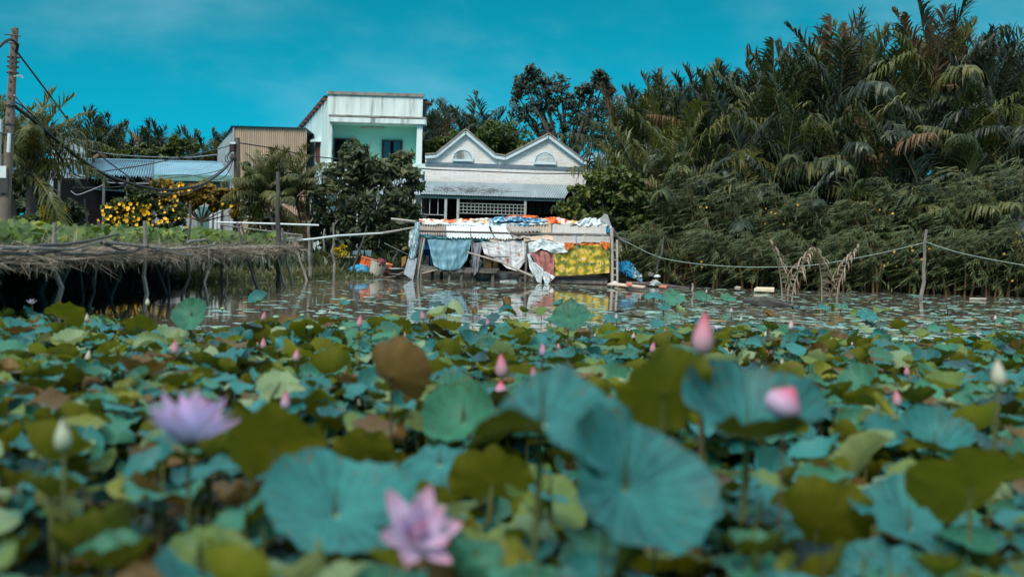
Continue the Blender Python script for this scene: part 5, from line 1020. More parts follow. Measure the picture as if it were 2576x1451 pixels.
tree('dark_tree', 'dark glossy-leaved tree half hiding the mint house balcony', 'tree',
     [(888, 372, 26), (905, 385, 22), (870, 410, 36), (915, 405, 40), (945, 430, 40), (1000, 420, 30), (1020, 398, 20), (1022, 430, 34), (1045, 455, 30), (850, 445, 42), (900, 460, 48), (960, 470, 46), (830, 490, 44), (880, 520, 50), (940, 520, 52), (1000, 500, 40), (815, 545, 44), (870, 570, 50), (930, 575, 52), (985, 560, 46), (1010, 600, 40), (840, 610, 40), (900, 625, 44), (960, 625, 46), (1000, 640, 36), (790, 575, 26), (1035, 545, 26)],
     56, mango_m, 22, .50, .18, 15, 1.3, 11, base=(930, 650))
tree('round_tree', 'round bright green tree crown filling the valley between the two gables', 'tree', [(1215, 350, 34), (1250, 345, 40), (1290, 355, 42), (1310, 385, 34), (1265, 385, 44), (1225, 382, 34)], 88, hill_m, 60, .42, .2, 16, 1.2, 12)
tree('round_tree', 'lower bright green tree crown between the mint house and the left gable', 'tree', [(1075, 372, 26), (1100, 368, 26), (1130, 362, 28), (1085, 390, 26), (1150, 350, 24), (1165, 352, 26)], 88, hill_m, 55, .42, .2, 14, 1.2, 13)
tree('tall_tree', 'tall airy tree with open blue-green foliage above the right gable', 'tree',
     [(1330, 185, 20), (1355, 195, 22), (1310, 205, 20), (1300, 235, 22), (1330, 225, 26), (1370, 225, 28), (1410, 205, 24), (1395, 240, 26), (1350, 262, 30), (1305, 275, 26), (1330, 300, 28), (1380, 285, 30), (1425, 250, 28), (1460, 232, 24), (1500, 195, 20), (1520, 205, 20), (1490, 222, 26), (1535, 228, 16), (1450, 280, 30), (1490, 262, 30), (1525, 262, 24), (1420, 320, 32), (1370, 330, 30), (1480, 310, 32), (1520, 300, 28), (1440, 355, 34), (1390, 360, 26), (1500, 350, 34)],
     92, airy_m, 15, .46, .17, 17, 1.0, 14, base=(1430, 640))
tree('green_shrub', 'fresh green broad-leaved shrub behind the right end of the shack', 'shrub',
     [(1500, 455, 26), (1540, 440, 28), (1580, 460, 32), (1460, 490, 30), (1510, 490, 38), (1560, 500, 40), (1605, 500, 34), (1430, 525, 28), (1480, 535, 40), (1540, 545, 44), (1595, 550, 40), (1620, 540, 30), (1560, 590, 38), (1600, 600, 36), (1580, 640, 34), (1610, 660, 28)],
     55, green_m, 42, .32, .17, 13, 1.2, 15, base=(1560, 650), shape='oval')
tree('olive_tree', 'small dense tree between the areca clump and the dark tree', 'tree', [(640, 470, 20), (628, 440, 16), (622, 420, 12), (650, 500, 26), (625, 500, 24), (620, 530, 28), (655, 540, 30), (690, 555, 28), (740, 560, 24), (765, 585, 24), (720, 590, 28), (660, 580, 28)], 58, mango_m, 30, .26, .12, 12, 1.0, 16)
per, P, g = tree('pergola_vine', 'olive-brown flowering vine over a pergola before the low house', 'vine', [(395, 470, 18), (420, 466, 16), (445, 478, 22), (470, 490, 24), (500, 492, 26), (535, 490, 26), (565, 498, 26), (595, 490, 26), (615, 470, 22), (520, 470, 18), (490, 512, 20), (545, 512, 22), (580, 520, 24), (600, 540, 24), (400, 500, 24), (430, 512, 24)], 59, oliv_m, 40, .24, .15, 13, 1.0, 17, shape='oval')
ys, P, g = tree('yellow_flower_shrub', 'wide shrub covered in orange-yellow flowers behind the trellis', 'shrub', [(270, 530, 22), (300, 520, 24), (335, 512, 26), (370, 505, 26), (400, 515, 28), (430, 530, 26), (455, 545, 20), (285, 555, 24), (320, 550, 28), (360, 548, 28), (400, 550, 28), (435, 560, 20), (345, 485, 22), (385, 480, 24), (340, 500, 20)], 57, leafmat('shrub_leaves', (.03, .05, .014), (.085, .11, .03), (.15, .15, .03), .25), 26, .26, .13, 10, 1.0, 18, shape='oval')
def flower_data(name, r_, m):
    b = MB(); g_ = rng(3)
    for k in range(5):
        a = k * 1.2566; u = np.array([math.cos(a), 0, math.sin(a)]); s = np.array([-math.sin(a), 0, math.cos(a)]); f = np.array([0, -1, 0])
        b.add([np.zeros(3), u * r_ * .6 + s * r_ * .45 + f * r_ * .25, u * r_ + f * r_ * .35, u * r_ * .6 - s * r_ * .45 + f * r_ * .25], [(0, 1, 2, 3)])
    b.lathe([(0, -r_ * .5), (r_ * .2, -r_ * .3), (r_ * .22, 0)], 6)
    return b.data(name, m)
fm = flower_data('blossom', .105, flow_m); fm2 = flower_data('blossom_small', .062, mat('ochre_petals', (.62, .34, .03), (.5, .25, .02), 9, .5, bmp=0))
FL = [(1030, 635), (1085, 630), (960, 662), (970, 692), (1035, 715), (1110, 718), (1080, 740), (1010, 742), (915, 752), (1060, 762), (1115, 770), (965, 775), (970, 805), (1090, 800), (1150, 578), (1195, 640), (1240, 670), (1195, 700), (1160, 745), (1175, 735), (1265, 745), (1300, 740), (1195, 762), (1290, 792), (1275, 795), (1340, 605), (1290, 597), (1325, 655), (1345, 652), (1350, 697), (1380, 665), (1400, 690), (1415, 685), (1398, 738), (1385, 770), (1335, 828), (1152, 652), (1255, 640), (1220, 598), (1160, 610), (1543, 738), (1500, 765), (1515, 762), (1480, 772), (1120, 600), (1180, 700), (1000, 625), (1380, 625)]
for x, y in FL:
    q = at(*C2(x, y), 56.0 + rng(x).uniform(-.15, .15)); inst('flower', fm, ys, q - Vector(ys.location), (rng(x).normal() * .4, rng(y).normal() * .5, rng(x + y).normal() * .5), rng(x).uniform(.8, 1.25))
gf = rng(909)
for k in range(38):
    q = at(gf.uniform(262, 470), gf.uniform(486, 575), 56.0 + gf.uniform(-.3, .3)); inst('flower', fm, ys, q - Vector(ys.location), (gf.normal() * .7, gf.normal() * .6, gf.normal() * .8), gf.uniform(.55, .9))
for x, y in [(1710, 418), (1680, 430), (1885, 430), (1550, 478), (1770, 467), (1635, 525), (1640, 660), (1635, 675), (1700, 710), (1565, 698), (1785, 725), (1750, 722), (2000, 640), (2165, 620), (2090, 600)]:
    q = at(*C2(x, y), 58.0); inst('flower', fm, per, q - Vector(per.location), (rng(x).normal() * .4, 0, rng(x + y).normal() * .5), 1.0)
tree('yellow_croton', 'low shrub with yellow-green leaf rosettes beside the coconut palm', 'shrub', [(120, 520, 16), (140, 530, 18), (110, 535, 14), (130, 548, 18)], 48, yel_m, 26, .34, .12, 8, 1, 19)
tree('grey_green_shrub', 'grey-green shrub beside the yellow-green croton', 'shrub', [(175, 512, 16), (165, 530, 20), (195, 530, 18), (180, 548, 22), (205, 550, 18), (160, 555, 18)], 49, leafmat('grey_green', (.03, .045, .025), (.07, .09, .05), (.1, .11, .06)), 26, .3, .12, 9, 1, 20)
tree('low_shrub', 'small green shrub at the foot of the utility pole', 'shrub', [(45, 555, 16), (70, 560, 16), (30, 565, 16), (60, 575, 18)], 40, green_m, 24, .22, .12, 9, 1, 21, shape='oval')
tree('yellow_shrub', 'small bright yellow-leaved shrub at the waterline left of the shack', 'shrub', [(842, 632, 8), (852, 628, 9), (862, 624, 7), (845, 642, 9), (865, 640, 8)], 51, yel_m, 16, .22, .08, 7, .8, 22)
tree('bank_bush', 'loose green bush beside the yellow-leaved shrub on the bank', 'bush', [(825, 650, 14), (838, 662, 14), (815, 640, 12), (830, 676, 12), (845, 668, 10)], 50.5, leafmat('bank_bush_leaves', (.05, .055, .015), (.12, .12, .035), (.2, .17, .04)), 22, .2, .08, 8, .8, 23)
tree('bank_bush', 'broad-leaved bush on the bank behind the leaning stakes', 'bush', [(670, 640, 14), (660, 660, 16), (685, 665, 14), (650, 675, 14), (700, 655, 12)], 48.5, green_m, 20, .3, .12, 8, .8, 24)
tree('creeper_tree', 'yellow-green creeper climbing the palms behind the low roof', 'creeper', [(438, 350, 10), (445, 362, 12), (462, 358, 12), (430, 372, 16), (475, 365, 12), (455, 378, 16), (490, 372, 10), (420, 388, 18), (350, 372, 16), (370, 385, 18), (320, 380, 16), (290, 388, 16), (400, 378, 16)], 93, green_m, 24, .4, .22, 9, 1, 25, shape='oval')
tree('green_bush', 'green bush in the shade beside the right platform of the shack', 'bush', [(1598, 640, 16), (1610, 665, 18), (1590, 670, 14), (1625, 650, 14), (1605, 620, 16)], 52.5, green_m, 20, .26, .14, 8, .8, 26, shape='oval')
# waterside weeds at the left, under the trellis
tree('shore_weed', 'broad-leaved weed growing under the left end of the trellis', 'plant', [(20, 700, 22), (45, 715, 20), (15, 735, 22), (60, 690, 16)], 27, leafmat('weed_leaves', (.022, .045, .03), (.06, .10, .06), (.1, .13, .07)), 22, .22, .15, 8, .6, 27, shape='oval', limbs=False)

# feathery thicket of yellow-flowered shrubs on the right
def feathery(px, pyt, Y, half, label, seed, nst=11, flowers=()):
    g = rng(seed); top = at(px, pyt, Y); gz = float(ground_z(top.x, Y)); base = Vector((top.x, Y, max(gz, -.1)))
    root = thing('feathery_shrub', label, 'shrub', base, 'feathery yellow-flowered shrubs of the right thicket'); H_ = top.z - base.z; hw = half * Y / FPX
    b = MB(); Vs = []
    for s in range(nst):
        a = g.uniform(0, 6.28); rr = math.sqrt(g.random()); tip = base + Vector((hw * rr * math.cos(a), .9 * hw * rr * math.sin(a), H_ * g.uniform(.72, 1.0) * (1 - .25 * rr * rr)))
        b0 = base + Vector((hw * .45 * rr * math.cos(a) + g.normal() * .15, hw * .4 * rr * math.sin(a) + g.normal() * .15, -.25)); m_ = 9
        bow = Vector((-.35 - g.random() * .4, g.normal() * .2, 0))
        pts = [b0.lerp(tip, k / m_) + bow * (k / m_) ** 3 * 1.3 + Vector((0, 0, .25 * H_ * math.sin(k / m_ * 3.14) * .2)) for k in range(m_ + 1)]
        b.tube(pts, [.045 * (1.1 - k / m_) + .006 for k in range(m_ + 1)], 5, 0, False)
        A = np.array([tuple(p) for p in pts])
        nb = int(34 * H_ / 5); u = g.uniform(.14, 1.0, nb) ** .72
        for ui in u:                                   # pinnate sprays along the stem, blown to the left
            p0 = np.array([np.interp(ui * m_, np.arange(m_ + 1), A[:, k]) for k in range(3)])
            az = g.uniform(0, 6.28); d = unit(np.array([math.cos(az) - .55, math.sin(az) * .9, g.uniform(-.25, .7)])); Lb = g.uniform(.5, 1.25) * (1.15 - .4 * ui)
            nl = int(13 * Lb) + 3; tt = (np.arange(nl) + .5) / nl
            C = p0 + d * (tt * Lb)[:, None] + np.array([-.30, 0, -.42]) * (tt ** 2 * Lb)[:, None]
            sd = unit(np.cross(d, [0, 0, 1.0])) * np.where(np.arange(nl) % 2, 1, -1)[:, None]
            Dd = unit(d * .45 + sd * .45 + np.array([-.5, 0, -.5]) + g.normal(0, .2, (nl, 3)))
            C2_ = C + Dd * .10; Vs.append(leaf_faces(C2_, Dd, unit(np.array([0, -.5, 1]) + g.normal(0, .5, (nl, 3))), g.uniform(.28, .55, nl), g.uniform(.03, .06, nl)))
    MB().quads(np.vstack(Vs)).build('foliage', seso_m, root); b.build('stem', mat('orange_brown_stem', (.24, .125, .05), (.14, .075, .03), 3, .8), root)
    for x, y in flowers:
        q = at(x, y, Y - hw * .75); inst('flower', fm2, root, q - base, (g.normal() * .5, g.normal() * .5, g.normal()), g.uniform(.7, 1.15))
    return root
CF = [CR8(*q) for q in [(95, 293), (150, 325), (365, 408), (465, 470), (430, 492), (140, 522), (95, 572), (185, 557), (210, 568), (228, 570), (313, 548), (25, 672), (132, 658), (235, 580), (745, 545), (880, 478), (1195, 347), (1245, 465), (1075, 495), (1155, 535), (1025, 520), (1275, 570), (1270, 392), (935, 298), (1515, 358), (1775, 592), (2050, 482), (2055, 577), (2135, 402), (2050, 398), (1955, 500), (2395, 190), (1920, 703), (2380, 740), (2440, 738), (1745, 832), (1600, 880), (1450, 895), (1440, 865), (1495, 840), (1530, 975), (1195, 1030), (1235, 1005), (1490, 1088), (1055, 988), (1305, 1035), (1290, 912), (2410, 815), (2355, 838), (2395, 835), (2270, 927), (2135, 1100), (2345, 1170), (2370, 1225), (430, 490), (300, 660), (1145, 780)]]
CF += [(1509.4 + .4334 * x, 157.2 + .4334 * y) for x, y in [(540, 1100), (600, 1105), (590, 1187), (590, 1155), (645, 1075), (660, 1197), (580, 838), (617, 842), (580, 572), (630, 773), (655, 785), (660, 900)]]
TH = [(1665, 560, 51.5, 60, 'at the shack side of the thicket, lowest and leaning over the water'), (1720, 470, 54, 75, 'tall and dense, second from the shack'), (1790, 420, 55, 80, 'forming the highest crest of the thicket'), (1800, 560, 51.2, 80, 'with orange-brown stems bared at the water'), (1870, 470, 54, 80, 'just right of the highest crest'), (1890, 590, 51, 80, 'low behind the leftmost dry frond'), (1960, 500, 53, 80, 'under a brown hanging palm frond'), (1990, 600, 51, 75, 'low between the dry fronds'), (2060, 500, 53.5, 80, 'below an arched olive palm frond'), (2090, 600, 51, 75, 'low behind the middle dry frond'), (2160, 520, 53, 80, 'left of the tall crooked stake'), (2200, 590, 51, 80, 'low and dense at the waterline left of the tall stake'), (2260, 500, 53.5, 80, 'behind the tall crooked stake'), (2310, 590, 51, 75, 'low behind the stake foot'), (2370, 470, 53.5, 85, 'dark and tall right of the tall stake'), (2410, 580, 50.8, 80, 'low under the running rope'), (2470, 440, 53, 85, 'tall with many flowers near the picture edge'), (2510, 570, 50.6, 80, 'low near the picture edge'), (2570, 420, 53, 90, 'tallest at the picture edge'), (2600, 560, 50.4, 80, 'cut by the picture edge at the waterline')]
used = set()
for k, (px, py, Y, half, lab) in enumerate(TH):
    fl = []
    for i, (x, y) in enumerate(CF):
        if i not in used and abs(x - px) < half * .8 and y > py + 10 and (Y < 52 or y < 600): fl.append((x, y)); used.add(i)
    feathery(px, py - (60 if Y > 52 else 30), Y, half, 'feathery shrub ' + lab, 400 + k, 12 if Y < 52 else 9, fl)

# squash vine on the trellis bed, weeds on the bank, marsh grass: nobody could count these
g = rng(31); n = 3600; yy = 15 + 27 * g.random(n) ** .8; xx = TX0 - .7 - (4.2 + .12 * (yy - 14)) * g.random(n); zz = TZ + .02 + 1.0 * .36 * g.random(n) ** 1.2 + .12 * np.sin(xx * 1.7) * np.sin(yy * .9)
C = np.stack([xx, yy, zz], -1); D = unit(np.stack([g.normal(size=n), g.normal(size=n), g.normal(-.2, .3, n)], -1)); Nn = unit(np.stack([g.normal(0, .7, n), g.normal(-.9, .6, n), np.ones(n) * .8], -1))
V = leaf_faces(C, D, Nn, g.uniform(.16, .34, n), g.uniform(.15, .32, n), 'oval')
tag(MB().quads(V).build('squash_vine', leafmat('squash_leaves', (.025, .060, .014), (.105, .165, .030), (.26, .27, .04), .3, .5, .3, .5)), 'broad green squash leaves spread over the trellis bed', 'vine leaves', kind='stuff')
def weeds(name, xs, ys, n, m, lab, h=(.1, .35), seed=1, wd=.03, zoff=0.0):
    g = rng(seed); x = g.uniform(*xs, n); y = shore(x) + g.uniform(*ys, n); z = ground_z(x, y); k = z > -.12; x, y, z = x[k], y[k], np.maximum(z[k], -.02); n = len(x)
    D = unit(np.stack([g.normal(0, .5, n), g.normal(0, .5, n), np.ones(n)], -1)); ln = g.uniform(*h, n); C = np.stack([x, y, z + zoff], -1) + D * (ln * .45)[:, None]
    return tag(MB().quads(leaf_faces(C, D, unit(g.normal(size=(n, 3)) + np.array([0, -1, .3])), ln, g.uniform(.6, 1.4, n) * wd)).build(name, m), lab, 'weeds', kind='stuff')
gw = leafmat('bank_grass', (.045, .06, .025), (.12, .13, .055), (.2, .17, .09), .25)
weeds('bank_grass', (-13, -6.3), (-.5, 4), 5200, gw, 'short weeds and grass on the muddy bank', (.06, .26), 1, .06)
weeds('bank_grass', (5.5, 30), (.1, 3), 2600, leafmat('thicket_grass', (.02, .024, .014), (.05, .045, .028), (.10, .07, .04)), 'dry grass and litter at the foot of the thicket', (.05, .25), 2, .05)  # darker, browner grass tones along the thicket foot
weeds('tall_grass', (-9.6, -7.6), (.8, 2.2), 420, leafmat('tall_grass_blades', (.07, .075, .03), (.16, .15, .06), (.22, .2, .1)), 'tall thin grass behind the stakes on the bank', (.3, .75), 3, .03)
weeds('undergrowth', (-30, 40), (3, 14), 9000, leafmat('undergrowth_leaves', (.02, .032, .018), (.05, .065, .03), (.08, .08, .03)), 'dark undergrowth between the houses and the bank', (.3, 1.1), 4, .16)
# dark bushes closing the view behind houses and palms
for k, (px, py, Y, rr, lab) in enumerate(((40, 440, 78, 95, 'behind the utility pole'), (140, 470, 104, 70, 'behind the grey barn end'), (330, 450, 104, 55, 'behind the middle of the low roof'), (500, 450, 104, 55, 'beside the grey wall of the tin shed'), (1150, 430, 104, 60, 'behind the left gable'), (1400, 430, 100, 70, 'behind the right gable'), (1590, 400, 82, 80, 'at the left end of the palm thicket'), (1760, 380, 82, 90, 'under the arching palm'), (1930, 350, 82, 95, 'under the two bowed palm fronds'), (2100, 330, 82, 100, 'under the twin palm spikes'), (2280, 310, 82, 105, 'under the skyline notch'), (2450, 300, 82, 105, 'under the blunt brown palm head'), (2620, 300, 80, 105, 'at the picture edge under the palms'))):
    gg = rng(700 + k); cl = [(px + gg.uniform(-rr, rr) * 1.1, py + gg.uniform(0, 1) ** .8 * (600 - py), rr * gg.uniform(.35, .6)) for _ in range(14)] + [(px + q * rr * .5, py + abs(q) * 12, rr * .4) for q in (-2, -1, 0, 1, 2)]
    tree('background_bush', 'dark dense bush ' + lab, 'bush', cl, Y, airy_m if k % 2 else mango_m, 16, .62, .34, 10, .8, 700 + k, 'dark bushes behind the houses and palms', shape='oval', limbs=False)
# ================================================================== lotus bed
L_teal = lotusmat('lotus_teal', (.004, .055, .058), (.024, .170, .160), (.065, .075, .004), (.12, .122, .008), .10, spots=.66)
L_green = lotusmat('lotus_green', (.010, .075, .048), (.042, .180, .105), (.075, .085, .004), (.14, .138, .010), .14, spots=.65)
L_olive = lotusmat('lotus_olive', (.095, .110, .010), (.19, .19, .016), (.080, .080, .004), (.15, .142, .008), .24, spots=.68)
L_pale = lotusmat('lotus_pale', (.16, .24, .12), (.25, .32, .17), (.17, .20, .07), (.26, .29, .11), .30, spots=.76)
L_brown = lotusmat('lotus_brown', (.075, .040, .010), (.14, .075, .016), (.085, .045, .010), (.15, .085, .018), .2, spots=.58)
L_dark = lotusmat('lotus_dark', (.006, .030, .036), (.018, .066, .070), (.035, .036, .006), (.065, .062, .010), .12, spots=.70)  # darkest leaf tone; also worn by low leaves as painted shade
L_lime = lotusmat('lotus_lime', (.070, .125, .028), (.155, .215, .060), (.12, .13, .008), (.21, .20, .016), .3, spots=.72)
LM = dict(lime=L_lime, teal=L_teal, green=L_green, olive=L_olive, pale=L_pale, brown=L_brown, dark=L_dark)
stem_m = mat('lotus_stem', (.10, .12, .025), (.07, .075, .02), 4, .7, bmp=0); stem_b = mat('lotus_stem_brown', (.12, .075, .03), (.08, .05, .02), 4, .8, bmp=0)

def leaf_grid(shape, seed, nr=10, ns=44, cr=1.0):
    """A round peltate blade of radius 1, its navel at the origin, upper face +Z."""
    g = rng(seed); ph = g.uniform(0, 6.28, 8); r = np.concatenate([[0.02], np.linspace(.1, 1, nr)])[:, None]; th = np.linspace(0, 2 * np.pi, ns + 1)[None]
    rim = 1 + .035 * np.sin(3 * th + ph[0]) + .03 * np.sin(5 * th + ph[1]) + .018 * np.sin(11 * th + ph[2]) - .10 * np.exp(-((th - np.pi) / .13) ** 2) - .05 * np.exp(-((th - 1.5) / .1) ** 2)
    rad = r * (1 + (rim - 1) * r ** 2)
    x, y = rad * np.cos(th), rad * np.sin(th)
    wv = lambda a, b, c: a * r ** 2.5 * np.sin(2 * th + ph[3]) + b * r ** 3 * np.sin(3 * th + ph[4]) + c * r ** 5 * np.sin(8 * th + ph[5]) + c * .7 * r ** 6 * np.sin(13 * th + ph[6])
    dip = .06 * (1 - np.exp(-(r / .12) ** 2)) - .06
    if shape == 'flat': z = wv(.06, .05, .025) + .10 * r ** 2 + dip
    elif shape == 'cup': z = g.uniform(.34, .66) * r ** 2.1 + wv(.07, .08, .045) + dip
    elif shape == 'dome': z = -.38 * r ** 2.2 + wv(.08, .08, .05) + dip
    elif shape == 'wavy': z = .12 * r ** 2 + wv(.16, .12, .07) + dip
    elif shape == 'bowl': z = .30 * r ** 2 + wv(.11, .07, .04) + dip
    elif shape == 'saddle': z = .48 * r ** 2 * np.cos(2 * th) + wv(.03, .07, .03) + dip
    else: z = wv(.06, .05, .03) + dip
    z = z + .014 * np.cos(21 * th) * r * (1.25 - r)
    for _ in range(5):
        ka, kb = g.normal(0, 6.5), g.normal(0, 6.5); z = z + cr * r * .02 * (1 - 2 * np.abs(np.sin(ka * x + kb * y + g.uniform(0, 6.28))))
    z = z + .05 * r ** 8 * np.sin(17 * th + ph[1]) * np.sin(2 * th + ph[5])
    if shape in ('fold', 'roll', 'half'):
        c = dict(fold=1.9, roll=4.6, half=1.1)[shape]
        z, x = z * np.cos(c * x) + (1 - np.cos(c * x)) / c, np.sin(c * x) / c - z * np.sin(c * x)
        z = z - .25 * y ** 2 * (shape != 'roll')
    U = np.stack([np.broadcast_to(th / (2 * np.pi), x.shape), np.broadcast_to(r, x.shape)], -1)
    return np.stack([x, y, z], -1), U
def grid_faces(a, b): return [(i * b + j, (i + 1) * b + j, (i + 1) * b + j + 1, i * b + j + 1) for i in range(a - 1) for j in range(b - 1)]
LD = {}
def leaf_data(shape, v, colr):
    key = (shape, v, colr)
    if key not in LD:
        P, U = leaf_grid(shape, 17 * v + sum(map(ord, shape)), cr=1.0 if v >= 50 else .35); b = MB()
        b.add(P.reshape(-1, 3), grid_faces(*P.shape[:2]), 0, U.reshape(-1, 2))
        LD[key] = b.data('blade', LM[colr], smooth=True)
    return LD[key]
def stem_data(v, m):
    key = ('stem', v, m.name)
    if key not in LD:
        g = rng(v + 5); a, c = g.uniform(-.05, .05, 2); b = MB()
        b.tube([(a * math.sin(z * 3.14), c * math.sin(z * 3.14), z) for z in np.linspace(0, 1, 7)], 1.0, 6, 0, False)
        b.v = [np.vstack(b.v)]; LD[key] = None
        V = b.v[0]; ctr = np.repeat(np.array([(a * math.sin(z * 3.14), c * math.sin(z * 3.14), z) for z in np.linspace(0, 1, 7)]), 6, 0)
        b.v = [np.column_stack([ctr[:, 0] + (V - ctr)[:, 0] * .012, ctr[:, 1] + (V - ctr)[:, 1] * .012, V[:, 2]])]
        LD[key] = b.data('stem', m, smooth=True)
    return LD[key]
def blade_rot(tilt, az, spin):
    n = Vector((math.sin(R(tilt)) * math.cos(R(az)), math.sin(R(tilt)) * math.sin(R(az)), math.cos(R(tilt))))
    return (Vector((0, 0, 1)).rotation_difference(n).to_matrix() @ Matrix.Rotation(R(spin), 3, 'Z')).to_euler()
def lotus_leaf(c, rad, shape, v, colr, tilt, az, spin, label, group=None, sink=.5):
    c = Vector(c); root = thing('lotus_leaf', label, 'lotus leaf', (c.x, c.y, 0), group)
    inst('blade', leaf_data(shape, v, colr), root, (0, 0, c.z), blade_rot(tilt, az, spin), rad)
    hs = c.z + sink; s = inst('stem', stem_data(v % 4, stem_b if colr == 'brown' else stem_m), root, (0, 0, -sink), (0, 0, R(spin)), (max(.6, rad * 2.2), max(.6, rad * 2.2), hs - .075 * rad - .004))
    return root
GL = 'lotus leaves of the near bed'
def key(px, py, w, rad, shape, v, colr, tilt, az, spin, label):
    """A leaf of the foreground: photo centre, picture width, real radius, posture."""
    d = 2 * rad * FPX / w; return lotus_leaf(at(px, py, d), rad, shape, v, colr, tilt, az, spin, label, GL)
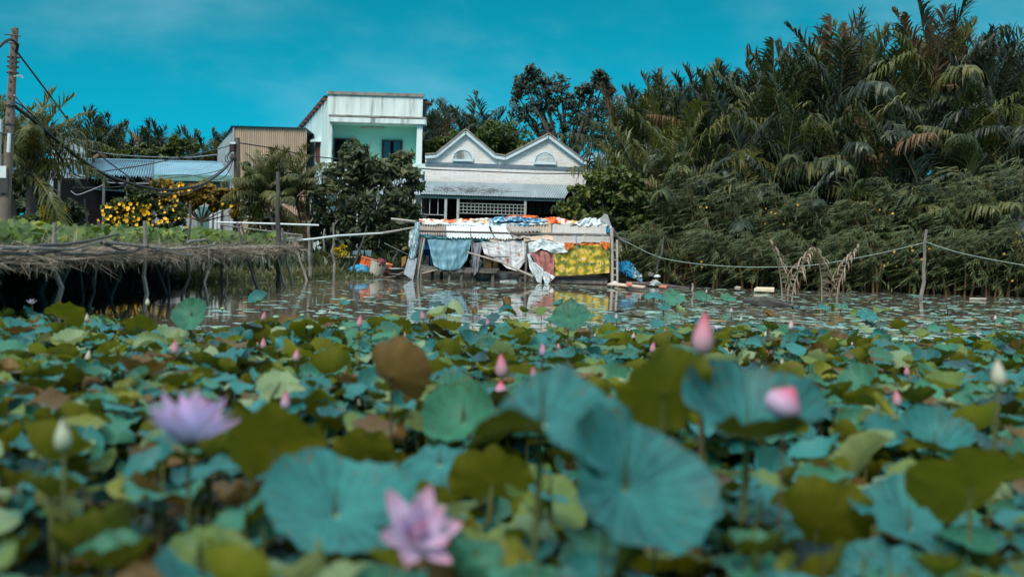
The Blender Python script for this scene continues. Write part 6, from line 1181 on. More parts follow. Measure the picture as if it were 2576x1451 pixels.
KEYS = [(1578, 1225, 425, .31, 'bowl', 3, 'teal', 50, -52, 30, 'huge smooth teal lotus leaf tilted open, with a pale navel, below the middle'),
 (1365, 1062, 400, .30, 'saddle', 2, 'teal', 13, -95, 70, 'broad lotus leaf with a wavy olive underside lip above the huge teal leaf'),
 (1165, 1062, 185, .22, 'cup', 3, 'green', 48, -110, 10, 'smooth green lotus leaf standing on edge left of the wavy-lipped leaf'),
 (845, 1290, 385, .30, 'bowl', 4, 'teal', 30, -70, 100, 'big dark teal lotus leaf with a blue right wing beside the lower pink flower'),
 (690, 1115, 290, .27, 'wavy', 5, 'olive', 40, 95, 0, 'olive lotus leaf seen from below, right of the large pale purple flower'),
 (1672, 985, 250, .21, 'wavy', 6, 'olive', 62, 100, 60, 'tall dark olive lotus leaf seen from below under the large blurred pink bud'),
 (1765, 1030, 190, .20, 'cup', 7, 'teal', 14, -95, 200, 'small teal bowl-shaped lotus leaf in front of the tall dark olive leaf'),
 (1885, 1085, 350, .29, 'cup', 8, 'teal', 19, -90, 120, 'wide teal lotus bowl with a thick olive underside lip under the half-open pink bud'),
 (1868, 1195, 130, .24, 'roll', 1, 'pale', 62, -120, 20, 'pale lotus leaf still rolled up, standing right of the huge teal leaf'),
 (2180, 1160, 205, .26, 'fold', 2, 'pale', 58, 140, 50, 'pale folded lotus leaf with an olive flank under the peach bud'),
 (2290, 1325, 310, .29, 'bowl', 3, 'teal', 24, -80, 80, 'blue-teal lotus leaf cupped towards the pond corner, below the folded pale leaf'),
 (2055, 1325, 290, .28, 'wavy', 4, 'olive', 58, 85, 160, 'dark olive lotus leaf with a teal frill along its top edge'),
 (1700, 1420, 330, .30, 'dome', 5, 'olive', 50, 90, 10, 'dark olive lotus leaf in shadow under the huge teal leaf'),
 (390, 1395, 215, .25, 'bowl', 6, 'teal', 32, -60, 60, 'teal lotus leaf with two pale droplets at the lower edge of the picture'),
 (505, 1258, 185, .23, 'bowl', 7, 'teal', 20, -100, 90, 'teal lotus leaf with an upturned rim below the large pale purple flower'),
 (312, 1318, 150, .21, 'saddle', 8, 'green', 24, -80, 40, 'small green saddle-shaped lotus leaf in front of the teal leaf with the upturned rim'),
 (115, 1390, 300, .29, 'half', 9, 'dark', 44, -50, 10, 'dark blue lotus leaf filling the lower corner below the cream bud'),
 (1105, 1165, 230, .25, 'dome', 10, 'teal', 30, -100, 20, 'lotus leaf with a ragged cyan frill left of the huge teal leaf'),
 (1240, 1215, 230, .24, 'wavy', 11, 'olive', 50, 80, 70, 'olive lotus leaf seen from below between the frilled leaf and the huge teal leaf'),
 (985, 945, 175, .22, 'cup', 12, 'brown', 68, 60, 30, 'brown withered lotus leaf held upright before the open water'),
 (925, 1150, 190, .24, 'wavy', 13, 'olive', 46, 85, 140, 'olive lotus leaf seen from below between the two pink flowers'),
 (1525, 1045, 110, .17, 'fold', 14, 'brown', 60, -60, 60, 'small brown folded lotus leaf wedged above the huge teal leaf'),
 (1195, 1340, 130, .20, 'half', 15, 'green', 60, -150, 10, 'green lotus leaf standing on edge right of the lower pink flower'),
 (1275, 1300, 120, .20, 'fold', 16, 'pale', 55, 150, 80, 'pale olive lotus leaf folded beside the dark stem in the middle'),
 (2440, 1215, 320, .28, 'wavy', 17, 'olive', 40, 90, 30, 'olive and teal lotus leaf reaching in from the picture edge under the tall cream bud'),
 (2540, 1385, 190, .25, 'cup', 18, 'green', 40, -110, 0, 'green lotus leaf cut by the lower corner next to the pale rolled tip'),
 (105, 1060, 170, .24, 'flat', 19, 'green', 26, -70, 90, 'green lotus leaf slanting behind the large cream bud'),
 (35, 1165, 130, .21, 'half', 20, 'teal', 40, -30, 0, 'bright teal lotus leaf cut by the picture edge beside the large cream bud'),
 (228, 1232, 85, .18, 'fold', 21, 'teal', 55, -60, 40, 'narrow teal folded lotus leaf below the large cream bud'),
 (2350, 1120, 190, .23, 'cup', 22, 'teal', 22, -95, 10, 'teal lotus leaf right of the pale folded leaf'),
 (2520, 1140, 170, .23, 'wavy', 23, 'green', 30, -110, 0, 'green rippled lotus leaf under the blurred cream bud at the picture edge'),
 (1420, 1400, 150, .22, 'dome', 24, 'dark', 40, 90, 0, 'dark shaded lotus leaf left of the olive leaf in shadow'),
 (760, 1150, 150, .22, 'flat', 25, 'olive', 44, 95, 0, 'small olive lotus leaf tucked against the larger olive leaf by the purple flower'),
 (300, 1130, 150, .22, 'cup', 26, 'brown', 36, 80, 0, 'brown shaded lotus leaf behind the purple flower stem'),
 (860, 1058, 120, .20, 'flat', 27, 'teal', 30, -90, 0, 'teal lotus leaf below the brown withered leaf'),
 (480, 795, 92, .25, 'cup', 28, 'green', 56, -95, 0, 'bright green lotus leaf raised like a shell above the open water'),
 (165, 792, 95, .25, 'wavy', 29, 'olive', 40, 90, 0, 'olive lotus leaf like a low roof beside the white flower'),
 (350, 825, 90, .25, 'wavy', 30, 'olive', 44, 90, 0, 'olive brown lotus leaf with a hole left of the shell-like leaf'),
 (735, 852, 88, .25, 'cup', 31, 'teal', 44, -120, 0, 'teal lotus leaf tipped towards the open water beside the pink bud'),
 (770, 808, 95, .25, 'dome', 32, 'olive', 30, 90, 0, 'olive lotus leaf like an umbrella with a seed pod above it'),
 (1120, 818, 80, .25, 'flat', 33, 'olive', 22, 80, 0, 'flat olive lotus leaf edge-on over the open water'),
 (1000, 825, 75, .24, 'wavy', 34, 'olive', 32, 90, 0, 'olive lotus leaf over the open water left of the flat edge-on leaf'),
 (915, 866, 70, .22, 'flat', 35, 'olive', 26, 90, 0, 'yellow-olive lotus leaf under the pink bud standing over open water'),
 (935, 822, 34, .2, 'roll', 36, 'pale', 40, 60, 0, 'pale rolled lotus leaf standing beside the pink bud over open water'),
 (1130, 880, 55, .2, 'cup', 37, 'pale', 66, -80, 0, 'yellow-green lotus leaf standing upright in the open water'),
 (1430, 800, 110, .27, 'wavy', 38, 'green', 34, -110, 0, 'pale green lotus leaf raised above the pads before the yellow floral tarp'),
 (340, 985, 65, .2, 'cup', 39, 'olive', 62, -80, 0, 'yellow lotus leaf standing upright beside a pale rolled leaf'),
 (313, 975, 24, .18, 'roll', 40, 'pale', 35, 80, 0, 'pale rolled lotus leaf against the upright yellow leaf'),
 (490, 975, 78, .22, 'flat', 41, 'green', 60, -85, 0, 'grey-green lotus leaf tipped up to show its whole round face'),
 (1690, 885, 90, .24, 'fold', 42, 'olive', 50, 30, 0, 'yellow-olive folded lotus leaf in front of the large blurred pink bud'),
 (1890, 1010, 60, .16, 'roll', 43, 'pale', 60, -60, 0, 'white-green rolled lotus leaf lying behind the half-open pink bud'),
 (1825, 915, 55, .2, 'roll', 44, 'pale', 62, -40, 0, 'white-green furled lotus leaf in the mid bed right of the large pink bud')]
for k in KEYS: key(*k)

BUDS = [(137, 813, 12, 'c', 'tiny cream bud right of the white flower'), (178, 803, 16, 'c', 'cream bud above the roof-like olive leaf'), (219, 799, 24, 'c', 'plump cream bud, tallest of three left of the bright shell-like leaf'), (371, 759, 22, 'c', 'cream bud on a long stalk before a trellis post'), (348, 779, 13, 'c', 'small pale bud just below the cream bud on the long stalk'), (332, 800, 12, 'c', 'small cream bud at water level left of the shell-like leaf'), (288, 847, 10, 'c', 'tiny cream bud over the dark leaves below the three cream buds'),
 (110, 871, 26, 'w', 'peach-white bud near the picture edge under the white flower'), (220, 895, 32, 'c', 'cream bud standing over dark leaves above the purple flower'), (280, 970, 30, 'c', 'cream bud leaning right beside the upright yellow leaf'), (195, 989, 30, 'g', 'greenish bud on a tall stalk behind the large cream bud'), (610, 946, 15, 'g', 'small greenish bud below the pair of pink buds'), (578, 1013, 20, 'c', 'cream bud just right of the purple flower'),
 (662, 794, 26, 'p', 'pink bud over the open water, upper of two in a column'), (439, 873, 38, 'p', 'slim pink bud leaning right below the shell-like leaf'), (502, 856, 26, 'w', 'white bud with a red edge below the shell-like leaf'), (662, 863, 30, 'p', 'pink bud, lower of two in a column before the open water'), (648, 866, 14, 'w', 'small pale bud touching the lower pink bud of the column'), (745, 893, 35, 'p', 'pink bud among leaves left of the brown withered leaf'), (717, 1007, 50, 'l', 'large lilac bud above the olive leaf by the purple flower'), (830, 784, 14, 'w', 'tiny pink-tipped bud on the open water below the house'),
 (904, 808, 32, 'p', 'tall pink bud standing over open water beside the pale rolled leaf'), (1065, 793, 27, 'p', 'red-pink bud on the reflection of the blue tarp'), (1227, 809, 20, 'l', 'round lilac bud low on the reflection of the shack'), (1366, 879, 34, 'l', 'lilac-pink bud above the open patch of water'), (1404, 873, 22, 'w', 'peach bud leaning next to the lilac-pink bud above the open patch'), (1409, 809, 15, 'c', 'cream bud beside the raised pale green leaf'), (1551, 795, 18, 'w', 'pink-tipped bud on a straight yellow stalk before the shack corner'), (1593, 845, 20, 'w', 'white-pink bud below the right shack corner'), (1672, 837, 22, 'l', 'lilac bud left of the large blurred pink bud'), (1641, 873, 30, 'p', 'pink bud under the lilac bud beside the large blurred one'), (1344, 941, 40, 'p', 'slender pink bud leaning right in the middle rows'),
 (1019, 844, 20, 'c', 'cream bud leaning over the open water'), (1118, 861, 16, 'c', 'cream bud above the upright yellow-green leaf'), (1076, 848, 10, 'c', 'tiny cream bud between the two cream buds over open water'), (1496, 842, 12, 'w', 'tiny peach bud below the yellow tarp reflection'), (1578, 828, 12, 'c', 'tiny cream bud right of the straight yellow stalk'), (1457, 833, 14, 'c', 'tiny cream bud below the raised pale green leaf'), (900, 1018, 34, 'c', 'cream bud left of the frilled leaves under the brown withered leaf'), (1211, 960, 18, 'g', 'small greenish bud left of the blurred pink bud pair'), (1777, 732, 11, 'w', 'tiny pink bud close to the bank before the thicket'), (1840, 780, 15, 'w', 'peach bud among the pads right of the large pink bud'), (1863, 802, 15, 'c', 'cream bud among the pads next to the peach bud'), (1989, 817, 26, 'w', 'white bud with a pink tip among the pads below the dry fronds'), (1980, 836, 14, 'w', 'small white bud under the white bud with the pink tip'), (1930, 889, 22, 'p', 'round pink bud above the half-open pink bud'), (2301, 858, 16, 'w', 'small pink bud among the pads below the tall stake'), (2503, 798, 15, 'w', 'small pink bud among the far pads near the picture edge'), (2513, 869, 14, 'w', 'white bud with a pink tip above the tall cream bud'),
 (1969, 909, 24, 'c', 'cream bud left of a pair in the bed below the dry fronds'), (2003, 915, 22, 'c', 'cream bud right of a pair in the bed below the dry fronds'), (2280, 933, 28, 'p', 'pink bud right of a cream bud below the tall stake'), (2258, 928, 24, 'c', 'cream bud left of a pink bud below the tall stake'), (2259, 1001, 45, 'p', 'pale pink bud alone among dark leaves below the tall stake'), (2036, 981, 34, 'c', 'cream bud right of the half-open pink bud'), (1922, 966, 18, 'c', 'small cream bud behind the half-open pink bud'), (1850, 867, 14, 'c', 'tiny cream bud right below the large blurred pink bud'), (1840, 888, 16, 'c', 'small cream bud above the furled white-green leaf'), (1916, 924, 16, 'c', 'small cream bud below the round pink bud'), (2435, 884, 20, 'c', 'cream bud left of the blurred cream bud near the picture edge'), (2144, 864, 11, 'w', 'tiny pink bud among the pads left of the tall stake'), (1925, 840, 16, 'c', 'cream bud above the round pink bud'), (2309, 1088, 24, 'c', 'small cream bud under the lone pale pink bud'), (2064, 1068, 46, 'w', 'peach bud resting against the pale folded leaf'), (260, 1222, 42, 'c', 'cream bud in the dark under the large cream bud'), (846, 1119, 44, 'g', 'greenish white bud left of the olive leaf in the middle')]
def bud_dist(px, py, h, L_=.137): return min(L_ * FPX / h, (EYE - .18) * FPX / max(py - 610 - (px - 1288) * .0297, 30))
BP = [(b[0], b[1], b[2], bud_dist(*b[:3])) for b in BUDS] + [(1766, 838, 112, 5), (1263, 919, 64, 7), (1260, 982, 54, 7), (159, 1095, 90, 4.4), (2515, 939, 76, 5), (1972, 1003, 92, 4.4), (476, 1085, 190, 4.2), (1040, 1348, 190, 3.5)]
# random leaves of the bed: the nearest are objects, the far ones one mass
g = rng(99)
def bed_far(px): return np.interp(px, [-200, 100, 500, 900, 1250, 1500, 1900, 2300, 2800], [24, 23, 25.5, 25, 24, 25, 30, 33, 33])
def hole(px, Y):                     # the patch of open water in the middle, and the thinner right side
    h = math.exp(-((px - 1310) / 190) ** 2 - ((Y - 19.5) / 4.2) ** 2) * .97 + math.exp(-((px - 1000) / 130) ** 2 - ((Y - 22) / 2.4) ** 2) * .8 + math.exp(-((px - 560) / 150) ** 2 - ((Y - 24) / 1.6) ** 2)
    return max(h, .65 * min(1, max(0, (px - 1700) / 300)) * min(1, max(0, (Y - 19) / 8)))
kp = [(k[0], k[1], k[2]) for k in KEYS]
def env(px): return np.interp(px, [-150, 0, 150, 300, 420, 560, 700, 850, 1000, 1100, 1200, 1300, 1450, 1600, 1750, 1900, 2100, 2250, 2400, 2576, 2750], [800, 792, 795, 812, 838, 850, 815, 812, 824, 834, 856, 850, 832, 842, 838, 838, 848, 868, 858, 850, 850])
cells = {}
spots = []
for tries in range(100000):
    Y = 2.5 + 31 * g.random() ** .62 if tries % 2 else 2.5 + 8 * g.random() ** .8
    px = g.uniform(-160, 2740) if tries % 5 < 3 else g.uniform(-900, 3500)
    if Y > bed_far(px) * (1 + .08 * math.sin(px * .013) + .05 * math.sin(px * .037)) or g.random() < hole(px, Y): continue
    x = (px - IW / 2) / FPX * Y; rad = g.uniform(.09, .20) if Y < 9 else g.uniform(.10, .23)
    lo_, hi_ = (.10, .46) if Y > 10 else (.10, .60) if Y > 6 else (.14, .66)
    z = g.uniform(lo_, hi_); hor = 610 + (px - 1288) * .0297
    z = min(z, EYE - (env(px) + 6 + 40 * g.random() ** 2 - hor) / FPX * Y)          # the bed thins out towards its far edge
    z = min(z, EYE - (1235 - 40 * min(Y, 9) - hor) / FPX * Y) if Y < 9 else z
    p_ = proj((x, Y, z))
    if z < .07 or p_[1] > 1640: continue
    if Y < 7.5 and any(abs(p_[0] - a) < w_ * .46 and abs(p_[1] - b) < w_ * .36 for a, b, w_ in kp) and z > .3: z = g.uniform(.08, .3)
    if Y < 6 and g.random() < (.55 if z > .35 else .35): continue
    rp = rad * FPX / Y
    if any(Y < bd + .1 and abs(p_[0] - bx) < rp * .95 + bh * .2 and by_ - rp * .55 - bh * .5 < p_[1] < by_ + rp * .55 + bh * .35 for bx, by_, bh, bd in BP): continue
    c = (int(x // .6), int(Y // .6), int(z // .35)); ok = True
    for i in (-1, 0, 1):
        for j in (-1, 0, 1):
            for l in (-1, 0, 1):
                for (xx, yy, zz, rr) in cells.get((c[0] + i, c[1] + j, c[2] + l), ()):
                    if (xx - x) ** 2 + (yy - Y) ** 2 + ((zz - z) * 1.6) ** 2 < ((rr + rad) * (.64 if Y < 9 else .58)) ** 2: ok = False
    if not ok: continue
    cells.setdefault(c, []).append((x, Y, z, rad)); spots.append((x, Y, z, rad, px))
spots.sort(key=lambda s: s[1])
CH_ = [('teal', .36), ('green', .25), ('lime', .10), ('olive', .09), ('pale', .06), ('brown', .08), ('dark', .06)]
SH_ = [('flat', .12), ('wavy', .28), ('cup', .36), ('dome', .10), ('saddle', .07), ('half', .03), ('fold', .03), ('roll', .01)]
def pick(t): 
    r = g.random() * sum(q for _, q in t)
    for k, q in t:
        r -= q
        if r <= 0: return k
    return t[0][0]
CN = dict(lime='lime-green', teal='teal', green='green', olive='olive', pale='pale green', brown='brown withered', dark='dark blue-green')
SN = dict(flat='flat', wavy='wavy-edged', cup='bowl-shaped', dome='drooping', saddle='saddle-shaped', half='half-folded', fold='folded', roll='rolled')
def where(px, py):
    a = 'below the trellis' if px < 620 else 'below the tall house' if px < 1060 else 'below the shack' if px < 1560 else 'below the green shrub' if px < 1980 else 'below the feathery thicket'
    b = 'low in the bed' if py > 1250 else 'in the front rows' if py > 1080 else 'in the middle rows'
    return b + ' ' + a
NIND = 300 - len(KEYS); mass = []
vis = [s for s in spots if -60 < proj((s[0], s[1], s[2]))[0] < 2636 and proj((s[0], s[1], s[2]))[1] < 1530]
near = set(id(s) for s in vis[:NIND])
for s in spots:
    x, Y, z, rad, px = s; colr = pick(CH_); sh = pick(SH_); v = 50 + int(g.integers(0, 7))
    if Y < 6 and z < .42 and g.random() < .75: colr = 'dark' if g.random() < .7 else 'brown'  # low front leaves recoloured dark to paint shade into the gaps
    lean = g.random()
    tilt, az = (abs(g.normal(9, 8)), g.uniform(0, 360)) if lean < .72 else (g.uniform(18, 50), g.normal(-95, 45)) if lean < .87 else (g.uniform(20, 50), g.normal(85, 40))
    if colr == 'olive' and g.random() < .6: tilt, az = g.uniform(35, 62), g.normal(88, 25)
    if sh == 'roll' and colr in ('brown', 'dark'): sh = 'wavy'
    if sh in ('roll', 'fold'): tilt = g.uniform(30, 70)
    sp = g.uniform(0, 360)
    if id(s) in near:
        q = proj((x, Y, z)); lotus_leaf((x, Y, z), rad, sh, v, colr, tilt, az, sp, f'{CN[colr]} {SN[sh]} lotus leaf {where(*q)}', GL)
    elif Y > 2.5: mass.append((x, Y, z, rad, sh, v, colr, tilt, az, sp))
for k in range(150):                                       # raised leaves thinning out among the pads towards the far bank
    px = g.uniform(1250, 2620) if k % 5 else g.uniform(600, 1250); py = 752 + (px - 1288) * .02 + 110 * g.random() ** .55; q = on_z(px, py, g.uniform(.04, .28))
    if q.y < shore(q.x) - 1: mass.append((q.x, q.y, q.z, g.uniform(.12, .26), pick(SH_), 50 + int(g.integers(0, 7)), pick(CH_), g.uniform(5, 40), g.normal(-90, 60), g.uniform(0, 360)))
VL = {}
bm_, bs_ = MB(), MB(); order = ['teal', 'green', 'olive', 'pale', 'brown', 'dark', 'lime']
for (x, Y, z, rad, sh, v, colr, tilt, az, sp) in mass:
    k = (sh, v)
    if k not in VL: P, U = leaf_grid(sh, 17 * v + sum(map(ord, sh)), 6, 30); VL[k] = (P.reshape(-1, 3), U.reshape(-1, 2), grid_faces(*P.shape[:2]))
    P, U, F = VL[k]; M_ = np.array(blade_rot(tilt, az, sp).to_matrix())
    bm_.add((P * rad) @ M_.T + np.array([x, Y, z]), F, order.index(colr), U)
    e = np.array([g.normal(0, .05), g.normal(0, .05)]); b_ = np.array([x + e[0], Y + e[1], -.3]); t_ = np.array([x, Y, z - .004])
    bs_.tube([b_, (b_ + t_) / 2 + np.array([e[1], e[0], 0]) * .5, t_], .007, 3, 0, False)
lm_ = bm_.build('far_lotus_leaves', [LM[c] for c in order], smooth=True); tag(lm_, 'mass of smaller lotus leaves covering the farther bed', 'lotus leaves', kind='stuff')
st_ = bs_.build('far_lotus_stems', stem_m); tag(st_, 'stalks under the mass of farther lotus leaves', 'lotus stems', kind='stuff')
# crumpled dead leaves and stalks low in the front rows
g2 = rng(123); db = MB(); ds = MB()
for k in range(700):
    Y = 2.6 + 10 * g2.random(); px = g2.uniform(-100, 2700); x = (px - IW / 2) / FPX * Y; z = g2.uniform(.02, .30)
    P, U = leaf_grid(['fold', 'dome', 'wavy'][k % 3], 500 + k % 9, 4, 18); M_ = np.array(blade_rot(g2.uniform(0, 90), g2.uniform(0, 360), g2.uniform(0, 360)).to_matrix())
    db.add((P.reshape(-1, 3) * g2.uniform(.07, .2)) @ M_.T + np.array([x, Y, z]), grid_faces(*P.shape[:2]), int(g2.random() < .35), U.reshape(-1, 2))
    for q in range(2):
        x2, y2 = x + g2.normal() * .3, Y + g2.normal() * .3; ds.tube([(x2, y2, -.2), (x2 + g2.normal() * .1, y2 + g2.normal() * .1, g2.uniform(.15, .42))], [.006, .004], 4, 0, False)
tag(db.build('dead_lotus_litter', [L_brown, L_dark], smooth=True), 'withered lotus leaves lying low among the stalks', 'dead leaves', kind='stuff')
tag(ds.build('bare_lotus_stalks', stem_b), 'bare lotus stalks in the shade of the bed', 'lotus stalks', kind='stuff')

# ---------------------------------------------------------------- floating lily pads
pad_m, t, p, o = newmat('lily_pad')
gi = t.nodes.new('ShaderNodeNewGeometry'); oi = t.nodes.new('ShaderNodeObjectInfo')
f = math_(t, 'FRACT', math_(t, 'ADD', gi.outputs['Random Per Island'], oi.outputs['Random']))
t.links.new(ramp(t, f, [(0, (.13, .27, .23)), (.45, (.22, .38, .33)), (.80, (.31, .46, .40)), (.87, (.26, .24, .07)), (.95, (.25, .14, .04)), (1, (.10, .09, .05))]), p.inputs['Base Color']); p.inputs['Roughness'].default_value = .38
def pad_geo(seed, ns=18):
    g_ = rng(seed); th = np.linspace(.16, 2 * np.pi - .16, ns); r_ = 1 + .05 * np.sin(3 * th + seed) + .03 * g_.normal(size=ns)
    up = .05 * np.maximum(0, np.sin(2 * th + seed * 1.7)) * (seed % 3 == 0) + .02 * g_.random(ns)
    V = np.vstack([[0, 0, 0], np.stack([.6 * r_ * np.cos(th), .6 * r_ * np.sin(th), np.zeros(ns) + .004], -1), np.stack([r_ * np.cos(th), r_ * np.sin(th), up], -1)])
    F = [(0, 1 + k, 2 + k) for k in range(ns - 1)] + [(1 + k, 1 + ns + k, 2 + ns + k, 2 + k) for k in range(ns - 1)]
    return V, F
PG = [pad_geo(s) for s in range(7)]
PD = []
for V, F in PG: PD.append(MB().add(V, F).data('lily_pad', pad_m, smooth=True))
pads = []
g3 = rng(55)
for tries in range(16000):
    px = g3.uniform(-40, 2620); dy = 98 + 190 * g3.random() ** 1.35; py = 610 + (px - 1288) * .0297 + dy
    q = on_z(px, py, 0); Y = q.y
    if Y > shore(q.x) - .3: continue
    dens = .06 + .14 * math.exp(-((px - 950) / 250) ** 2) + .34 / (1 + math.exp(-(px - 1060) / 70)) + .38 / (1 + math.exp(-(px - 1600) / 60))
    cl_ = -.15 + 1.15 * (.5 + .5 * math.sin(q.x * 1.1 + .6 * math.sin(q.y * .8)) * math.sin(q.y * 1.3 + q.x * .4))
    if px < 1000 and q.x < -7: dens *= .5
    if Y > 46 and px > 1500: dens *= .55
    if g3.random() > dens * (.30 + .85 * cl_): continue
    rad = g3.uniform(.06, .15) if g3.random() < .88 else g3.uniform(.15, .26)
    if any((a - q.x) ** 2 + (b - q.y) ** 2 < ((rad + r_) * .85) ** 2 for a, b, r_ in pads[-400:]): continue
    pads.append((q.x, q.y, rad))
pads.sort(key=lambda s: -s[2] / s[1] ** 1.6)
def pad_where(px, Y):
    a = 'under the trellis side' if px < 620 else 'on open water below the house' if px < 1060 else 'on the reflection of the shack' if px < 1560 else 'below the green shrub' if px < 1980 else 'below the feathery thicket'
    return a + (' near the lotus bed' if Y < 32 else ' farther out' if Y < 42 else ' close to the bank')
pm = MB()
for k, (x, y, r_) in enumerate(pads):
    s = int(g3.integers(0, 7)); a = g3.uniform(0, 6.28); tl = g3.normal(0, .035)
    if k < 300:
        o_ = inst('lily_pad', PD[s], None, (x, y, .006 + .01 * g3.random()), (tl, g3.normal(0, .02), a), r_)
        tag(o_, 'round pale green lily pad ' + pad_where(proj((x, y, 0))[0], y), 'lily pad', 'floating lily pads')
    else:
        V, F = PG[s]; M_ = np.array((Matrix.Rotation(a, 3, 'Z') @ Matrix.Rotation(tl, 3, 'X'))); pm.add((V * r_) @ M_.T + np.array([x, y, .006]), F)
tag(pm.build('far_lily_pads', pad_m, smooth=True), 'mass of small floating lily pads streaking the pond', 'lily pads', kind='stuff')

# ---------------------------------------------------------------- buds, pods, flowers
bud_pink = petalmat('bud_pink', (.55, .40, .42), (.62, .28, .36), (.62, .09, .14), .25)
bud_lilac = petalmat('bud_lilac', (.58, .50, .62), (.60, .38, .55), (.68, .08, .15), .3)
bud_white = petalmat('bud_pinktip', (.62, .58, .55), (.70, .55, .56), (.68, .16, .18), .25)
bud_cream = petalmat('bud_cream', (.36, .40, .22), (.56, .54, .40), (.64, .54, .46), .25)
bud_green = petalmat('bud_green', (.24, .32, .19), (.40, .46, .32), (.48, .48, .36), .25)
pet_lilac = petalmat('petal_lilac', (.60, .56, .74), (.62, .55, .82), (.70, .38, .60), .45)
pet_pink = petalmat('petal_pink', (.66, .56, .74), (.66, .50, .70), (.72, .30, .42), .4)
pet_white = petalmat('petal_white', (.66, .64, .70), (.68, .66, .74), (.64, .44, .58), .35)
pod_m = mat('seed_pod', (.22, .34, .20), (.18, .28, .16), 8, .6, bmp=0); pod_y = mat('flower_heart', (.80, .28, .02), (.70, .22, .02), 8, .6, bmp=0)
sepal_m = mat('sepal', (.22, .26, .12), (.16, .18, .07), 6, .6, bmp=0)
def bud_data(m, open_=0.0, seed=0):
    """A pointed bud wrapped in overlapping petals; unit height, base at the origin."""
    key_ = ('bud', m.name, open_, seed)
    if key_ in LD: return LD[key_]
    b = MB(); g_ = rng(seed + 3)
    for ring, (n_, r_, h_) in enumerate(((4, 1.0, .93), (4, .93, .98), (3, .82, 1.0))):
        for k in range(n_):
            a0 = 2 * math.pi * (k + .5 * ring + .1 * g_.random()) / n_; v = np.linspace(0, 1, 11)[:, None]; u = np.linspace(-1, 1, 9)[None]
            R_ = r_ * .215 * (np.sin(np.pi * np.clip(v, 0, 1) ** .72) ** .8 * (1 - .12 * v) + .10 * (1 - v)) * (1 + open_ * v * (2 - ring) * .7)
            ww = (math.pi / n_) * 1.35 * np.sqrt(np.clip(1 - v ** 2.6, 0, 1)) ** .8 + .02
            ph = a0 + u * ww; rr = R_ * (1 + .05 * (1 - u ** 2)) + .006 * (2 - ring)
            P = np.stack([rr * np.cos(ph), rr * np.sin(ph), np.broadcast_to(v * h_ * (1 - .02 * ring * open_), ph.shape)], -1)
            U = np.stack([np.broadcast_to((u + 1) / 2, ph.shape), np.broadcast_to(v, ph.shape)], -1)
            b.add(P.reshape(-1, 3), [(i * 9 + j, i * 9 + j + 1, i * 9 + j + 10, i * 9 + j + 9) for i in range(10) for j in range(8)], 0, U.reshape(-1, 2))
    LD[key_] = b.data('petals', m, smooth=True); return LD[key_]
BM_ = dict(p=bud_pink, l=bud_lilac, w=bud_white, c=bud_cream, g=bud_green)
sep_d = MB().lathe([(0, -.03), (.05, -.02), (.09, .02), (.11, .07), (.09, .06)], 10).data('sepals', sepal_m, smooth=True)
BN = dict(p='pink', l='lilac-pink', w='white pink-tipped', c='cream', g='greenish')
def bud(px, py, h, kind, label=None, L_=None, tilt=(0, 0), open_=0.0, dmin=0):
    """A bud seen at a photo pixel with a picture height h."""
    g_ = rng(int(px * 7 + py)); L_ = L_ or g_.uniform(.125, .15); d = L_ * FPX / h
    hor = 610 + (px - 1288) * .0297; d = min(d, (EYE - .18) * FPX / max(py - hor, 30))
    d = max(d, dmin); L_ = h * d / FPX; c = at(px, py, d); c.z -= L_ / 2
    root = thing('lotus_bud', label, 'lotus bud', (c.x, c.y, 0), 'lotus buds'); e = Euler((R(tilt[0]) + g_.normal() * .08, R(tilt[1]) + g_.normal() * .10, g_.uniform(0, 6)))
    inst('petals', bud_data(BM_[kind], open_, int(px) % 3), root, (0, 0, c.z), e, L_); inst('sepals', sep_d, root, (0, 0, c.z), e, L_)
    inst('stem', stem_data(int(py) % 4, stem_m if kind in 'cg' else stem_b), root, (0, 0, -.4), (0, 0, g_.uniform(0, 6)), (.42, .42, c.z + .4))
    return root
for x, y, h, k, lab in BUDS:
    lt = (0, 12) if 'leaning right' in lab else (0, -14) if 'leaning' in lab else (0, 0)
    bud(x, y, h, k, lab, tilt=(0, 0))
bud(1766, 838, 112, 'p', 'large blurred pink bud rising above all the leaves', .21); bud(1263, 919, 64, 'p', 'blurred pink bud, upper of a pair over the wavy-lipped leaf', .19)
bud(1260, 982, 54, 'l', 'half-open lilac bud, lower of a pair over the wavy-lipped leaf', .16, open_=.5); bud(159, 1095, 90, 'g', 'large cream-green bud on a thick stalk near the picture edge', .15); bud(2515, 939, 76, 'c', 'blurred tall cream bud near the picture edge', .15)
def fat_bud():
    r_ = bud(1972, 1003, 92, 'l', 'half-open pink bud with red tip leaning right over the wide teal bowl-shaped leaf', .145, open_=.25)
    for c_ in r_.children:
        if c_.name.startswith('stem'): continue
        c_.rotation_euler = (0, R(32), 0); c_.scale = [s * q for s, q in zip(c_.scale, (1.9, 1.9, 1.0))]
        if c_.name.startswith('petals'): c_.location.x -= .035
fat_bud()
g4 = rng(321)
for k in range(26):
    px, py = g4.uniform(1500, 2560), g4.uniform(840, 1000)
    if k < 8: px, py = g4.uniform(30, 1100), g4.uniform(880, 1000)
    a = 'below the trellis' if px < 620 else 'in line with the house' if px < 1060 else 'in line with the green shrub' if px < 1980 else 'below the thicket'
    bud(px, py, np.interp(py, [830, 1000], [12, 26]), 'cccgw'[k % 5], f'small {["cream", "cream", "cream", "greenish", "pink-tipped"][k % 5]} bud half hidden among the middle leaves {a}')
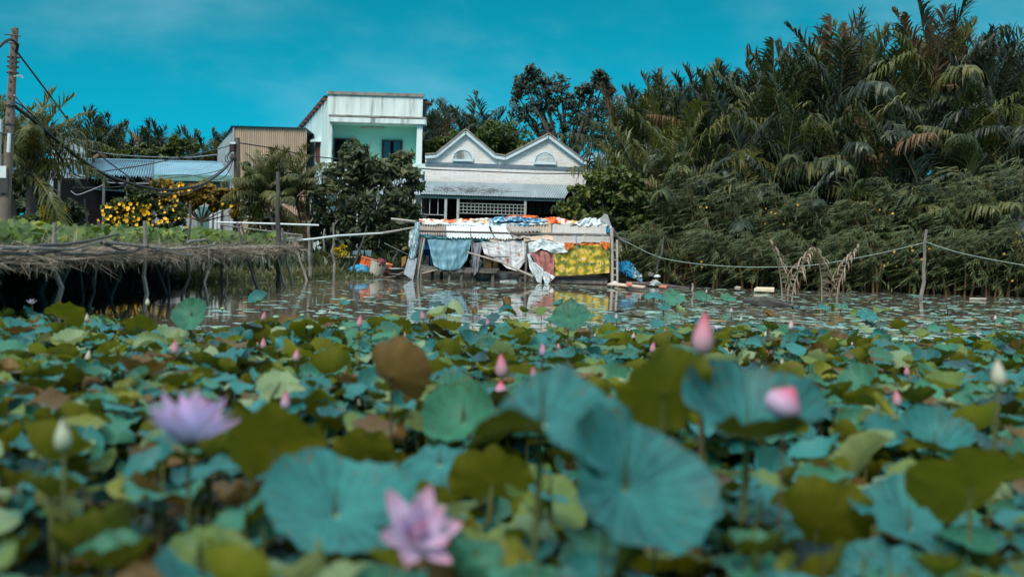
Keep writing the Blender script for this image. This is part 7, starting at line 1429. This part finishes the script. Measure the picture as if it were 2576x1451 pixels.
PODS = [(542, 823, 13), (694, 796, 13), (779, 822, 17), (559, 775, 10), (232, 775, 9), (492, 769, 12), (272, 781, 6), (504, 974, 20), (861, 825, 16), (760, 791, 10), (617, 760, 6), (536, 986, 16), (1395, 1000, 12), (1062, 855, 9), (2060, 1000, 14), (905, 800, 7), (1640, 860, 9), (2200, 900, 10), (1500, 880, 10)]
PL = ['flat-topped seed pod between the shell-like leaf and the pink bud column', 'seed pod tilted on a stalk right of the upper pink bud', 'seed pod under the umbrella-like olive leaf', 'small seed pod over the open water right of the shell-like leaf', 'small seed pod before the trellis posts', 'round seed pod above the shell-like leaf', 'tiny seed pod beside a trellis post', 'dry seed pod against the tipped grey-green leaf', 'seed pod on a yellow stalk left of the tall pink bud', 'seed pod resting on the umbrella-like olive leaf', 'tiny seed pod far out on the open water', 'oval seed pod right of the dry seed pod', 'seed pod left of the slender pink bud', 'tiny seed pod at the edge of the open patch', 'seed pod below the cream bud pair', 'tiny seed pod behind the tall pink bud', 'small seed pod below the lilac bud', 'seed pod in the bed below the dry fronds', 'small seed pod right of the open patch']
pod_d = MB().lathe([(0, -.9), (.10, -.85), (.22, -.5), (.52, -.08), (.56, 0), (.50, .05), (0, .06)], 16).data('pod', pod_m, smooth=True)
for (x, y, w_), lab in zip(PODS, PL):
    hor = 610 + (x - 1288) * .0297; d = min(.085 * FPX / w_, (EYE - .2) * FPX / max(y - hor, 30)); q = at(x, y, d); s = w_ * d / FPX
    r_ = thing('lotus_seed_pod', lab, 'seed pod', (q.x, q.y, 0), 'lotus seed pods'); inst('pod', pod_d, r_, (0, 0, q.z), (R(18), R(10 * math.sin(x)), 0), s); inst('stem', stem_data(int(x) % 4, stem_m), r_, (0, 0, -.4), (0, 0, x), (.4, .4, q.z + .4 - s * .8))
def petal_data(L_, w_, cup, m, seed):
    v = np.linspace(0, 1, 12)[:, None]; u = np.linspace(-1, 1, 9)[None]; ww = w_ * np.sin(np.pi * np.clip(.06 + .94 * v, 0, 1) ** .85) ** .75
    x = u * ww / 2; y = np.broadcast_to(v * L_, (12, 9)) - .0; z = cup * L_ * (v ** 2) + .35 * (x ** 2) / w_ * 2
    b = MB(); b.add(np.stack([x, y * np.cos(.0), z], -1).reshape(-1, 3), [(i * 9 + j, i * 9 + j + 1, i * 9 + j + 10, i * 9 + j + 9) for i in range(11) for j in range(8)], 0, np.stack([np.broadcast_to((u + 1) / 2, (12, 9)), np.broadcast_to(v, (12, 9))], -1).reshape(-1, 2))
    return b.data('petal', m, smooth=True)
def flower(px, py, w, diam, label, m, tilt, az, rings, heart=pod_m, hs=.16, dm=0):
    d = diam * FPX / w; q = at(px, py, d); r_ = thing('lotus_flower', label, 'lotus flower', (q.x, q.y, 0), 'open lotus flowers')
    B = blade_rot(tilt, az, 0).to_matrix(); g_ = rng(int(px))
    for ri, (n_, L_, wd, el, cup) in enumerate(rings):
        me = petal_data(diam * L_, diam * wd, cup, m, ri)
        for k in range(n_):
            a = 2 * math.pi * (k + .5 * (ri % 2)) / n_ + g_.normal() * .08; ee = R(el + g_.normal() * 6)
            mm = B @ Matrix.Rotation(a, 3, 'Z') @ Matrix.Rotation(ee, 3, 'X'); inst('petal', me, r_, (0, 0, q.z), mm.to_euler(), g_.uniform(.92, 1.05))
    h_ = inst('receptacle', MB().lathe([(0, 0), (.25, .05), (.5, .75), (.52, .85), (.45, .9), (0, .92)], 16).data('receptacle', heart, smooth=True), r_, (0, 0, q.z), B.to_euler(), diam * hs)
    inst('stem', stem_data(int(px) % 4, stem_m), r_, (0, 0, -.4), (0, 0, 0), (.55, .55, q.z + .4)); return r_
flower(474, 1112, 228, .36, 'large pale purple lotus flower wide open among the front leaves', pet_lilac, 26, 92, [(8, .62, .24, 12, .26), (8, .62, .24, 38, .22), (7, .58, .22, 62, .14), (5, .48, .18, 78, .08)])
flower(1040, 1352, 215, .29, 'lower pink lotus flower facing the camera with an orange heart', pet_pink, 52, -60, [(6, .62, .31, 10, .30), (5, .58, .30, 40, .28), (3, .42, .24, 64, .2)], pod_y, .13)
flower(80, 766, 32, .20, 'small white lotus flower on a tall stalk near the picture edge', pet_white, 8, -90, [(7, .55, .24, 32, .2), (6, .5, .22, 58, .1)])
flower(1799, 829, 26, .19, 'small white lotus flower right behind the large pink bud', pet_white, 10, -90, [(8, .55, .20, 20, .2), (7, .5, .18, 52, .1)])
# withered leaf standing in the pads and other loose bits
for (px, py, w_, sh, lab) in ((1270, 768, 40, 'fold', 'dark withered lotus leaf crumpled on the reflection of the shack'), (1190, 794, 28, 'fold', 'brown withered lotus leaf near the lilac bud on the reflection'), (1082, 808, 24, 'dome', 'tan withered lotus leaf beside the red-pink bud')):
    q = on_z(px, py + 14, 0); rd = w_ * q.y / FPX / 2; lotus_leaf((q.x, q.y, .25), rd, sh, 3, 'brown', 40, -70, 20, lab, GL, sink=.3)
for (px, py, w_, lab) in ((1700, 752, 70, 'green lotus leaf raised near the bank right of the shack'), (1772, 748, 50, 'green lotus leaf standing above the pads before the thicket stems'), (1830, 752, 42, 'small green lotus leaf before the thicket stems'), (1668, 772, 40, 'teal lotus leaf among the pads right of the shack reflection'), (2075, 773, 32, 'teal lotus leaf among the pads below the dry fronds'), (2115, 770, 36, 'green lotus leaf tilted among the pads below the dry fronds'), (2180, 797, 60, 'flat teal lotus leaf among the pads left of the tall stake'), (1645, 748, 46, 'teal lotus leaf at the waterline by the floating board')):
    hor = 610 + (px - 1288) * .0297; dd = (EYE - .25) * FPX / (py - hor); rd = w_ * dd / FPX / 2; lotus_leaf(at(px, py, dd), rd, 'wavy', int(px) % 5, 'green' if 'green' in lab else 'teal', 22, -95, px, lab, GL)
